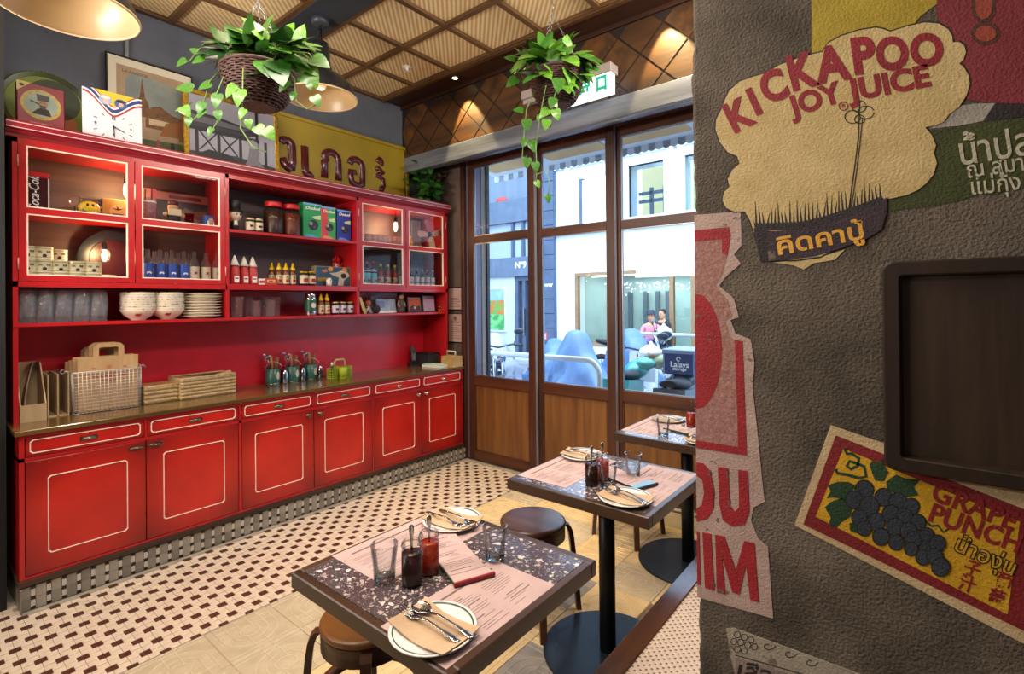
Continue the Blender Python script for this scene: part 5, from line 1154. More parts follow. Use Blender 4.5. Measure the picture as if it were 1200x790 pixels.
def hanging(label, c, dep, r, h, ztop, vines, cl, sizes, seed, n, hook):
    o = c-Vector((0, 0, h)); t = thing('hanging_pothos', label, 'plant', o); wicker(t, r, h); rn = random.Random(seed)
    hk = P3(*hook, dep)-o
    for k in range(3):
        a = 2*pi*k/3+.5; q = Vector((r*cos(a), r*sin(a), h)); L_ = (hk-q).length; m_ = int(L_/.022); cb = MB()
        for j in range(m_):
            p = q.lerp(hk, (j+.5)/m_); e = (hk-q).normalized(); s_ = e.orthogonal().normalized() if j % 2 else e.cross(e.orthogonal()).normalized()
            cb.tube([p+e*(.013*sin(b))+s_*(.0055*cos(b)) for b in [2*pi*i/8 for i in range(8)]], .0014, 4, closed=True)
        tag(cb.build('chain', m_metal, t), kind='stuff')
    MB().tube([hk, hk+Vector((.012, 0, .03)), hk+Vector((0, 0, .06)), (hk.x, hk.y, ztop-o.z)], .0028, 6).build('hook', m_metal, t)
    for path, lv, k0 in vines:
        pts = [P3(a, b, dep+dd)-o for a, b, dd in path]
        MB().tube(pts, .0030, 5).build('vine', m_stem, t)
        for (a, b, dd, ang, sz) in lv:
            d = CR*cos(radians(ang))-CU*(-sin(radians(ang)))*1-CF*.35
            d = CR*cos(radians(ang))+CU*sin(radians(ang))-CF*.3
            put_leaf(t, o, P3(a, b, dep+dd), d, sz*.82, -CF+Vector((0, 0, .5)), k0 if rn.random() < .6 else 1)
    for i in range(n):
        a = rn.uniform(0, 2*pi); q = sqrt(rn.random()); x, y = cl[0]+cl[2]*q*cos(a), cl[1]+cl[3]*q*sin(a)
        dd = rn.uniform(-.16, .14); p = P3(x, y, dep+dd)
        d = CR*((x-cl[0])/cl[2]*1.0+rn.uniform(-.5, .5))+CU*(-(y-cl[1])/cl[3]*.5+rn.uniform(-.6, .5))-CF*rn.uniform(-.3, .7)
        put_leaf(t, o, p-d.normalized()*.04, d, rn.uniform(*sizes), Vector((0, 0, 1))-CF*.6+CR*rn.uniform(-.4, .4), rn.choice((0, 0, 1, 1, 3, 2) if dep < 2.5 else (0, 1, 1, 2, 2)))  # farther basket picks paler greens, its brighter light put into leaf colour
        if i % 3 == 0: MB().tube([Vector((rn.uniform(-.06, .06), rn.uniform(-.06, .06), h*.8)), (p-o).lerp(Vector((0, 0, h)), .4)+Vector((0, 0, .03)), p-o], .0022, 4).build('stalk', m_stem, t)
D1 = 2.28
V1 = [([(265, 75, -.1), (246, 95, -.1), (236, 130, -.12), (226, 142, -.12)], [(248, 98, -.1, 200, .075), (238, 120, -.12, 250, .07), (226, 104, -.12, 175, .085), (222, 138, -.12, 265, .05)], 1),
  ([(270, 62, 0), (240, 50, 0), (222, 72, 0), (212, 74, 0)], [(240, 68, 0, 200, .075), (218, 70, 0, 215, .065), (232, 62, 0, 150, .05)], 1),
  ([(285, 80, -.16), (284, 120, -.16), (282, 150, -.16), (296, 172, -.16), (312, 178, -.16)], [(283, 105, -.17, 255, .09), (287, 128, -.17, 240, .06), (291, 140, -.17, 280, .05), (300, 148, -.17, 320, .075), (311, 150, -.17, 310, .08), (276, 100, -.16, 230, .08)], 2),
  ([(262, 90, -.12), (253, 112, -.12), (256, 140, -.12), (246, 158, -.12)], [(256, 110, -.12, 260, .08), (255, 130, -.12, 285, .055), (249, 150, -.12, 240, .05), (240, 128, -.12, 230, .06)], 1),
  ([(330, 75, -.08), (345, 92, -.1), (347, 118, -.1), (360, 128, -.1), (372, 122, -.1)], [(338, 95, -.1, 230, .075), (345, 108, -.1, 250, .05), (362, 98, -.1, 290, .04), (368, 112, -.1, 300, .07), (352, 90, -.1, 320, .06)], 1),
  ([(225, 120, -.1), (212, 128, -.12), (206, 130, -.12)], [(214, 125, -.12, 310, .07)], 2),
  ([(340, 60, -.05), (362, 62, -.08), (372, 78, -.08)], [(356, 72, -.08, 320, .11), (362, 84, -.08, 300, .10), (350, 50, -.08, 75, .10), (366, 68, -.08, 335, .11)], 2)]
hanging('pothos in a dark wicker basket hanging before the gilt frame, vines over the photograph', P3(303, 84, D1), D1, .152, .165, ZC-.022, V1, (303, 58, 58, 27), (.08, .135), 21, 125, (303, 2))
D2 = 2.92
V2 = [([(628, 105, -.05), (617, 128, -.06), (614, 158, -.06), (612, 185, -.06), (616, 195, -.06)], [(613, 130, -.06, 170, .07), (617, 140, -.06, 275, .085), (616, 162, -.06, 250, .07), (622, 165, -.07, 290, .085), (618, 185, -.06, 265, .075)], 2),
  ([(640, 100, -.14), (634, 130, -.14), (628, 170, -.1), (629, 200, -.1), (628, 218, -.1)], [(627, 190, -.1, 280, .07), (628, 212, -.1, 300, .055), (633, 135, -.12, 250, .05)], 2),
  ([(628, 205, -.1), (640, 200, -.1), (644, 215, -.1), (642, 232, -.1)], [(641, 228, -.1, 285, .06)], 2),
  ([(655, 95, -.17), (650, 112, -.17), (646, 132, -.15), (645, 150, -.15)], [(655, 92, -.18, 265, .10), (649, 115, -.17, 250, .075), (643, 128, -.16, 220, .085), (650, 128, -.16, 290, .08), (641, 140, -.16, 260, .075), (647, 118, -.16, 310, .06)], 2),
  ([(618, 98, 0), (606, 80, 0)], [(606, 92, 0, 215, .10), (610, 80, 0, 190, .08), (604, 70, 0, 165, .08)], 1),
  ([(680, 90, 0), (690, 80, 0)], [(684, 78, 0, 350, .12), (680, 70, 0, 20, .10), (682, 88, 0, 310, .08)], 1)]
hanging('pothos in a dark wicker basket hanging before the exit sign', P3(652, 88, D2), D2, .152, .18, ZC, V2, (648, 72, 44, 27), (.08, .14), 5, 95, (647, 14))
# pothos on the dresser end
p = onx(505, 228, -3.80); o = Vector((-3.80, p.y-.06, ZT)); t = thing('shelf_pothos', 'bushy dark pothos standing on the cornice end under the beam', 'plant', o)
MB().lathe([(.05, 0), (.07, .10), (.074, .10), (.074, .11), (.064, .11)], 20).build('pot', m_black, t); rn = random.Random(9)
for i in range(120):
    x, y = rn.gauss(503, 11), rn.gauss(219, 12); d_ = Vector((rn.uniform(-.6, 1), rn.uniform(-1, .6), rn.uniform(-.7, .5)))
    q = onx(x, y, -3.80+rn.uniform(-.10, .20)); q.z = max(q.z, ZT+.02); q.y = min(q.y, 3.40)
    put_leaf(t, o, q, d_, rn.uniform(.055, .10), Vector((.6, -.4, .8)), rn.choice((0, 0, 3, 1)))
for i in range(7):
    q = onx(rn.uniform(488, 520), rn.uniform(205, 235), -3.72); q.y = min(q.y, 3.40); MB().tube([(0, 0, .09), (q-o)*.5+Vector((0, 0, .08)), q-o], .003, 5).build('stalk', m_stem, t)
# ================================================================ TABLES, STOOLS, BENCH
def terrazzo():
    m = bpy.data.materials.new('terrazzo'); m.use_nodes = True; t = m.node_tree; N = t.nodes; L = t.links; p = N['Principled BSDF']
    tc = N.new('ShaderNodeTexCoord'); last = None
    base = N.new('ShaderNodeTexNoise'); base.inputs['Scale'].default_value = 60; L.new(tc.outputs['Object'], base.inputs['Vector'])
    r0 = N.new('ShaderNodeValToRGB'); r0.color_ramp.elements[0].color = (*lin('#40363b'), 1); r0.color_ramp.elements[1].color = (*lin('#53474d'), 1); L.new(base.outputs['Fac'], r0.inputs['Fac']); last = r0.outputs['Color']
    for sc, th, c, ds in ((62, .20, '#b0a29e', .40), (115, .20, '#9a8d90', .40), (40, .16, '#cfc3bc', .36)):
        nz = N.new('ShaderNodeTexNoise'); nz.inputs['Scale'].default_value = sc*.8; L.new(tc.outputs['Object'], nz.inputs['Vector'])
        ad = N.new('ShaderNodeMixRGB'); ad.inputs['Fac'].default_value = .035; L.new(tc.outputs['Object'], ad.inputs['Color1']); L.new(nz.outputs['Color'], ad.inputs['Color2'])
        v = N.new('ShaderNodeTexVoronoi'); v.inputs['Scale'].default_value = sc; v.inputs['Randomness'].default_value = 1; L.new(ad.outputs[0], v.inputs['Vector'])
        rn = N.new('ShaderNodeSeparateColor'); L.new(v.outputs['Color'], rn.inputs[0])
        mu = N.new('ShaderNodeMath'); mu.operation = 'MULTIPLY'; mu.inputs[1].default_value = ds; L.new(rn.outputs[0], mu.inputs[0])
        lt = N.new('ShaderNodeMath'); lt.operation = 'LESS_THAN'; L.new(v.outputs['Distance'], lt.inputs[0]); L.new(mu.outputs[0], lt.inputs[1])
        mx = N.new('ShaderNodeMixRGB'); mx.inputs['Color2'].default_value = (*lin(c), 1); L.new(lt.outputs[0], mx.inputs['Fac']); L.new(last, mx.inputs['Color1']); last = mx.outputs[0]
    L.new(last, p.inputs['Base Color']); p.inputs['Roughness'].default_value = .22; p.inputs['Coat Weight'].default_value = .6; p.inputs['Coat Roughness'].default_value = .06
    return m
m_ter = terrazzo()
m_tabx = wood('table_edge_x', '#2f1d13', '#4c3222', axis=0, rough=.35, coat=.2); m_taby = wood('table_edge_y', '#2f1d13', '#4c3222', axis=1, rough=.35, coat=.2)
m_base = mat('black_base_blue_sheen', '#27333e', '#303d49', sc=5, rough=.38, metal=.5)  # blue tone of a reflection put into the base colour
TX0, TX1 = -1.380, -.742
def table(y0, y1, label):
    t = thing('dining_table', label, 'table', ((TX0+TX1)/2, (y0+y1)/2, 0), group='terrazzo dining tables'); W, D = (TX1-TX0)/2, (y1-y0)/2; e = .026
    MB().box(-W+e, W-e, -D+e, D-e, .715, .7495).build('tabletop', m_ter, t)
    for y in (-1, 1): MB().rbox(-W, W, min(y*D, y*(D-e)), max(y*D, y*(D-e)), .706, .750, .003).build('edge_band', m_tabx, t)
    for x in (-1, 1): MB().rbox(min(x*W, x*(W-e)), max(x*W, x*(W-e)), -D+e, D-e, .706, .750, .003).build('edge_band', m_taby, t)
    MB().lathe([(.05, .700), (.10, .704), (.10, .715)], 20).build('top_plate', m_blackm, t)
    MB().cyl((0, 0, .012), .034, .692, 24).build('column', m_blackm, t)
    MB().lathe([(.272, 0), (.276, .003), (.276, .010), (.270, .013)], 64).build('base', m_base, t)
    return t
TY = [(.706, 1.290), (1.652, 2.214), (2.600, 3.165)]
table(*TY[0], 'terrazzo dining table with wooden edge close to the camera, red clip folder on it')
table(*TY[1], 'terrazzo dining table between two others, its round black base in plain view')
table(*TY[2], 'terrazzo dining table beside the glazed doors, partly hidden by the cement wall')
ZB = .7497
m_stw = wood('stool_walnut', '#3a221a', '#573828', axis=0, sc=14, rough=.35, coat=.2); m_stl = wood('stool_leg_walnut', '#3a2216', '#553422', axis=2, rough=.4); m_sth = wood('honey_stool_top', '#5a3616', '#7a4e24', axis=0, sc=12, rough=.35)
def stool(label, x, y, rz, seat):
    t = thing('stool', label, 'stool', (x, y, 0), rz, 'round bentwood stools'); r = .158
    MB().lathe([(.02, .428), (r-.006, .428), (r, .434), (r, .446), (r-.006, .452), (r-.014, .4535), (.02, .4535)], 40).build('seat', seat, t)
    MB().lathe([(r-.020, .372), (r-.004, .372), (r-.004, .428), (r-.020, .428)], 40, caps=False).rings([]) if False else MB().lathe([(r-.020, .428), (r-.020, .374), (r-.003, .372), (r-.003, .4285)], 40, caps=False).build('apron', m_stl, t)
    for k in range(4):
        a = pi/4+k*pi/2; pts = [(r+.004, .420), (r+.016, .408), (r+.026, .385), (r+.032, .35), (r+.050, .18), (r+.066, .0)]
        u = Vector((cos(a), sin(a), 0)); s_ = Vector((-sin(a), cos(a), 0)); R = []
        for i, (q, z) in enumerate(pts):
            w_, d_ = .018-.003*i/5, .011; c = u*q+Vector((0, 0, z))
            R.append([c+s_*w_-u*d_, c+s_*w_+u*d_, c-s_*w_+u*d_, c-s_*w_-u*d_])
        MB().rings(R, 0, False).build('leg', m_stl, t)
    MB().lathe([(r-.002, .185), (r+.028, .185), (r+.026, .209), (r-.002, .209), (r-.002, .185)], 40, caps=False).build('ring_brace', m_stl, t)
stool('walnut bentwood stool between the two nearer tables with its round seat fully visible', -1.472, 1.955, .05, m_stw)
stool('honey-topped bentwood stool mostly under the table with the red clip folder', -1.465, 1.02, .12, m_sth)
stool('bentwood stool tucked under the table by the doors, only its legs showing', -1.49, 3.0, -.1, m_stw)
# cane bench along the cement wall
def cane():
    m = bpy.data.materials.new('cane_webbing'); m.use_nodes = True; t = m.node_tree; N = t.nodes; L = t.links; p = N['Principled BSDF']
    tc = N.new('ShaderNodeTexCoord'); sx = N.new('ShaderNodeSeparateXYZ'); L.new(tc.outputs['Object'], sx.inputs[0])
    def mth(op, a, b=None, v=0.):
        n = N.new('ShaderNodeMath'); n.operation = op; L.new(a, n.inputs[0])
        if b is not None: L.new(b, n.inputs[1])
        else: n.inputs[1].default_value = v
        return n.outputs[0]
    a = mth('SINE', mth('MULTIPLY', sx.outputs[0], v=2*pi/.024)); b = mth('SINE', mth('MULTIPLY', sx.outputs[1], v=2*pi/.024))
    h = mth('MULTIPLY', a, b); r = N.new('ShaderNodeValToRGB'); r.color_ramp.interpolation = 'EASE'
    r.color_ramp.elements[0].position = .50; r.color_ramp.elements[0].color = (*lin('#c8b4a4'), 1); r.color_ramp.elements[1].position = .72; r.color_ramp.elements[1].color = (*lin('#5a4238'), 1)
    L.new(h, r.inputs['Fac']); L.new(r.outputs['Color'], p.inputs['Base Color']); p.inputs['Roughness'].default_value = .55
    bp = N.new('ShaderNodeBump'); bp.inputs['Strength'].default_value = .6; bp.inputs['Distance'].default_value = .004; bp.invert = True; L.new(h, bp.inputs['Height']); L.new(bp.outputs['Normal'], p.inputs['Normal'])
    return m
m_bench = wood('bench_rail_wood', '#3a2218', '#573626', axis=1, sc=14, rough=.22, coat=.4)
t = thing('bench', 'long low bench with cane seat and walnut rail, running along the cement wall', 'bench', (-.56, 2.15, 0))
MB().rbox(-.175, -.105, -1.50, 1.36, .405, .450, .003).build('front_rail', m_bench, t)
MB().box(-.105, .168, -1.46, 1.32, .425, .444).build('seat', cane(), t)
MB().rbox(.125, .168, -1.50, 1.36, .4445, .452, .002).build('back_rail', m_bench, t)
for y in (-1.50, 1.32): MB().box(-.105, .168, y, y+.04, .405, .449).build('end_rail', m_bench, t)
MB().box(-.150, -.135, -1.47, 1.33, .02, .405).build('front_panel', m_bench, t)
for y in (-1.47, -.05, 1.29): MB().box(-.135, .165, y, y+.04, 0, .405).build('support', m_bench, t)

# ---- table ware
m_plate = mat('stoneware_white', '#d8d4d2', '#e2dedb', sc=6, rough=.2, coat=.4); m_line = mat('green_rim_line', '#2a4a42', rough=.3)
m_steel = mat('cutlery_steel', '#b0b0b2', rough=.16, metal=1); m_nap = mat('kraft_napkin', '#ad9070', '#c2a688', sc=9, rough=.9, bump=.3, bsc=30)
def dish(t):
    R = .100
    MB().lathe([(.05, 0), (.056, .002), (.082, .006), (R-.002, .013), (R, .0155), (R-.002, .0175), (.082, .011), (.066, .007), (.004, .006)], 48, caps=False).build('plate_body', m_plate, t)
    MB().lathe([(R-.0105, .0157), (R-.0075, .0167)], 48, caps=False).build('rim_line', m_line, t)
def napkin(t, c):
    """a square paper napkin folded and crumpled across the plate"""
    n = 7; v = []; f = []; rn = random.Random(c)
    for i in range(n):
        for j in range(n):
            u, w_ = i/(n-1), j/(n-1); x, y = -.092+.185*u, -.058+.115*w_
            q = sqrt(x*x+y*y); z = .0085+max(0, q-.06)*.26+rn.uniform(0, .0035)*(1 if 0 < i < n-1 else .4)
            v.append((x, y, z))
    for i in range(n-1):
        for j in range(n-1): f.append((i*n+j, (i+1)*n+j, (i+1)*n+j+1, i*n+j+1))
    b = MB(); b.add(v, f, 0, False); o = b.build('sheet', m_nap, t); s_ = o.modifiers.new('thickness', 'SOLIDIFY'); s_.thickness = .0016; s_.offset = 1
def spoon(t):
    """bowl at x<0, handle towards +x"""
    R = []
    for x, w_, z, th in ((-.098, .004, .004, .001), (-.092, .014, .0035, .001), (-.078, .0205, .001, .001), (-.062, .0195, .001, .001), (-.048, .011, .004, .0012), (-.038, .0045, .0075, .0016)):
        R.append([(x, w_*cos(a), z+(abs(cos(a))**2)*.007*(w_/.02)+(th if a < pi else -th)) for a in [2*pi*k/12 for k in range(12)]])
    MB().rings(R, 0, True).build('bowl', m_steel, t)
    R = [[(x, w_*cos(a), z+th*sin(a)) for a in [2*pi*k/8 for k in range(8)]] for x, w_, z, th in ((-.040, .0042, .0075, .002), (-.01, .0034, .012, .0019), (.04, .0036, .010, .0018), (.075, .0075, .006, .0018), (.092, .0085, .0045, .0018), (.100, .005, .004, .001))]
    MB().rings(R, 0, True).build('handle', m_steel, t)
def fork(t):
    for k in range(4):
        y = -.0105+.007*k
        MB().tube([(-.098, y, .008), (-.075, y, .003), (-.060, y*.95, .003)], [.0012, .0016, .0018], 6).build('tine', m_steel, t)
    R = [[(x, w_*cos(a), z+th*sin(a)) for a in [2*pi*k/8 for k in range(8)]] for x, w_, z, th in ((-.062, .0125, .003, .0012), (-.048, .0115, .003, .0015), (-.036, .0048, .006, .0018), (-.005, .0034, .011, .0019), (.04, .0036, .009, .0018), (.075, .0075, .006, .0018), (.092, .0085, .0045, .0018), (.098, .005, .004, .001))]
    MB().rings(R, 0, True).build('handle', m_steel, t)
def setting(x, y, rn_, rs, rf, where, off=((.01, .022), (0, -.010)), flip=False):
    z = ZB
    put('dinner_plate', dish, 'white plate with thin green rim line, %s' % where, 'plate', (x, y, z), 'green-lined dinner plates')
    t = thing('napkin', 'kraft paper napkin spread on the plate %s' % where, 'napkin', (x, y, z), rn_, 'kraft napkins'); napkin(t, int(x*1000+y*77))
    (a, b), (c, d) = off
    put('spoon', spoon, 'steel spoon lying on the napkin %s' % where, 'spoon', (x+a, y+b, z+.0145), 'steel spoons', rs)
    put('fork', fork, 'steel fork lying on the napkin %s' % where, 'fork', (x+c, y+d, z+.0145), 'steel forks', rf)
# the first of these calls builds each kind, so start each at its own heading
def tumbl(t):
    """facetted water tumbler"""
    n = 40; fac = lambda a, k: 1-.035*k*abs(cos(5*a))
    pr = [(.024, 0), (.0275, .002), (.0285, .008), (.0305, .045), (.0345, .075), (.0365, .098), (.0360, .0995)]
    kk = [0, 0, .4, 1, .5, 0, 0]
    R = [[(r*fac(2*pi*j/n, k)*cos(2*pi*j/n), r*fac(2*pi*j/n, k)*sin(2*pi*j/n), z) for j in range(n)] for (r, z), k in zip(pr, kk)]
    MB().rings(R, 0, True, False).build('wall', m_tumb, t)
    MB().lathe([(.0345, .0985), (.0325, .075), (.0280, .045), (.0255, .014), (.016, .011), (.003, .0105)], 24, caps=False).build('inner_wall', m_tumb, t)
    MB().lathe([(.003, .0005), (.024, .0005), (.0268, .004), (.0262, .0125), (.018, .0108), (.003, .0102)], 24, caps=False).build('bottom', glass('thick_glass_bottom', (.80, .84, .84), .9, .05), t)
    MB().lathe([(.0345, .0985), (.0353, .1003), (.0365, .0990)], 32, caps=False).build('rim', glass('glass_rim', (.75, .78, .80), 1.0, .05), t)
m_tumb = glass('water_tumbler', (.965, .975, .98), .8, .03)
m_chil = mat('dark_chilli_oil', '#1c0805', '#3c1209', sc=120, rough=.25, lo=.4, hi=.75); m_sriracha = mat('red_chilli_sauce', '#7a1a06', '#a83410', sc=110, rough=.25, lo=.35, hi=.7)
def cjar(fill):
    def f(t):
        r, h = .0255, .105
        MB().lathe([(r-.002, 0), (r, .003), (r, h*.78), (r-.003, h*.86), (r-.002, h*.90), (r-.001, h*.985), (r-.002, h)], 28, caps=False).build('jar', m_jarg, t)
        MB().lathe([(.003, .0015), (r-.0015, .003), (r-.0010, .010), (r-.0010, h*.74), (.003, h*.745)], 24, caps=False).build('contents', fill, t)
        MB().lathe([(r-.0022, h*.90), (r, h*.905), (r, h*.935), (r-.0022, h*.94)], 28, caps=False).build('neck_ring', glass('glass_rim', (.75, .78, .80), 1.0, .05), t)
        R = [[(x, w_*cos(a)*.8, z+.0012*sin(a)) for a in [2*pi*k/8 for k in range(8)]] for x, w_, z in ((0, .003, .05), (0, .003, .09), (0, .0042, .115), (0, .0062, .130), (0, .0062, .142), (0, .003, .146))]
        R = [[(.0012*sin(a)-.004+z*.03, w_*cos(a), z) for a in [2*pi*k/8 for k in range(8)]] for x, w_, z in ((0, .003, .05), (0, .003, .09), (0, .0042, .115), (0, .0062, .130), (0, .0062, .142), (0, .003, .146))]
        MB().rings(R, 0, True).build('spoon_handle', m_steel, t)
    return f
m_menu = mat('rosy_menu_paper', '#ac9290', '#baa09e', sc=10, rough=.7); m_mtx = mat('menu_print', '#6a5650', rough=.8); m_board = mat('brown_board', '#5a4030', '#6e5240', sc=20, rough=.6)
def lines(t, x0, x1, y0, y1, z, seed, col=2, along='x'):
    """printed menu lines as one flat print"""
    b = MB(); rn = random.Random(seed); n = int((y1-y0)/.0085)
    for c in range(col):
        a, e = x0+(x1-x0)*c/col+.006, x0+(x1-x0)*(c+1)/col-.006
        for i in range(n):
            if rn.random() < .18: continue
            y = y0+(y1-y0)*i/n; l = (e-a)*rn.uniform(.35, .95); h = .0016 if rn.random() < .8 else .0034
            s_ = a if rn.random() < .7 else a+(e-a-l)/2
            if along == 'x': b.box(s_, s_+l, y, y+h, z, z+.0002)
            else: b.box(y, y+h, s_, s_+l, z, z+.0002)
    tag(b.build('print', m_mtx, t), kind='stuff')
def placemat(label, x0, x1, y0, y1, rz, seed):
    t = thing('paper_menu', label, 'menu', ((x0+x1)/2, (y0+y1)/2, ZB), rz, 'paper menus used as placemats'); W, D = (x1-x0)/2, (y1-y0)/2
    MB().box(-W, W, -D, D, .0001, .0006).build('sheet', m_menu, t); lines(t, -D+.02, D-.02, -W+.06, W-.012, .0006, seed, 3, 'y')
    MB().box(-W*.72, -W*.66, -D*.8, D*.8, .0006, .0009).build('heading_rule', m_mtx, t)
def folder(t, c1, c2):
    """clip folder, long axis x; flap and coloured spine at the +x end"""
    MB().rbox(-.16, .16, -.056, .056, .0, .006, .001).build('board', m_board, t)
    MB().box(-.158, .112, -.0535, .0535, .006, .0075).build('sheet', m_menu, t); lines(t, -.05, .05, -.15, .10, .0075, 5, 1, 'y')
    MB().rbox(.118, .158, -.056, .056, .006, .0105, .001).build('flap', m_menu, t)
    MB().rbox(.157, .165, -.060, .060, .0015, .0125, .0015).build('spine', c1, t)
    MB().rbox(-.155, .150, -.0575, -.0555, .001, .0078, .0005).build('edge_tape', c2, t)
    MB().tube([(.120+.010*cos(a), -.062+.010*sin(a), .004) for a in [2*pi*k/14 for k in range(14)]], .0012, 5, closed=True).build('ring', m_bronze, t)
# table with the red folder
setting(-.870, .776, 0, 0, 0, 'nearest the camera', ((.002, .025), (-.012, -.004)))
setting(-1.250, 1.205, .15, pi-.10, pi-.02, 'beside the honey-topped stool and the red folder', ((.012, .012), (-.010, -.022)))
placemat('rosy paper menu sheet under the glass tumbler and the chilli jars', -1.370, -1.128, .826, 1.262, 0, 1)
placemat('rosy paper menu sheet under the plate nearest the camera', -.984, -.764, .716, 1.108, 0, 2)
t = thing('clip_folder', 'slim clip folder with red spine and green edge lying across the table', 'folder', (-1.088, 1.050, ZB+.0012), -.40, 'clip folders'); folder(t, mat('red_spine', '#8c1420', rough=.5), mat('green_tape', '#1c4a32', rough=.5)); PRF = t
put('water_tumbler', tumbl, 'clear tumbler beside the dark chilli jar on the table with the red folder', 'tumbler', (-1.137, .842, ZB+.0012), 'water tumblers')
put('water_tumbler', tumbl, 'clear tumbler by the edge of the red clip folder', 'tumbler', (-.975, 1.110, ZB+.0012), rz=.3)
t = thing('chilli_jar', 'small jar of near-black chilli oil with a spoon, on the table with the red folder', 'jar', (-1.066, .877, ZB+.0012), -.75, 'chilli jars'); cjar(m_chil)(t); t.scale = (1.08, 1.08, 1.08); J1 = t
t = thing('chilli_jar', 'small jar of bright red chilli sauce with spoon, beside the red folder', 'jar', (-1.073, .945, ZB+.0012), -.45, 'chilli jars'); cjar(m_sriracha)(t); t.scale = (1.08, 1.08, 1.08); J2 = t
# middle table
setting(-.876, 1.743, 0, -.30, -.26, 'on the middle table beside the two tumblers', ((-.004, .02), (.002, -.008)))
setting(-1.285, 2.105, .2, pi-.1, pi, 'on the far corner of the middle table')
placemat('rosy paper menu sheet at the stool side of the middle table', -1.372, -1.125, 1.715, 2.150, 0, 3)
placemat('rosy paper menu sheet at the bench side of the middle table', -.985, -.765, 1.76, 2.19, 0, 4)
t = dup(PRF, (-1.015, 1.960, ZB+.0012), -.33, 'slim clip folder with pale blue flap on the middle table')
for c in t.children:
    if c.name.startswith('spine') or c.name.startswith('flap'): c.data = c.data.copy(); c.data.materials[0] = mat('dark_spine' if c.name.startswith('spine') else 'pale_blue_flap', '#1a2026' if c.name.startswith('spine') else '#7aa6c8', rough=.5)
    if c.name.startswith('edge_tape'): c.data = c.data.copy(); c.data.materials[0] = m_black
dup(PR['water_tumbler'], (-.985, 1.810, ZB+.0012), .5, 'clear tumbler before the chilli jars on the middle table')
dup(PR['water_tumbler'], (-.968, 2.000, ZB+.0012), .9, 'clear tumbler on the clip folder sheet of the middle table')
dup(J1, (-1.058, 1.808, ZB+.0012), -.5, 'small jar of dark red chilli oil with a spoon on the middle table')
dup(J2, (-1.050, 1.882, ZB+.0012), -.8, 'small jar of light red chilli sauce behind the dark one on the middle table')
# table by the doors
setting(-1.240, 3.065, .1, pi-.2, pi, 'on the table by the glazed doors')
setting(-.905, 2.700, 0, -.3, -.2, 'at the bench end by the doors')
placemat('rosy paper menu sheet on the table by the glazed doors', -1.372, -1.135, 2.68, 3.12, 0, 5)
placemat('rosy paper menu sheet at the bench side of the table by the doors', -.985, -.765, 2.72, 3.14, 0, 6)
t = dup(PRF, (-1.02, 2.862, ZB+.0012), -.25, 'slim clip folder with dark spine on the table by the doors')
for c in t.children:
    if c.name.startswith('spine'): c.data = c.data.copy(); c.data.materials[0] = m_black
dup(PR['water_tumbler'], (-1.128, 2.708, ZB+.0012), .2, 'clear tumbler on the table by the glazed doors')
dup(J2, (-1.058, 2.945, ZB+.0092), .8, 'small jar of amber chilli sauce with several spoons on the table by the doors')
# ================================================================ POSTERS AND PAINT ON THE CEMENT WALL
YW = 1.1
def wall_pt(px, py, lift): q = ony(px, py, YW-lift); return q
def pmat(name, c, c2=None, wear=.0):
    """print or paint on rough cement: same relief as the wall, chipped where the cement shows"""
    m = mat(name, c, c2 or c, sc=18, rough=.7, bump=.45, bsc=260, bdist=.004)
    if wear:
        t = m.node_tree; N = t.nodes; L = t.links; p = N['Principled BSDF']; src = p.inputs['Base Color'].links[0].from_socket
        tc = N.new('ShaderNodeTexCoord'); n = N.new('ShaderNodeTexNoise'); n.inputs['Scale'].default_value = 26; n.inputs['Detail'].default_value = 9; n.inputs['Roughness'].default_value = .7; L.new(tc.outputs['Object'], n.inputs['Vector'])
        r = N.new('ShaderNodeValToRGB'); r.color_ramp.elements[0].position = .63-wear; r.color_ramp.elements[1].position = .66-wear
        mx = N.new('ShaderNodeMixRGB'); mx.inputs['Color2'].default_value = (*lin('#6b5e50'), 1); L.new(n.outputs['Fac'], r.inputs['Fac']); L.new(r.outputs['Color'], mx.inputs['Fac']); L.new(src, mx.inputs['Color1']); L.new(mx.outputs[0], p.inputs['Base Color'])
    return m
def flat(t, name, poly, m, lift, cv=None):
    """polygon laid on the wall, its corners measured on the photograph"""
    if cv: poly = [cv(*p) for p in poly]
    top = [wall_pt(a, b, lift) for a, b in poly]; b0 = MB(); n = len(top)
    bm = bmesh_fill([(q.x, q.z) for q in top]); v = [(x, YW-lift, z) for x, z in bm[0]]
    b0.add(v, bm[1], 0); k = len(v)
    ar = sum(top[i-1].x*top[i].z-top[i].x*top[i-1].z for i in range(n))
    R = [(q.x, YW-lift, q.z) for q in top]+[(q.x, YW+.001, q.z) for q in top]
    b0.add(R, [((i, (i+1) % n, n+(i+1) % n, n+i) if ar < 0 else (i, n+i, n+(i+1) % n, (i+1) % n)) for i in range(n)], 0)
    return b0.build(name, m, t, Vector((0, 0, 0))-t.location)
def bmesh_fill(pts):
    from mathutils.geometry import tessellate_polygon
    tri = tessellate_polygon([[Vector((x, z, 0)) for x, z in pts]]); out = []
    for a, b, c in tri:
        s_ = (pts[b][0]-pts[a][0])*(pts[c][1]-pts[a][1])-(pts[c][0]-pts[a][0])*(pts[b][1]-pts[a][1])
        out.append((a, b, c) if s_ > 0 else (a, c, b))
    return pts, out
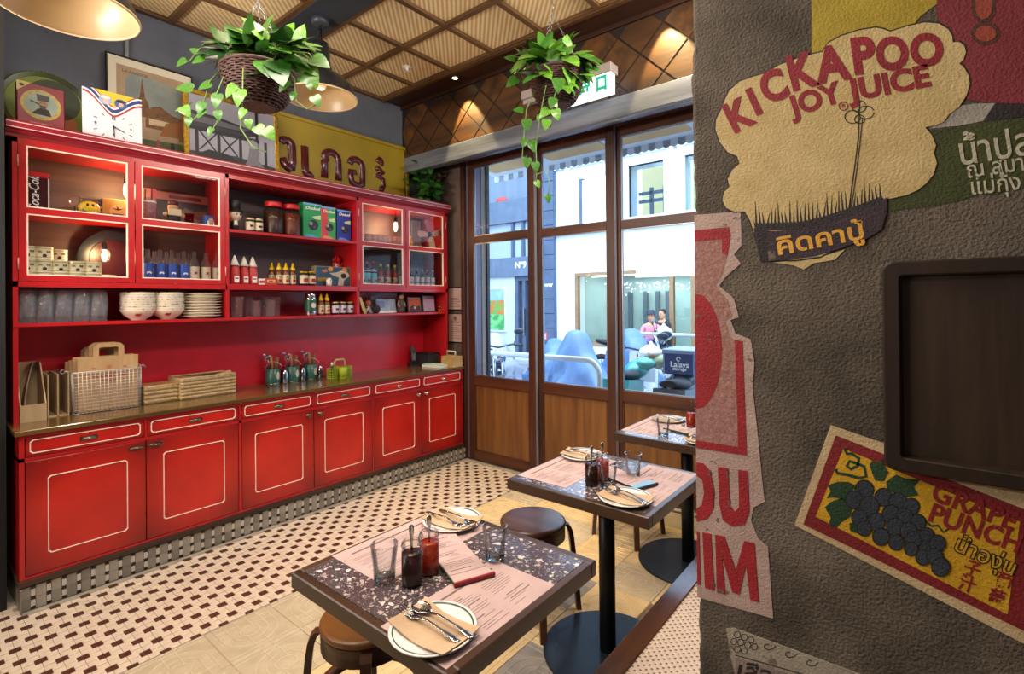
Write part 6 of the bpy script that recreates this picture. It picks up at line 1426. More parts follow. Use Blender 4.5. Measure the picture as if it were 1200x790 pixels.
def write(t, s, cx, cy, h, rot, m, lift, sx=1, off=0, space=1, name='lettering', shear=0):
    """lettering whose size, place and slant were measured on the photograph, laid on the wall"""
    cu = bpy.data.curves.new('tmp', 'FONT'); cu.body = s; cu.size = 1; cu.align_x = 'CENTER'; cu.align_y = 'CENTER'; cu.offset = off; cu.resolution_u = 4; cu.space_character = space; cu.shear = shear; cu.fill_mode = 'FRONT'
    o = bpy.data.objects.new('tmp', cu); me = bpy.data.meshes.new_from_object(o); bpy.data.objects.remove(o); bpy.data.curves.remove(cu)
    me.name = name; c, s_ = cos(radians(rot)), sin(radians(rot)); k = h/.72
    for v in me.vertices:
        x, y = v.co.x*k*sx, v.co.y*k; q = wall_pt(cx+x*c-y*s_, cy-(x*s_+y*c), lift); v.co = Vector((q.x, q.y, q.z))-t.location
    me.materials.clear(); me.materials.append(m); me.update(); return link(name, me, t)
def mural(name, label, cat, px, py):
    q = wall_pt(px, py, 0); return thing(name, label, cat, (q.x, YW, q.z))
def stroke(pts, w_, closed=False):
    """outline strip of a drawn line, as one polygon (pixels of the photograph)"""
    L_, R = [], []
    for i, p in enumerate(pts):
        a = Vector(pts[i-1] if i else pts[0]); b = Vector(pts[i+1] if i < len(pts)-1 else pts[-1]); d = (b-a).normalized(); n = Vector((-d.y, d.x))*w_/2
        L_.append(tuple(Vector(p)+n)); R.append(tuple(Vector(p)-n))
    return L_+R[::-1]
c6 = lambda a, b: (800+a/2.47, b/2.47)
c8 = lambda a, b: (840+a/2.547, 480+b/2.547)
c9 = lambda a, b: (810+a/2.725, 500+b/2.725)
m_mcream = pmat('mural_cream', '#b39a64', '#c6ae7c', .0); m_mred = pmat('mural_red', '#7a0f1e', '#8e1626'); m_mblk = pmat('mural_black', '#1c1418', '#282024'); m_mor = pmat('mural_orange', '#cf9330', '#dca642')
m_mplum = pmat('mural_plum', '#2a1c28', '#35242f', .04)
# fields of older painted advertisements
t = mural('yellow_paint_patch', 'patch of yellow wall paint above the cream cloud', 'painted advert', 1020, 20)
flat(t, 'field', [(373, -60), (735, -60), (735, 12), (690, 45), (665, 75), (600, 90), (560, 100), (460, 125), (420, 155), (373, 160)], pmat('mural_yellow', '#96801a', '#aa9226', .02), .0010, c6)
t = mural('painted_bottle', 'dark red painted bottle shape with orange outlined mark at the wall top', 'painted advert', 1150, 60)
flat(t, 'field', [(735, -60), (1010, -60), (1010, 300), (890, 297), (828, 290), (780, 260), (760, 150), (745, 65), (735, 45)], pmat('mural_maroon', '#6e1c26', '#7c2630', .0), .0012, c6)
m_out = pmat('mural_brown_line', '#4a2418'); m_orr = pmat('mural_rust', '#8e3a2a')
flat(t, 'mark_outline', [(838, -60), (905, -60), (905, 40), (890, 62), (865, 66), (845, 55), (838, 30)], m_out, .0016, c6); flat(t, 'mark', [(848, -60), (895, -60), (894, 36), (882, 52), (866, 55), (853, 46), (848, 28)], m_orr, .0020, c6)
flat(t, 'mark_ring', ell(877, 97, 42, 34, 22), m_out, .0016, c6); flat(t, 'mark_ring_inside', ell(877, 97, 30, 23, 20), m_orr, .0020, c6)
t = mural('green_paint_band', 'olive green painted band with white Thai lettering beside the cream cloud', 'painted advert', 1150, 190)
flat(t, 'field', [(640, 388), (700, 380), (1010, 337), (1010, 543), (940, 548), (905, 565), (860, 562), (800, 582), (700, 600), (640, 604), (600, 612), (590, 560)], pmat('mural_green', '#2e340a', '#3c4212', .0), .0010, c6)
flat(t, 'white_patch', [(715, 372), (770, 330), (800, 306), (850, 300), (905, 298), (870, 350), (800, 364)], pmat('mural_grey_white', '#8d867e', '#a29b92', .0), .0011, c6)
flat(t, 'black_patch', [(870, 352), (905, 298), (1010, 300), (1010, 335)], m_mblk, .0011, c6)
m_mw = pmat('mural_white', '#a8a28c', '#b8b29c', .02)
write(t, 'น้ำปลา', *c6(925, 425), 32, 9, m_mw, .0020, .92, .012); write(t, 'ญ สุมา', *c6(905, 484), 19, 8, m_mw, .0020, .95, .01); write(t, 'แม่กุ้ง', *c6(905, 536), 19, 6, m_mw, .0020, 1.0, .01)
# the cream cloud
t = mural('painted_cloud_advert', 'cream cloud advert painted on cement with red KICKAPOO JOY JUICE lettering', 'painted advert', 970, 150)
cloud = [(95, 375), (97, 345), (112, 318), (122, 290), (135, 262), (165, 236), (205, 222), (240, 212), (280, 188), (330, 170), (380, 156), (405, 150), (420, 125), (460, 104), (510, 88), (560, 80), (580, 84), (600, 92), (650, 76), (700, 65), (740, 68), (768, 84), (780, 104), (782, 122), (800, 121), (815, 132), (820, 150), (813, 172), (800, 184), (812, 192), (826, 215), (831, 242), (822, 275), (800, 310), (772, 330), (758, 350), (735, 362), (702, 368), (722, 392), (733, 420), (727, 442), (736, 472), (726, 505), (706, 530), (680, 550), (650, 564), (610, 573), (590, 576), (575, 640), (560, 668), (520, 690), (440, 722), (400, 742), (330, 752), (230, 752), (212, 690), (196, 640), (180, 612), (150, 613), (126, 602), (115, 580), (120, 556), (136, 540), (130, 518), (145, 490), (165, 474), (158, 452), (130, 440), (108, 412)]
big = [(cx+(cx-470)*.012, cy+(cy-400)*.014) for cx, cy in cloud]
flat(t, 'cloud_outline', big, m_mblk, .0016, c6); flat(t, 'cloud', cloud, m_mcream, .0022, c6)
for ch, x, y, h, r_, sx in (('K', 160, 338, 84, 27, .86), ('I', 208, 298, 78, 25, 1.0), ('C', 264, 253, 86, 22, .90), ('K', 342, 212, 98, 14, .84), ('A', 432, 190, 100, 10, .94), ('P', 522, 166, 102, 8, .92), ('O', 606, 160, 92, 4, .90), ('O', 706, 149, 90, 2, .94)):
    write(t, ch, *c6(x, y), h/2.47, r_, m_mred, .0030, sx, .045)
write(t, 'JOY', *c6(384, 290), 24, 18, m_mred, .0030, 1.05, .04); write(t, 'JUICE', *c6(600, 243), 25, 11, m_mred, .0030, 1.12, .04)
write(t, 'R', *c6(465, 307), 5, 10, m_mred, .0030, 1, .01); flat(t, 'mark_ring', stroke([(465+13*cos(a), 307+12*sin(a)) for a in [2*pi*k/18 for k in range(19)]], 2.2), m_mred, .0030, c6)
for cx, cy, r_ in ((492, 338, 22), (510, 308, 20), (530, 325, 22), (512, 345, 14)): flat(t, 'puff_line', stroke([(cx+r_*1.05*cos(a), cy+r_*.85*sin(a)) for a in [2*pi*k/20 for k in range(20)]], 2.2), m_mblk, .0029, c6)
flat(t, 'steam_line', stroke([(512, 290), (508, 400), (495, 500), (480, 605)], 2.4), m_mblk, .0030, c6); flat(t, 'steam_line', stroke([(520, 340), (512, 420), (502, 500), (488, 600)], 1.8), m_mblk, .0030, c6)
rnd = random.Random(8); gp = [(205, 640)]
n_ = 34
for k in range(n_):
    x = 210+370*k/n_; base = 648-(max(0, x-330)/250)**1.3*70-(x-210)*.03; gp += [(x, base), (x+rnd.uniform(-3, 9), base-rnd.uniform(22, 68)), (x+5, base-4)]
gp += [(588, 585), (560, 612), (480, 640), (330, 668), (210, 664)]
flat(t, 'grass', gp, m_mblk, .0028, c6)
flat(t, 'barrel_band', [(205, 660), (260, 669), (330, 666), (400, 651), (480, 627), (540, 602), (592, 570), (590, 612), (576, 664), (530, 692), (460, 718), (380, 742), (300, 752), (226, 757), (212, 700)], m_mplum, .0032, c6)
flat(t, 'barrel_edge', [(212, 664), (240, 668), (248, 752), (226, 757)], m_mblk, .0034, c6)
flat(t, 'peeled_scrap', [(262, 760), (330, 754), (400, 744), (470, 722), (440, 752), (380, 762), (350, 780), (320, 768)], m_mcream, .0014, c6)
write(t, 'คิดคาปู้', *c6(398, 693), 20, 11, m_mor, .0038, 1.35, .025)
# red and white poster torn along one side
t = mural('torn_poster', 'torn pink and red poster with OU and HIM lettering at the wall edge', 'poster', 845, 480)
m_pp = pmat('poster_pink_paper', '#a48a82', '#b69c94', .02); m_pr = pmat('poster_red', '#8c1420', '#a01c28', .01)
EDGE = [(813.5, 252), (814.5, 420), (815.5, 560), (817.0, 699)]
flat(t, 'paper', [(813.5, 252), (868, 248), (869, 288), (860, 298), (868, 309), (849, 326), (843, 335), (860, 350), (866, 372), (856, 375), (862, 391), (880, 398), (884, 425), (882, 455), (887, 500), (889, 520), (893, 560), (896, 588), (883, 595), (880, 610), (889, 632), (900, 641), (906, 725), (817, 700)], m_pp, .0012)
flat(t, 'hatched_field', [(814, 284), (848, 279), (852, 300), (846, 322), (838, 335), (853, 352), (858, 370), (850, 376), (856, 395), (862, 400), (866, 525), (815.5, 517)], mat('hatched_print', '#8a5a56', '#a88078', sc=260, rough=.8, bump=.3, bsc=70), .0016)
flat(t, 'red_border', [(814, 270), (854, 266), (856, 276), (852, 300), (846, 296), (846, 280), (814, 283)], m_pr, .0020)
flat(t, 'red_border', [(815.5, 516), (865, 524), (861, 398), (870, 400), (875, 534), (815.7, 525)], m_pr, .0020)
flat(t, 'red_disc', [(814.2, 344)]+[(812+34*cos(a), 412+70*sin(a)) for a in [-1.2+2.4*k/16 for k in range(17)]]+[(815.2, 479)], m_pr, .0020)
flat(t, 'letter_o', [(816, 542), (824, 543), (832, 552), (837, 575), (836, 596), (829, 608), (816.3, 611), (816.3, 596), (822, 592), (825, 578), (823, 563), (816, 557)], m_pr, .0024)
flat(t, 'letter_u', [(841, 547), (853, 549), (855, 592), (861, 600), (866, 594), (865, 551), (876, 552), (878, 600), (872, 615), (858, 617), (847, 610), (843, 592)], m_pr, .0024)
flat(t, 'letter_h', [(816.4, 623), (819, 624), (821, 686), (817, 685)], m_pr, .0024); flat(t, 'letter_i', [(823, 624), (833, 626), (837, 692), (826, 689)], m_pr, .0024)
flat(t, 'letter_m', [(838, 627), (849, 629), (862, 668), (872, 634), (884, 637), (889, 706), (879, 703), (874, 662), (866, 697), (858, 694), (846, 652), (850, 697), (840, 694)], m_pr, .0024)
# grape poster
t = mural('grape_poster', 'tilted yellow poster with red border and dark grape bunch, reading GRAPE PUNCH', 'poster', 1080, 630)
flat(t, 'paper', [(340, 47), (1010, 275), (985, 735), (232, 345)], pmat('poster_cream', '#b39a74', '#c4ac86', .0), .0012, c8)
flat(t, 'red_border', [(355, 77), (1000, 330), (960, 682), (258, 343)], pmat('poster_crimson', '#6e0f16', '#7c161c', .0), .0016, c8)
flat(t, 'yellow_field', [(378, 117), (905, 335), (868, 612), (295, 320)], pmat('poster_yellow', '#b98c12', '#c89a1c', .0), .0020, c8)
m_lv = pmat('poster_leaf', '#12301a', '#1a3e22'); m_gr = pmat('poster_grape', '#20262f', '#2e3644'); m_gr2 = pmat('poster_grape_line', '#0a0c10')
for k, p in enumerate(([(455, 165), (466, 152), (480, 160), (492, 148), (503, 172), (512, 186), (498, 214), (472, 212)], [(505, 216), (535, 194), (562, 206), (606, 210), (588, 232), (602, 256), (565, 262), (530, 250), (508, 240)], [(330, 226), (362, 216), (392, 216), (412, 226), (402, 250), (386, 272), (350, 262), (328, 264), (340, 244)], [(322, 292), (340, 276), (372, 264), (408, 282), (398, 320), (372, 336), (358, 352), (334, 346), (340, 322)], [(395, 340), (420, 335), (425, 372), (398, 362)])): flat(t, 'leaf', p, m_lv, .0026, c8)
flat(t, 'tendril', stroke([(382, 116), (388, 132), (404, 132), (424, 146), (420, 168), (400, 178), (388, 168), (396, 154), (410, 158), (440, 170), (446, 200), (425, 205), (390, 195), (360, 190), (354, 178)], 9), m_lv, .0024, c8)
flat(t, 'tendril', stroke([(620, 330), (640, 348), (660, 346), (676, 366), (692, 356)], 6), m_lv, .0024, c8)
for k, (x, y, r_) in enumerate(((440, 240, 30), (497, 262, 28), (540, 276, 29), (410, 270, 28), (455, 288, 31), (580, 290, 26), (425, 322, 25), (476, 335, 28), (520, 312, 29), (560, 322, 28), (600, 337, 25), (440, 355, 24), (490, 380, 27), (532, 350, 28), (572, 362, 27), (535, 397, 24), (586, 388, 26), (626, 375, 23), (580, 416, 22), (626, 412, 24), (658, 400, 26), (616, 442, 24), (650, 438, 26), (668, 470, 29))):
    flat(t, 'grape_outline', ell(x, y, r_, r_*1.02, 16), m_gr2, .0028+.00006*k, c8); flat(t, 'grape', ell(x, y, r_*.86, r_*.88, 16), m_gr, .00283+.00006*k, c8)
m_pc = pmat('poster_lettering', '#7c1018', '#8a161e')
write(t, 'GRAPE', *c8(768, 292), 22, -21, m_pc, .0028, 1.12, .03, 1.02); write(t, 'PUNCH', *c8(772, 357), 22, -20, m_pc, .0028, 1.08, .03, 1.02)
write(t, 'น้ำองุ่น', *c8(802, 440), 18, -24, m_mblk, .0026, 1.15, .055); write(t, 'น้ำองุ่น', *c8(802, 440), 18, -24, pmat('poster_yellow'[:13], '#b98c12'), .0031, 1.15, .004)
for ch, x, y in (('子', 762, 478), ('汁', 747, 523), ('葡', 856, 514), ('萄', 834, 564)): write(t, ch, *c8(x, y), 15, -18, m_pc, .0028, 1.0, .02)
# bottom poster
t = mural('scroll_poster', 'grey poster with honeycomb border and black Thai lettering low on the wall', 'poster', 900, 790)
flat(t, 'paper', [(851, 737), (860, 736), (1010, 791), (1003, 860), (856, 860), (862, 792), (856, 770)], pmat('poster_grey', '#8f8678', '#a1988a', .02), .0012)
m_gl = pmat('poster_grey_line', '#3a342e')
for k, (x, y) in enumerate(((864, 744), (872, 747), (868, 753), (860, 752), (876, 756), (864, 761), (872, 763), (880, 750), (884, 758))): flat(t, 'honeycomb', stroke([(x+4*cos(a), y+4*sin(a)) for a in [2*pi*j/6 for j in range(7)]], .9), m_gl, .0016)
for x, y in ((900, 757), (925, 766), (950, 776)): flat(t, 'scroll', stroke([(x+(9-1.1*j)*cos(j*.8), y+(6-.7*j)*sin(j*.8)) for j in range(8)], 1.2), m_gl, .0016)
flat(t, 'inner_line', stroke([(862, 768), (905, 780), (960, 796)], 1.2), m_gl, .0016)
flat(t, 'picture_field', [(862, 771), (1000, 812), (1000, 860), (862, 860)], pmat('poster_dusty', '#7c6a66', '#8c7a74', .0), .0014)
write(t, 'เสือ', 884, 790, 20, -12, m_mblk, .0020, 1.1, .02); write(t, 'อง', 935, 800, 18, -14, m_mblk, .0020, 1.1, .02)
# wooden tray hung on the wall
q = ony(1036, 550, 1.066); q2 = ony(1036, 307, 1.066)
t = thing('wooden_tray', 'dark wooden tray with rounded corners and raised rim hung on the cement wall', 'tray', (q.x+.26, 1.1, q.z)); H = q2.z-q.z; W = .26
def rrect(x0, x1, z0, z1, r_, n=5):
    o = []
    for cx, cz, a in ((x1-r_, z0+r_, -pi/2), (x1-r_, z1-r_, 0), (x0+r_, z1-r_, pi/2), (x0+r_, z0+r_, pi)): o += [(cx+r_*cos(a+pi/2*k/n), cz+r_*sin(a+pi/2*k/n)) for k in range(n+1)]
    return o
m_tray = wood('tray_wood', '#1a100a', '#2e1e15', axis=2, sc=24, rough=.5); m_tray2 = wood('tray_floor_wood', '#20140c', '#3a281b', axis=2, sc=30, rough=.55)
a, b_, c = rrect(-W, W, 0, H, .016), rrect(-W+.024, W-.024, .024, H-.024, .006), rrect(-W+.027, W-.027, .027, H-.027, .004)
R = [[(x, y, z) for x, z in p] for p, y in ((a, -.0035), (a, -.030), (rrect(-W+.003, W-.003, .003, H-.003, .014), -.034), (rrect(-W+.022, W-.022, .022, H-.022, .007), -.034), (b_, -.032), (c, -.019))]
MB().rings(R, 0, False, False).build('rim', m_tray, t); MB().prism([(x, z) for x, z in rrect(-W+.002, W-.002, .002, H-.002, .014)], .016, lambda u, v, w_: (u, -.0034-w_, v)).build('tray_floor', m_tray2, t)
# ================================================================ THE STREET OUTSIDE
YF = 12.0
struct('street', MB().box(-22, 10, 3.75, 18, -.30, -.12), mat('asphalt', '#6a6e76', '#7a7e86', sc=3, rough=.9))
struct('pavement', MB().box(-22, 10, 3.755, 4.9, -.12, -.04), mat('paving_slab', '#9aa0a8', '#a8adb4', sc=2, rough=.9))
struct('pavement', MB().box(-22, 10, 10.4, 12.0, -.119, -.02), mat('paving_slab', '#9aa0a8'))
# outer pier beside the doors and the canopy over the pavement
p0, p1 = ony(559, 300, 3.76), ony(571.5, 300, 4.02)
struct('pillar_1', MB().box(-3.9, p0.x, 3.755, 3.80, -.04, 3.1).box(-3.9, p1.x, 3.80, 4.02, -.04, 3.1), mat('weathered_render', '#8f8a86', '#a49a8c', sc=3, st=(1, 1, .3), rough=.9))
struct('trim_8', MB().box(p1.x, p1.x+.02, 3.99, 4.03, -.04, 3.1), mat('dark_downpipe', '#26303c', rough=.5))
m_soff = mat('canopy_panel', '#c49c68', '#d0aa78', sc=3, rough=.8); m_sofw = mat('canopy_white', '#d4dce4', rough=.6)
can = struct('canopy_roof', MB().box(-4.3, .4, 3.76, 4.95, 3.12, 3.22), m_sofw); xs = [-4.2+.86*k for k in range(6)]
for a, b in zip(xs, xs[1:]): MB().rbox(a+.06, b-.06, 3.95, 4.78, 3.105, 3.121, .004).build('soffit_panel', m_soff, can)
for k, x in enumerate((-3.3, -2.05, -1.6)):
    t = thing('canopy_light', '%s recessed round light in the canopy soffit outside' % NTH[k], 'light', (x, 4.35, 3.105)); MB().lathe([(.05, .01), (.065, -.004), (.060, -.008), (.045, -.004)], 20, caps=False).build('bezel', m_metal, t); MB().cyl((0, 0, .0), .045, .004, 16).build('lens', mat('pale_lens', '#dfe6ea', emit=.6), t)
val = thing('awning_valance', 'grey and white scalloped awning valance along the canopy edge outside', 'awning', (-2, 4.95, 3.045))
m_vd = mat('valance_grey', '#7d8694', '#aab2bc', sc=40, rough=.8)
for k in range(60):
    x = -2.3+.078*k; sc_ = [(x, .08), (x, .012), (x+.02, 0), (x+.039, -.004), (x+.058, 0), (x+.078, .012), (x+.078, .08)]
    MB().prism(sc_, .006, lambda u, v, w_: (u, w_, v)).build('scallop', m_vd if k % 2 else m_sofw, val)
# ---- buildings across the street; each plane is measured from the photograph
m_wb = mat('white_stone', '#d3dbe4', '#dfe6ee', sc=2, rough=.7); m_gb = mat('blue_grey_stone', '#5c6b80', '#6a7a90', sc=3, rough=.7); m_gd = mat('dark_slate_stone', '#47566c', '#566580', sc=3, rough=.7)
m_ogl = glass('street_glass', (.80, .88, .92), .9, .02); m_ofr = mat('window_frame_tan', '#8a6a48', '#9a7a58', sc=8, rough=.5); m_teal = mat('shop_wall_teal', '#8fa8a4', '#a4bab4', sc=2, rough=.8)
def F(px, py, Y=YF): q = ony(px, py, Y); return q.x, q.z
t = thing('white_building', 'white stone building across the street with a wide shop window', 'building', (-3.0, YF, -.12)); o = Vector((-3.0, YF, -.12))
def bx(mb, x0, x1, y0, y1, z0, z1, mi=0): return mb.box(x0-o.x, x1-o.x, y0-o.y, y1-o.y, z0-o.z, z1-o.z, mi)
xl = F(652, 300)[0]; xr = 6.0; (sx0, sz1), (sx1, sz0) = F(674, 321), F(812, 412); sx1 = F(815, 400)[0]; sz0 = .30; sz1 = F(740, 317)[1]
w0, w1 = F(737, 195), F(779, 250); v0, v1 = F(683, 208), F(712, 262); u0 = F(801, 188)[0]
m = MB(); zt = 11.0
bx(m, xl, sx0, YF, YF+.5, -.12, zt); bx(m, sx0, sx1, YF, YF+.5, -.12, sz0); bx(m, sx1, xr, YF, YF+.5, -.12, w1[1]); bx(m, sx0, sx1, YF, YF+.5, sz1, w1[1])
bx(m, sx0, v0[0], YF, YF+.5, w1[1], zt); bx(m, v1[0], w0[0], YF, YF+.5, w1[1], zt); bx(m, v0[0], v1[0], YF, YF+.5, w0[1], zt); bx(m, w0[0], w1[0], YF, YF+.5, w0[1], zt); bx(m, w1[0], u0, YF, YF+.5, w1[1], zt); bx(m, u0, u0+1.1, YF, YF+.5, w0[1], zt); bx(m, u0+1.1, xr, YF, YF+.5, w1[1], zt)
m.build('wall', m_wb, t)
bx(MB(), xl-.1, xr, YF-.35, YF, w0[1]+.55, w0[1]+.85).build('cornice_band', m_wb, t); bx(MB(), xl, xr, YF-.10, YF, w0[1]+.25, w0[1]+.40).build('cornice_band', m_wb, t); bx(MB(), xl-.05, xr, YF-.14, YF, w1[1]-.28, w1[1]-.12).build('sill_band', m_wb, t)
for a in (v0[0]-.55, w0[0]-.30, w1[0]+.10, w1[0]+.36): bx(MB(), a, a+.16, YF-.08, YF, w1[1]-.12, w0[1]+.30).build('pilaster', m_wb, t)
def window(x0, x1, z0, z1, m_in, lab):
    f = MB(); e = .07
    for q in ((x0-e, x0, z0-e, z1+e), (x1, x1+e, z0-e, z1+e), (x0, x1, z1, z1+e), (x0, x1, z0-e, z0)): bx(f, q[0], q[1], YF-.05, YF+.12, q[2], q[3])
    w_ = f.build('window', m_wb, t); bx(MB(), x0, x1, YF+.05, YF+.06, z0, z1).build('pane', m_ogl, w_); bx(MB(), x0-.2, x1+.2, YF+1.2, YF+1.25, z0-.3, z1+.3).build('room_wall', m_in, w_)
    return w_
m_gym = mat('lit_ochre_room', '#d8c48a', emit=.55); m_lit = mat('lit_white_sign', '#f4faff', emit=2.6)
w_ = window(w0[0], w1[0], w1[1], w0[1], m_gym, 'gym'); window(u0, u0+1.1, w1[1], w0[1], m_gym, 'gym')
m_rack = mat('gym_rack_blue', '#3c4c64', rough=.5); rk = MB()
for a in (F(752, 200)[0], F(768, 200)[0]): bx(rk, a-.04, a+.04, YF+.55, YF+.63, w1[1], w1[1]+(w0[1]-w1[1])*.62)
rk.build('rack_post', m_rack, w_)
for f_ in (.36, .52): bx(MB(), w0[0], F(768, 200)[0], YF+.55, YF+.61, w1[1]+(w0[1]-w1[1])*f_-.04, w1[1]+(w0[1]-w1[1])*f_+.04).build('rack_bar', m_rack, w_)
sg = bx(MB(), v0[0], v1[0], YF-.02, YF+.10, v1[1], w0[1]-.15).build('lit_sign', m_lit, t); bx(MB(), v0[0]-.09, v0[0], YF-.06, YF+.12, v1[1], w0[1]-.10).build('sign_edge', m_gd, t)
# shop
sh = bx(MB(), sx0, sx1, YF+2.6, YF+2.7, -.1, sz1+.2).build('shop_wall', m_teal, t); bx(MB(), sx0-.1, sx1+.1, YF+.5, YF+2.7, -.12, -.02).build('shop_floor', mat('shop_floor', '#8c9698', rough=.4), t); bx(MB(), sx0-.1, sx1+.1, YF+.5, YF+2.7, sz1, sz1+.1).build('shop_ceiling', m_wb, t)
for x in (sx0-.1, sx1): bx(MB(), x, x+.1, YF+.5, YF+2.7, -.1, sz1).build('shop_side', m_teal, t)
bx(MB(), sx0+.2, sx1-.2, YF+.55, YF+.65, sz1-.10, sz1-.02).build('light_strip', mat('shop_light_strip', '#ffe9bd', emit=7), t)
fr = MB(); e = .09; pm_ = F(787, 350)[0]
for q in ((sx0, sx0+e, sz0, sz1), (sx1-e, sx1, sz0, sz1), (sx0+e, sx1-e, sz1-e, sz1), (sx0+e, sx1-e, sz0, sz0+e), (pm_-.05, pm_+.05, sz0+e, sz1-e)): bx(fr, q[0], q[1], YF-.03, YF+.10, q[2], q[3])
sf = fr.build('shop_window', m_ofr, t)
for a, b in ((sx0+e, pm_-.05), (pm_+.05, sx1-e)): bx(MB(), a, b, YF+.03, YF+.04, sz0+e, sz1-e).build('pane', m_ogl, sf)
m_shd = mat('shop_dark_shelf', '#33424c', '#41525c', sc=8, rough=.6)
for px in (700, 727, 738, 756, 770, 782): x = F(px, 350, YF+2.4)[0]; bx(MB(), x-.06, x+.06, YF+2.4, YF+2.5, -.1, sz1-.5).build('shop_post', m_shd, t)
x = F(705, 350, YF+2.0)[0]; sv = bx(MB(), x-.5, x+.5, YF+2.0, YF+2.4, -.1, 1.7).build('shop_shelf', m_shd, t)
for k in range(4):
    for j in range(5): bx(MB(), x-.42+.19*j, x-.34+.19*j, YF+1.92, YF+2.0, .45+.3*k, .62+.3*k).build('bottle', colour(('#c8b89a', '#7a94a0', '#a06a4a')[(k+j) % 3]), sv)
lamp('shop_fill_light', 'AREA', ((sx0+sx1)/2, YF+1.5, sz1-.05), 110, (1, .93, .82), ((sx0+sx1)/2, YF+1.5, 0), 2.5, 1.5)  # area light added inside the shop to brighten its interior
lt = MB(); rnd = random.Random(6)
for k in range(90): lt.sphere((rnd.uniform(sx0+.3, sx1-.3)-o.x, YF+1.2+rnd.uniform(-.3, .3)-o.y, sz1-.25-abs(rnd.gauss(0, .16))-o.z), .022, 6, 4)
tag(lt.build('light_cluster', mat('white_pendant', '#eef4f2', emit=1.6), t), kind='stuff')
# grey building
t = thing('grey_building', 'blue grey stone building across the street, numbered 9 over a dark door', 'building', (-9.0, YF, -.12)); o = Vector((-9.0, YF, -.12))
gx0 = -16.0; pz0 = F(632, 300)[0]; bz1, bz0 = F(600, 302)[1], F(600, 324)[1]; dx0, dx1 = F(603, 350)[0], F(624, 350)[0]; up = F(590, 262)[1]; up1 = F(590, 236)[1]
bx(MB(), pz0, xl, YF-.10, YF+.5, -.12, 12).build('pier', m_gd, t)
for k in range(24): bx(MB(), pz0+.01, xl-.01, YF-.125, YF-.10, -.1+.42*k+.012, -.1+.42*(k+1)-.012).build('stone', m_gd, t)
m = MB(); bx(m, gx0, dx0, YF, YF+.5, -.12, bz0); bx(m, dx1, pz0, YF, YF+.5, -.12, bz0); bx(m, dx0, dx1, YF+.3, YF+.5, -.12, bz0); m.build('wall', mat('pale_render', '#b7c0ca', '#c4ccd6', sc=2, rough=.8), t)
bx(MB(), gx0, pz0, YF-.08, YF+.5, bz0, bz1).build('name_band', m_gb, t)
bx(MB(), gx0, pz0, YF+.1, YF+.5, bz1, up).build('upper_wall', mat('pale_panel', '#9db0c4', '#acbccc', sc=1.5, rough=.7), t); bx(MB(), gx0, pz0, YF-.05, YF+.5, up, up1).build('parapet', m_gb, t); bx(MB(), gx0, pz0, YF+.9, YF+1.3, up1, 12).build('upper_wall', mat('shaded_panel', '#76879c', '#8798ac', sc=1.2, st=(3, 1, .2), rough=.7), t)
for px in (600, 612): x = F(px, 280)[0]; bx(MB(), x-.04, x+.04, YF, YF+.1, bz1, up).build('mullion', m_gd, t)
d_ = bx(MB(), dx0+.05, dx1-.05, YF+.16, YF+.22, -.1, bz0-.05).build('entrance_door', mat('dark_glass_door', '#4c5668', '#5c6678', sc=3, rough=.2), t)
f = MB()
for q in ((dx0, dx0+.12, -.1, bz0), (dx1-.12, dx1, -.1, bz0), (dx0+.12, dx1-.12, bz0-.14, bz0), ((dx0+dx1)/2-.05, (dx0+dx1)/2+.05, -.1, bz0-.14)): bx(f, q[0], q[1], YF+.02, YF+.16, q[2], q[3])
f.build('door_frame', m_gd, t); bx(MB(), dx0+.35, dx0+.39, YF-.04, YF+.02, .5, 1.3).build('handle', m_metal, t)
m_wl = mat('white_letters', '#e8eef4', rough=.5)
q = F(612, 311); text('Nº9', .26, m_wl, t, (q[0]-o.x, YF-.085-o.y, q[1]-o.z), FACE_Y, .006, .006); q = F(643, 334); text('Tower', .17, m_wl, t, (q[0]-o.x, YF-.13-o.y, q[1]-o.z), FACE_Y, .006, .004)
q = F(640.5, 393.5); sgn = bx(MB(), q[0]-.11, q[0]+.11, YF-.14, YF-.125, q[1]-.11, q[1]+.11).build('red_sign', colour('#c8565a'), t)
for k in range(3): bx(MB(), q[0]-.08, q[0]+.08, YF-.143, YF-.14, q[1]-.07+.055*k, q[1]-.045+.055*k).build('sign_print', m_wl, sgn)
a, b_ = F(575, 339), F(592.5, 387)
ar = bx(MB(), a[0]-.05, b_[0]+.04, YF-.05, YF, b_[1]-.05, a[1]+.05).build('painting', m_wb, t)
def pq(name, z0, z1, m_): bx(MB(), a[0], b_[0], YF-.055, YF-.05, b_[1]+(a[1]-b_[1])*z0, b_[1]+(a[1]-b_[1])*z1).build(name, m_, ar)
pq('painted_sky', .72, 1, mat('print_sky', '#7aa6cc', '#a4c4dc', sc=4, rough=.6)); pq('painted_flowers', .38, .72, mat('print_flowers', '#c87a3a', '#7aa04a', sc=5, rough=.6, lo=.45, hi=.55)); pq('painted_grass', 0, .38, mat('print_grass', '#3c9a54', '#7ac07a', sc=5, rough=.6, lo=.45, hi=.55))
q = F(588, 235, YF+.6); t = thing('red_lantern', 'small red oval lamp above the parapet of the grey building', 'lantern', (q[0], YF+.6, q[1]-.10)); MB().sphere((0, 0, .10), .12, 12, 8, sx=1.8).build('body', mat('red_lantern', '#d8504a', emit=.3), t)
struct('building_backdrop', MB().box(-16, -15.5, 4, YF, -.12, 9), m_gb)
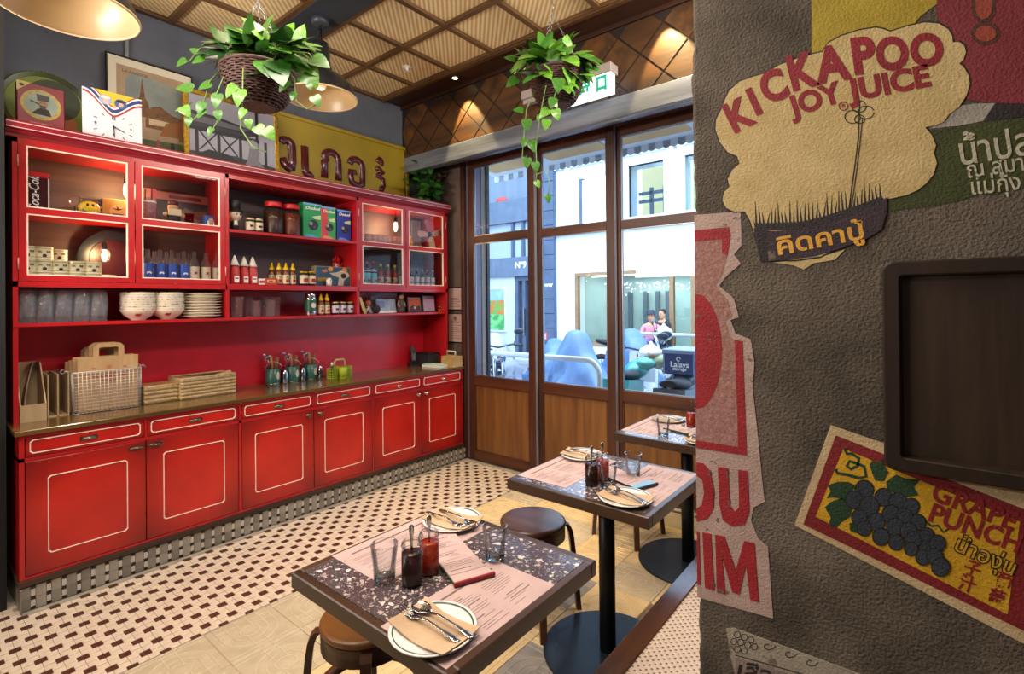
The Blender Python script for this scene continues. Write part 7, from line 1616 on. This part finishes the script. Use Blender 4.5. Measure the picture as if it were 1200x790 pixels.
# ---- railing at the kerb
m_rail = mat('galvanised_rail', '#b8c4d0', '#c8d2dc', sc=6, rough=.4, metal=.3)
def railing(label, Y, x0, x1, z, curve):
    t = thing('railing', label, 'railing', (x1, Y, -.12)); z += .12; r_ = .16; L_ = x0-x1
    top = [(L_, 0, z), (-r_, 0, z)]+[(-r_+r_*sin(a), 0, z-r_+r_*cos(a)) for a in [pi/2*k/6 for k in range(1, 7)]]+[(0, 0, 0)]
    MB().tube(top if curve else [(L_, 0, z), (0, 0, z), (0, 0, 0)], .030, 10).build('top_rail', m_rail, t)
    MB().tube([(L_, 0, z*.45), (-.02, 0, z*.45)], .022, 8).build('mid_rail', m_rail, t)
    k = 1
    while -1.6*k > L_: MB().rod((-1.6*k, 0, 0), (-1.6*k, 0, z), .024, 8).build('post', m_rail, t); k += 1
q = ony(703, 440, 4.62); railing('pale steel kerb railing with a rounded end in front of the covered motorbikes', 4.62, -9.0, q.x, .885, True)
q = ony(738, 400, 8.7); railing('pale steel railing farther across the street behind the delivery box', 8.7, q.x+4.5, q.x, .90, False)
# ---- motorbikes
m_tyre = mat('tyre', '#1c2026', rough=.8); m_chrome = mat('chrome', '#c0c8d0', rough=.15, metal=1); m_bkb = mat('bike_blue_black', '#2a3442', '#38465a', sc=4, rough=.3); m_bkw = mat('bike_white', '#c4ced8', rough=.35)
def motorbike(t, body, scooter=False):
    """wheels along x, front at +x"""
    for x in (-.62, .62):
        w_ = MB(); w_.rings([[(x+(.22+.055*cos(a))*cos(b), .045*sin(a), .28+(.22+.055*cos(a))*sin(b)) for a in [2*pi*k/8 for k in range(8)]] for b in [2*pi*j/24 for j in range(25)]], 0, True, False); w = w_.build('wheel', m_tyre, t)
        MB().lathe([(.02, -.03), (.06, -.03), (.06, .03), (.02, .03)], 14).build('hub', m_chrome, w, (x, 0, .28), (pi/2, 0, 0))
        sp = MB()
        for k in range(8): a = pi*k/4; sp.rod((x+.05*cos(a), 0, .28+.05*sin(a)), (x+.19*cos(a), 0, .28+.19*sin(a)), .008, 5)
        tag(sp.build('spokes', m_chrome, w), kind='stuff')
    for s_ in (-1, 1): MB().tube([(.62, .06*s_, .28), (.48, .06*s_, .78), (.44, .06*s_, .95)], .022, 8).build('fork', m_chrome, t)
    MB().tube([(.42, -.34, 1.0), (.46, -.2, 1.02), (.48, 0, .98), (.46, .2, 1.02), (.42, .34, 1.0)], .014, 8).build('handlebar', m_bkb, t)
    for s_ in (-1, 1):
        MB().tube([(.40, .36*s_, 1.0), (.42, .24*s_, 1.01)], .022, 8).build('grip', m_tyre, t)
        mr = MB().tube([(.46, .22*s_, 1.02), (.44, .28*s_, 1.16)], .007, 6).build('mirror_stem', m_bkb, t); MB().sphere((.43, .30*s_, 1.20), .06, 12, 8, sx=.35, sy=1.2, sz=.75).build('mirror', m_bkb, mr)
    MB().sphere((.58, 0, .86), .085, 14, 8, sx=.7).build('headlight', m_chrome, t)
    MB().rings([[(x, w_*cos(a), z+h*sin(a)) for a in [2*pi*k/12 for k in range(12)]] for x, w_, z, h in ((.40, .05, .82, .05), (.30, .13, .80, .10), (.12, .14, .78, .11), (-.05, .08, .74, .06))], 0, True).build('tank', body, t)
    MB().rings([[(x, w_*cos(a), z+h*sin(a)) for a in [2*pi*k/12 for k in range(12)]] for x, w_, z, h in ((-.02, .09, .76, .04), (-.25, .14, .76, .05), (-.55, .13, .80, .05), (-.72, .07, .83, .03))], 0, True).build('seat', m_tyre, t)
    MB().rbox(-.20, .20, -.13, .13, .28, .60, .05).build('engine', m_chrome, t); MB().tube([(.15, .15, .32), (-.2, .17, .26), (-.62, .18, .34)], [.025, .035, .045], 10).build('exhaust', m_chrome, t)
    MB().tube([(.44, 0, .9), (.2, 0, .62), (-.2, 0, .58), (-.5, 0, .74), (-.70, 0, .80)], .025, 8).build('frame_tube', m_bkb, t); MB().tube([(-.2, .12, .45), (-.62, .12, .28)], .025, 8).build('swing_arm', m_bkb, t)
    MB().rings([[(.62+.30*cos(b), w_, .28+.30*sin(b)) for w_ in (-.06, -.03, .03, .06)] for b in [.5+1.9*k/9 for k in range(10)]], 0, True, False, False).build('mudguard', body, t)
    if scooter: MB().prism([(.50, .30), (.56, .92), (.46, .98), (.38, .60), (.10, .34), (.10, .26)], .34, lambda u, v, w_: (u, w_-.17, v)).build('leg_shield', m_bkw, t); MB().prism([(-.05, .3), (-.10, .70), (-.70, .78), (-.78, .62), (-.60, .40)], .30, lambda u, v, w_: (u, w_-.15, v)).build('side_fairing', body, t)
ZS = -.119
def covered(label, m_, x, y, rz, L_, Wd, prof, seed):
    """motorbike under a draped tarpaulin"""
    t = thing('covered_motorbike', label, 'motorbike', (x, y, ZS), rz, 'motorbikes under tarpaulins'); rn = random.Random(seed); R = []; n = 30; ns = 27
    ph = [rn.uniform(0, 6.3) for _ in range(8)]
    def hz(f):
        for (a, b), (c, d) in zip(prof, prof[1:]):
            if f <= c: k = (f-a)/(c-a); k = k*k*(3-2*k); return b+(d-b)*k
        return prof[-1][1]
    for i in range(n+1):
        f = i/n; h = hz(f); X = L_*(f-.5); e = min(1, 4*f+.15, 4*(1-f)+.15); row = []
        for j in range(ns):
            u = -1+2*j/(ns-1); s_ = abs(u)
            if s_ < .30: yv = u/.30*.10; z = h-.02*(s_/.30)**2
            else: k = (s_-.30)/.70; yv = math.copysign(.10+(Wd*e-.10)*k**.75, u); z = (h-.02)*(1-k)+.10*k
            fold = .13*k_ if (k_ := max(0, s_-.25)) else 0
            q = sin(f*34+ph[0]+u*3)*fold+sin(f*19+ph[1]-u*5)*fold*1.1+sin((f+s_*.4)*55+ph[2])*fold*.5
            row.append((X+q*.3, yv+math.copysign(q, u)*1.3, max(.03, z+q*.2)))
        R.append(row)
    MB().rings(R, 0, True, False, False).build('tarpaulin', m_, t)
    for xx in (-.55*L_/1.9, .55*L_/1.9): w_ = MB(); w_.rings([[(xx+(.22+.05*cos(a))*cos(b), .045*sin(a), .275+(.22+.05*cos(a))*sin(b)) for a in [2*pi*k/8 for k in range(8)]] for b in [2*pi*j/20 for j in range(21)]], 0, True, False).build('wheel', m_tyre, t)
m_tp1 = mat('tarp_blue_grey', '#4a6a96', '#6284ae', sc=4, rough=.55); m_tp2 = mat('tarp_steel_blue', '#41628e', '#587aa4', sc=4, rough=.5); m_tp3 = mat('tarp_pale', '#8a94a4', '#a2acb8', sc=3, rough=.6)
q = ony(666, 400, 6.5); covered('motorbike under a blue grey tarpaulin peaked at the handlebar, behind the rounded railing end', m_tp1, q.x, 6.5, -.5, 2.0, .38, [(0, .55), (.25, .82), (.45, .80), (.60, 1.20), (.68, 1.18), (.80, .85), (1, .5)], 1)
q = ony(738, 400, 7.6); covered('motorbike under a steel blue tarpaulin seen behind the door post', m_tp2, q.x, 7.6, -.95, 1.9, .38, [(0, .6), (.3, 1.12), (.6, 1.18), (.78, 1.05), (1, .6)], 2)
q = ony(650, 418, 8.2); covered('motorbike under a blue tarpaulin, lower and to the rear of the peaked one', m_tp2, q.x, 8.2, -.95, 1.9, .38, [(0, .5), (.3, .80), (.6, .92), (.8, .85), (1, .45)], 3)
q = ony(578, 405, 7.6); covered('motorbike under a pale grey tarpaulin below the flower painting', m_tp3, q.x, 7.6, -.8, 2.0, .40, [(0, .5), (.3, .92), (.55, 1.02), (.75, .98), (1, .5)], 4)
q = ony(580, 420, 5.75); t = thing('motorbike', 'uncovered dark motorbike with round mirrors seen through the first door', 'motorbike', (q.x, 5.75, ZS), -.75); motorbike(t, m_bkb)
q = ony(798, 440, 5.3); t = thing('motorbike', 'white and blue scooter under the navy delivery box', 'motorbike', (q.x, 5.35, ZS), 1.75); motorbike(t, m_bkb, True)
q = ony(742, 440, 5.6); t = thing('motorbike', 'dark scooter with teal trim half hidden by the third door', 'motorbike', (q.x, 5.6, ZS), 1.75); motorbike(t, mat('teal_trim', '#2a8a8c', rough=.3), True)
q = ony(722, 385, 9.4); t = thing('motorbike', 'motorbike with purple cover parked across the street by the shop window', 'motorbike', (q.x+.4, 9.3, ZS), .3); motorbike(t, mat('purple_fairing', '#6a4a78', rough=.4))
# delivery box and bags
a, b_ = ony(777, 412, 5.3), ony(814, 441, 5.3); W = b_.x-a.x; H = a.z-b_.z
t = thing('delivery_box', 'navy delivery box with pale lettering on the scooter outside', 'box', ((a.x+b_.x)/2, 5.45, b_.z))
MB().rbox(-W/2, W/2, -.15, .25, 0, H, .012).build('body', mat('navy_canvas', '#2c3c6a', '#384a7c', sc=5, rough=.6), t); MB().rbox(-W/2-.01, W/2+.01, -.16, .26, H*.92, H+.03, .008).build('lid', mat('pale_binding', '#7a8cac', rough=.6), t)
for x in (-W/2+.008, W/2-.008): MB().box(x-.008, x+.008, -.153, -.150, 0, H*.92).build('binding', mat('pale_binding', '#7a8cac'), t)
text('Lalays', .085, m_wl, t, (.01, -.151, H*.45), FACE_Y, .002, .001); text('storage', .05, m_wl, t, (.01, -.151, H*.26), FACE_Y, .002, .0008); MB().prism(stroke([(.02*cos(a_), H*.70+.02*sin(a_)) for a_ in [2*pi*k/14 for k in range(13)]], .008), .002, lambda u, v, w_: (u, -.151-w_, v)).build('logo', m_wl, t)
def sack(label, px, py, Y, r_, m_, sz):
    q = ony(px, py, Y); t = thing('plastic_bag', label, 'bag', (q.x, Y, q.z)); rn = random.Random(int(px)); R = []
    for i in range(10):
        f = i/9; rr = r_*(sin(pi*min(f*.92+.04, 1))**.7); R.append([(rr*cos(a)*(1+rn.uniform(-.12, .12)), rr*sin(a)*(1+rn.uniform(-.12, .12)), sz*f+rn.uniform(-.01, .01)) for a in [2*pi*k/14 for k in range(14)]])
    MB().rings(R, 0, True).build('body', m_, t); MB().sphere((0, 0, sz), r_*.22, 8, 6, sz=1.4).build('knot', m_, t)
sack('white and orange plastic bag on the scooter outside', 763, 424, 5.6, .13, mat('white_orange_plastic', '#e0e4e6', '#d8a078', sc=6, rough=.4, lo=.5, hi=.62), .20)
sack('teal plastic bag beside the delivery box outside', 757, 434, 5.5, .11, mat('teal_plastic', '#3aa6a0', '#8ad0c8', sc=6, rough=.4), .16)
sack('green striped plastic bag beside the delivery box outside', 771, 432, 5.6, .10, mat('green_plastic', '#7aa04a', '#d8dccc', sc=9, rough=.4), .18)
# ---- people across the street
m_skin = mat('skin', '#c08a68', '#cb9676', sc=8, rough=.5); m_hair = mat('black_hair', '#15120f', rough=.5)
def skinmesh(name, m_, t, V, E, rad, root=0):
    me = bpy.data.meshes.new(name); me.from_pydata(V, E, []); me.materials.append(m_); o = link(name, me, t)
    s_ = o.modifiers.new('skin', 'SKIN'); s_.use_smooth_shade = True
    for i, r_ in enumerate(rad): me.skin_vertices[0].data[i].radius = r_ if isinstance(r_, tuple) else (r_, r_)
    me.skin_vertices[0].data[root].use_root = True
    u = o.modifiers.new('smooth', 'SUBSURF'); u.levels = u.render_levels = 1
    return o
def seated(label, x, y, z, rz, m_top, m_leg, hat, arm):
    """seated figure that looks along -y; origin at the seat"""
    t = thing('person', label, 'person', (x, y, z), rz)
    V = [(0, 0, .08), (0, 0, .24), (0, -.01, .42), (0, -.02, .54), (0, -.03, .62),
         (.17, -.01, .48), (.22, -.08, .26), (.14, -.30, .22), (-.17, -.01, .48), (-.22, -.08, .26), (-.14, -.30, .22+arm),
         (.09, -.05, .07), (.13, -.42, .08), (.13, -.40, -.34), (.13, -.52, -.36), (-.09, -.05, .07), (-.13, -.42, .08), (-.13, -.40, -.34), (-.13, -.52, -.36)]
    E = [(0, 1), (1, 2), (2, 3), (3, 4), (3, 5), (5, 6), (6, 7), (3, 8), (8, 9), (9, 10), (0, 11), (11, 12), (12, 13), (13, 14), (0, 15), (15, 16), (16, 17), (17, 18)]
    rad = [(.13, .10), (.125, .095), (.15, .10), (.07, .06), .048, .052, .042, .032, .052, .042, .032, .085, .062, .045, .035, .085, .062, .045, .035]
    skinmesh('body', m_skin, t, V, E, rad)
    k = 1.14; skinmesh('top', m_top, t, V[:4]+[V[5], V[6], (.17, -.2, .235), V[8], V[9], (-.17, -.2, .235+arm*.6)], [(0, 1), (1, 2), (2, 3), (3, 4), (4, 5), (5, 6), (3, 7), (7, 8), (8, 9)], [(.15, .115), (.145, .11), (.17, .115), (.085, .075), .064, .054, .046, .064, .054, .046])
    skinmesh('trousers', m_leg, t, [V[0], V[11], V[12], (.13, -.40, -.26), V[15], V[16], (-.13, -.40, -.26)], [(0, 1), (1, 2), (2, 3), (0, 4), (4, 5), (5, 6)], [(.145, .112), .098, .074, .060, .098, .074, .060])
    h = MB().rings([[(w_*cos(a), -.04+d*sin(a)+dy, zz) for a in [2*pi*j/16 for j in range(16)]] for zz, w_, d, dy in ((.60, .03, .035, -.02), (.63, .052, .065, -.015), (.67, .066, .085, 0), (.72, .074, .094, .005), (.77, .072, .092, .008), (.81, .055, .07, .01), (.83, .02, .03, .01))], 0, True).build('head', m_skin, t)
    MB().sphere((0, -.135, .700), .014, 8, 6, sz=1.6).build('nose', m_skin, h)
    for s_ in (-1, 1):
        MB().sphere((.028*s_, -.122, .724), .010, 8, 6, sz=.7).build('eye', m_ink, h); MB().sphere((.075*s_, -.03, .71), .018, 8, 6, sx=.5, sz=1.4).build('ear', m_skin, h)
        hd = MB().sphere((.14*s_, -.34, .22+(arm if s_ < 0 else 0)), .034, 10, 6, sy=1.2, sz=.6).build('hand', m_skin, t)
        for j in range(5): a = -.5+.25*j; MB().tube([(.14*s_+.03*sin(a*1.6), -.365, .22+(arm if s_ < 0 else 0)), (.14*s_+.05*sin(a*1.6), -.41+.012*abs(j-2), .215+(arm if s_ < 0 else 0)), (.14*s_+.05*sin(a*1.6), -.43+.014*abs(j-2), .20+(arm if s_ < 0 else 0))], [.009, .008, .006], 6).build('finger', m_skin, hd)
    MB().box(-.022, .022, -.128, -.120, .660, .667).build('mouth', colour('#8a4a44'), h)
    MB().rings([[(w_*cos(a), -.02+d*sin(a), zz) for a in [2*pi*j/16 for j in range(16)]] for zz, w_, d in ((.68, .070, .055), (.74, .084, .085), (.80, .078, .090), (.84, .05, .06), (.85, .015, .02))], 0, True).build('hair', m_hair, h)
    if hat: MB().lathe([(.135, .775), (.14, .782), (.088, .79), (.086, .85), (.07, .875), (.01, .88)], 20, (0, -.035, 0)).build('hat', mat('navy_hat', '#232c3e', rough=.7), t)
    for s_ in (-1, 1): MB().rings([[(.13*s_+w_*cos(a), yy, -.37+h_*sin(a)) for a in [2*pi*j/10 for j in range(10)]] for yy, w_, h_ in ((-.34, .035, .03), (-.42, .045, .04), (-.54, .042, .025), (-.58, .02, .012))], 0, True).build('shoe', m_tyre, t)
q = ony(763, 393, 10.9); seated('person in a pink top and dark brimmed hat sitting before the shop window', q.x, 10.9, .42, .35, mat('pink_cotton', '#d07a88', '#dc909c', sc=6, rough=.8), mat('denim', '#3a4a68', '#46587a', sc=10, rough=.9), True, .10)
q = ony(777, 390, 11.7); seated('dark-haired person in black sitting behind the one in pink', q.x, 11.72, .46, -.3, mat('black_cotton', '#20262e', rough=.9), mat('black_cotton', '#20262e'), False, .0)
for k, (px, Y, lb) in enumerate(((763, 10.98, 'low grey crate under the person in pink'), (777, 11.78, 'low grey crate under the person in black'))):
    q = ony(px, 393, Y); t = thing('crate', lb, 'crate', (q.x, Y, -.02)); z = (.40, .44)[k]+.0
    MB().rbox(-.22, .22, -.16, .16, 0, z, .01).build('body', mat('grey_crate', '#6c7888', rough=.7), t)
    for j in range(4): MB().box(-.222, .222, -.163, -.160, .05+.09*j, .10+.09*j).build('slat', mat('crate_slat', '#8894a4', rough=.7), t)
sack('pale shopping bag held before the person in black', 778, 400, 10.75, .20, mat('straw_bag', '#b0aa8c', '#c4c0a8', sc=8, rough=.7), .34)
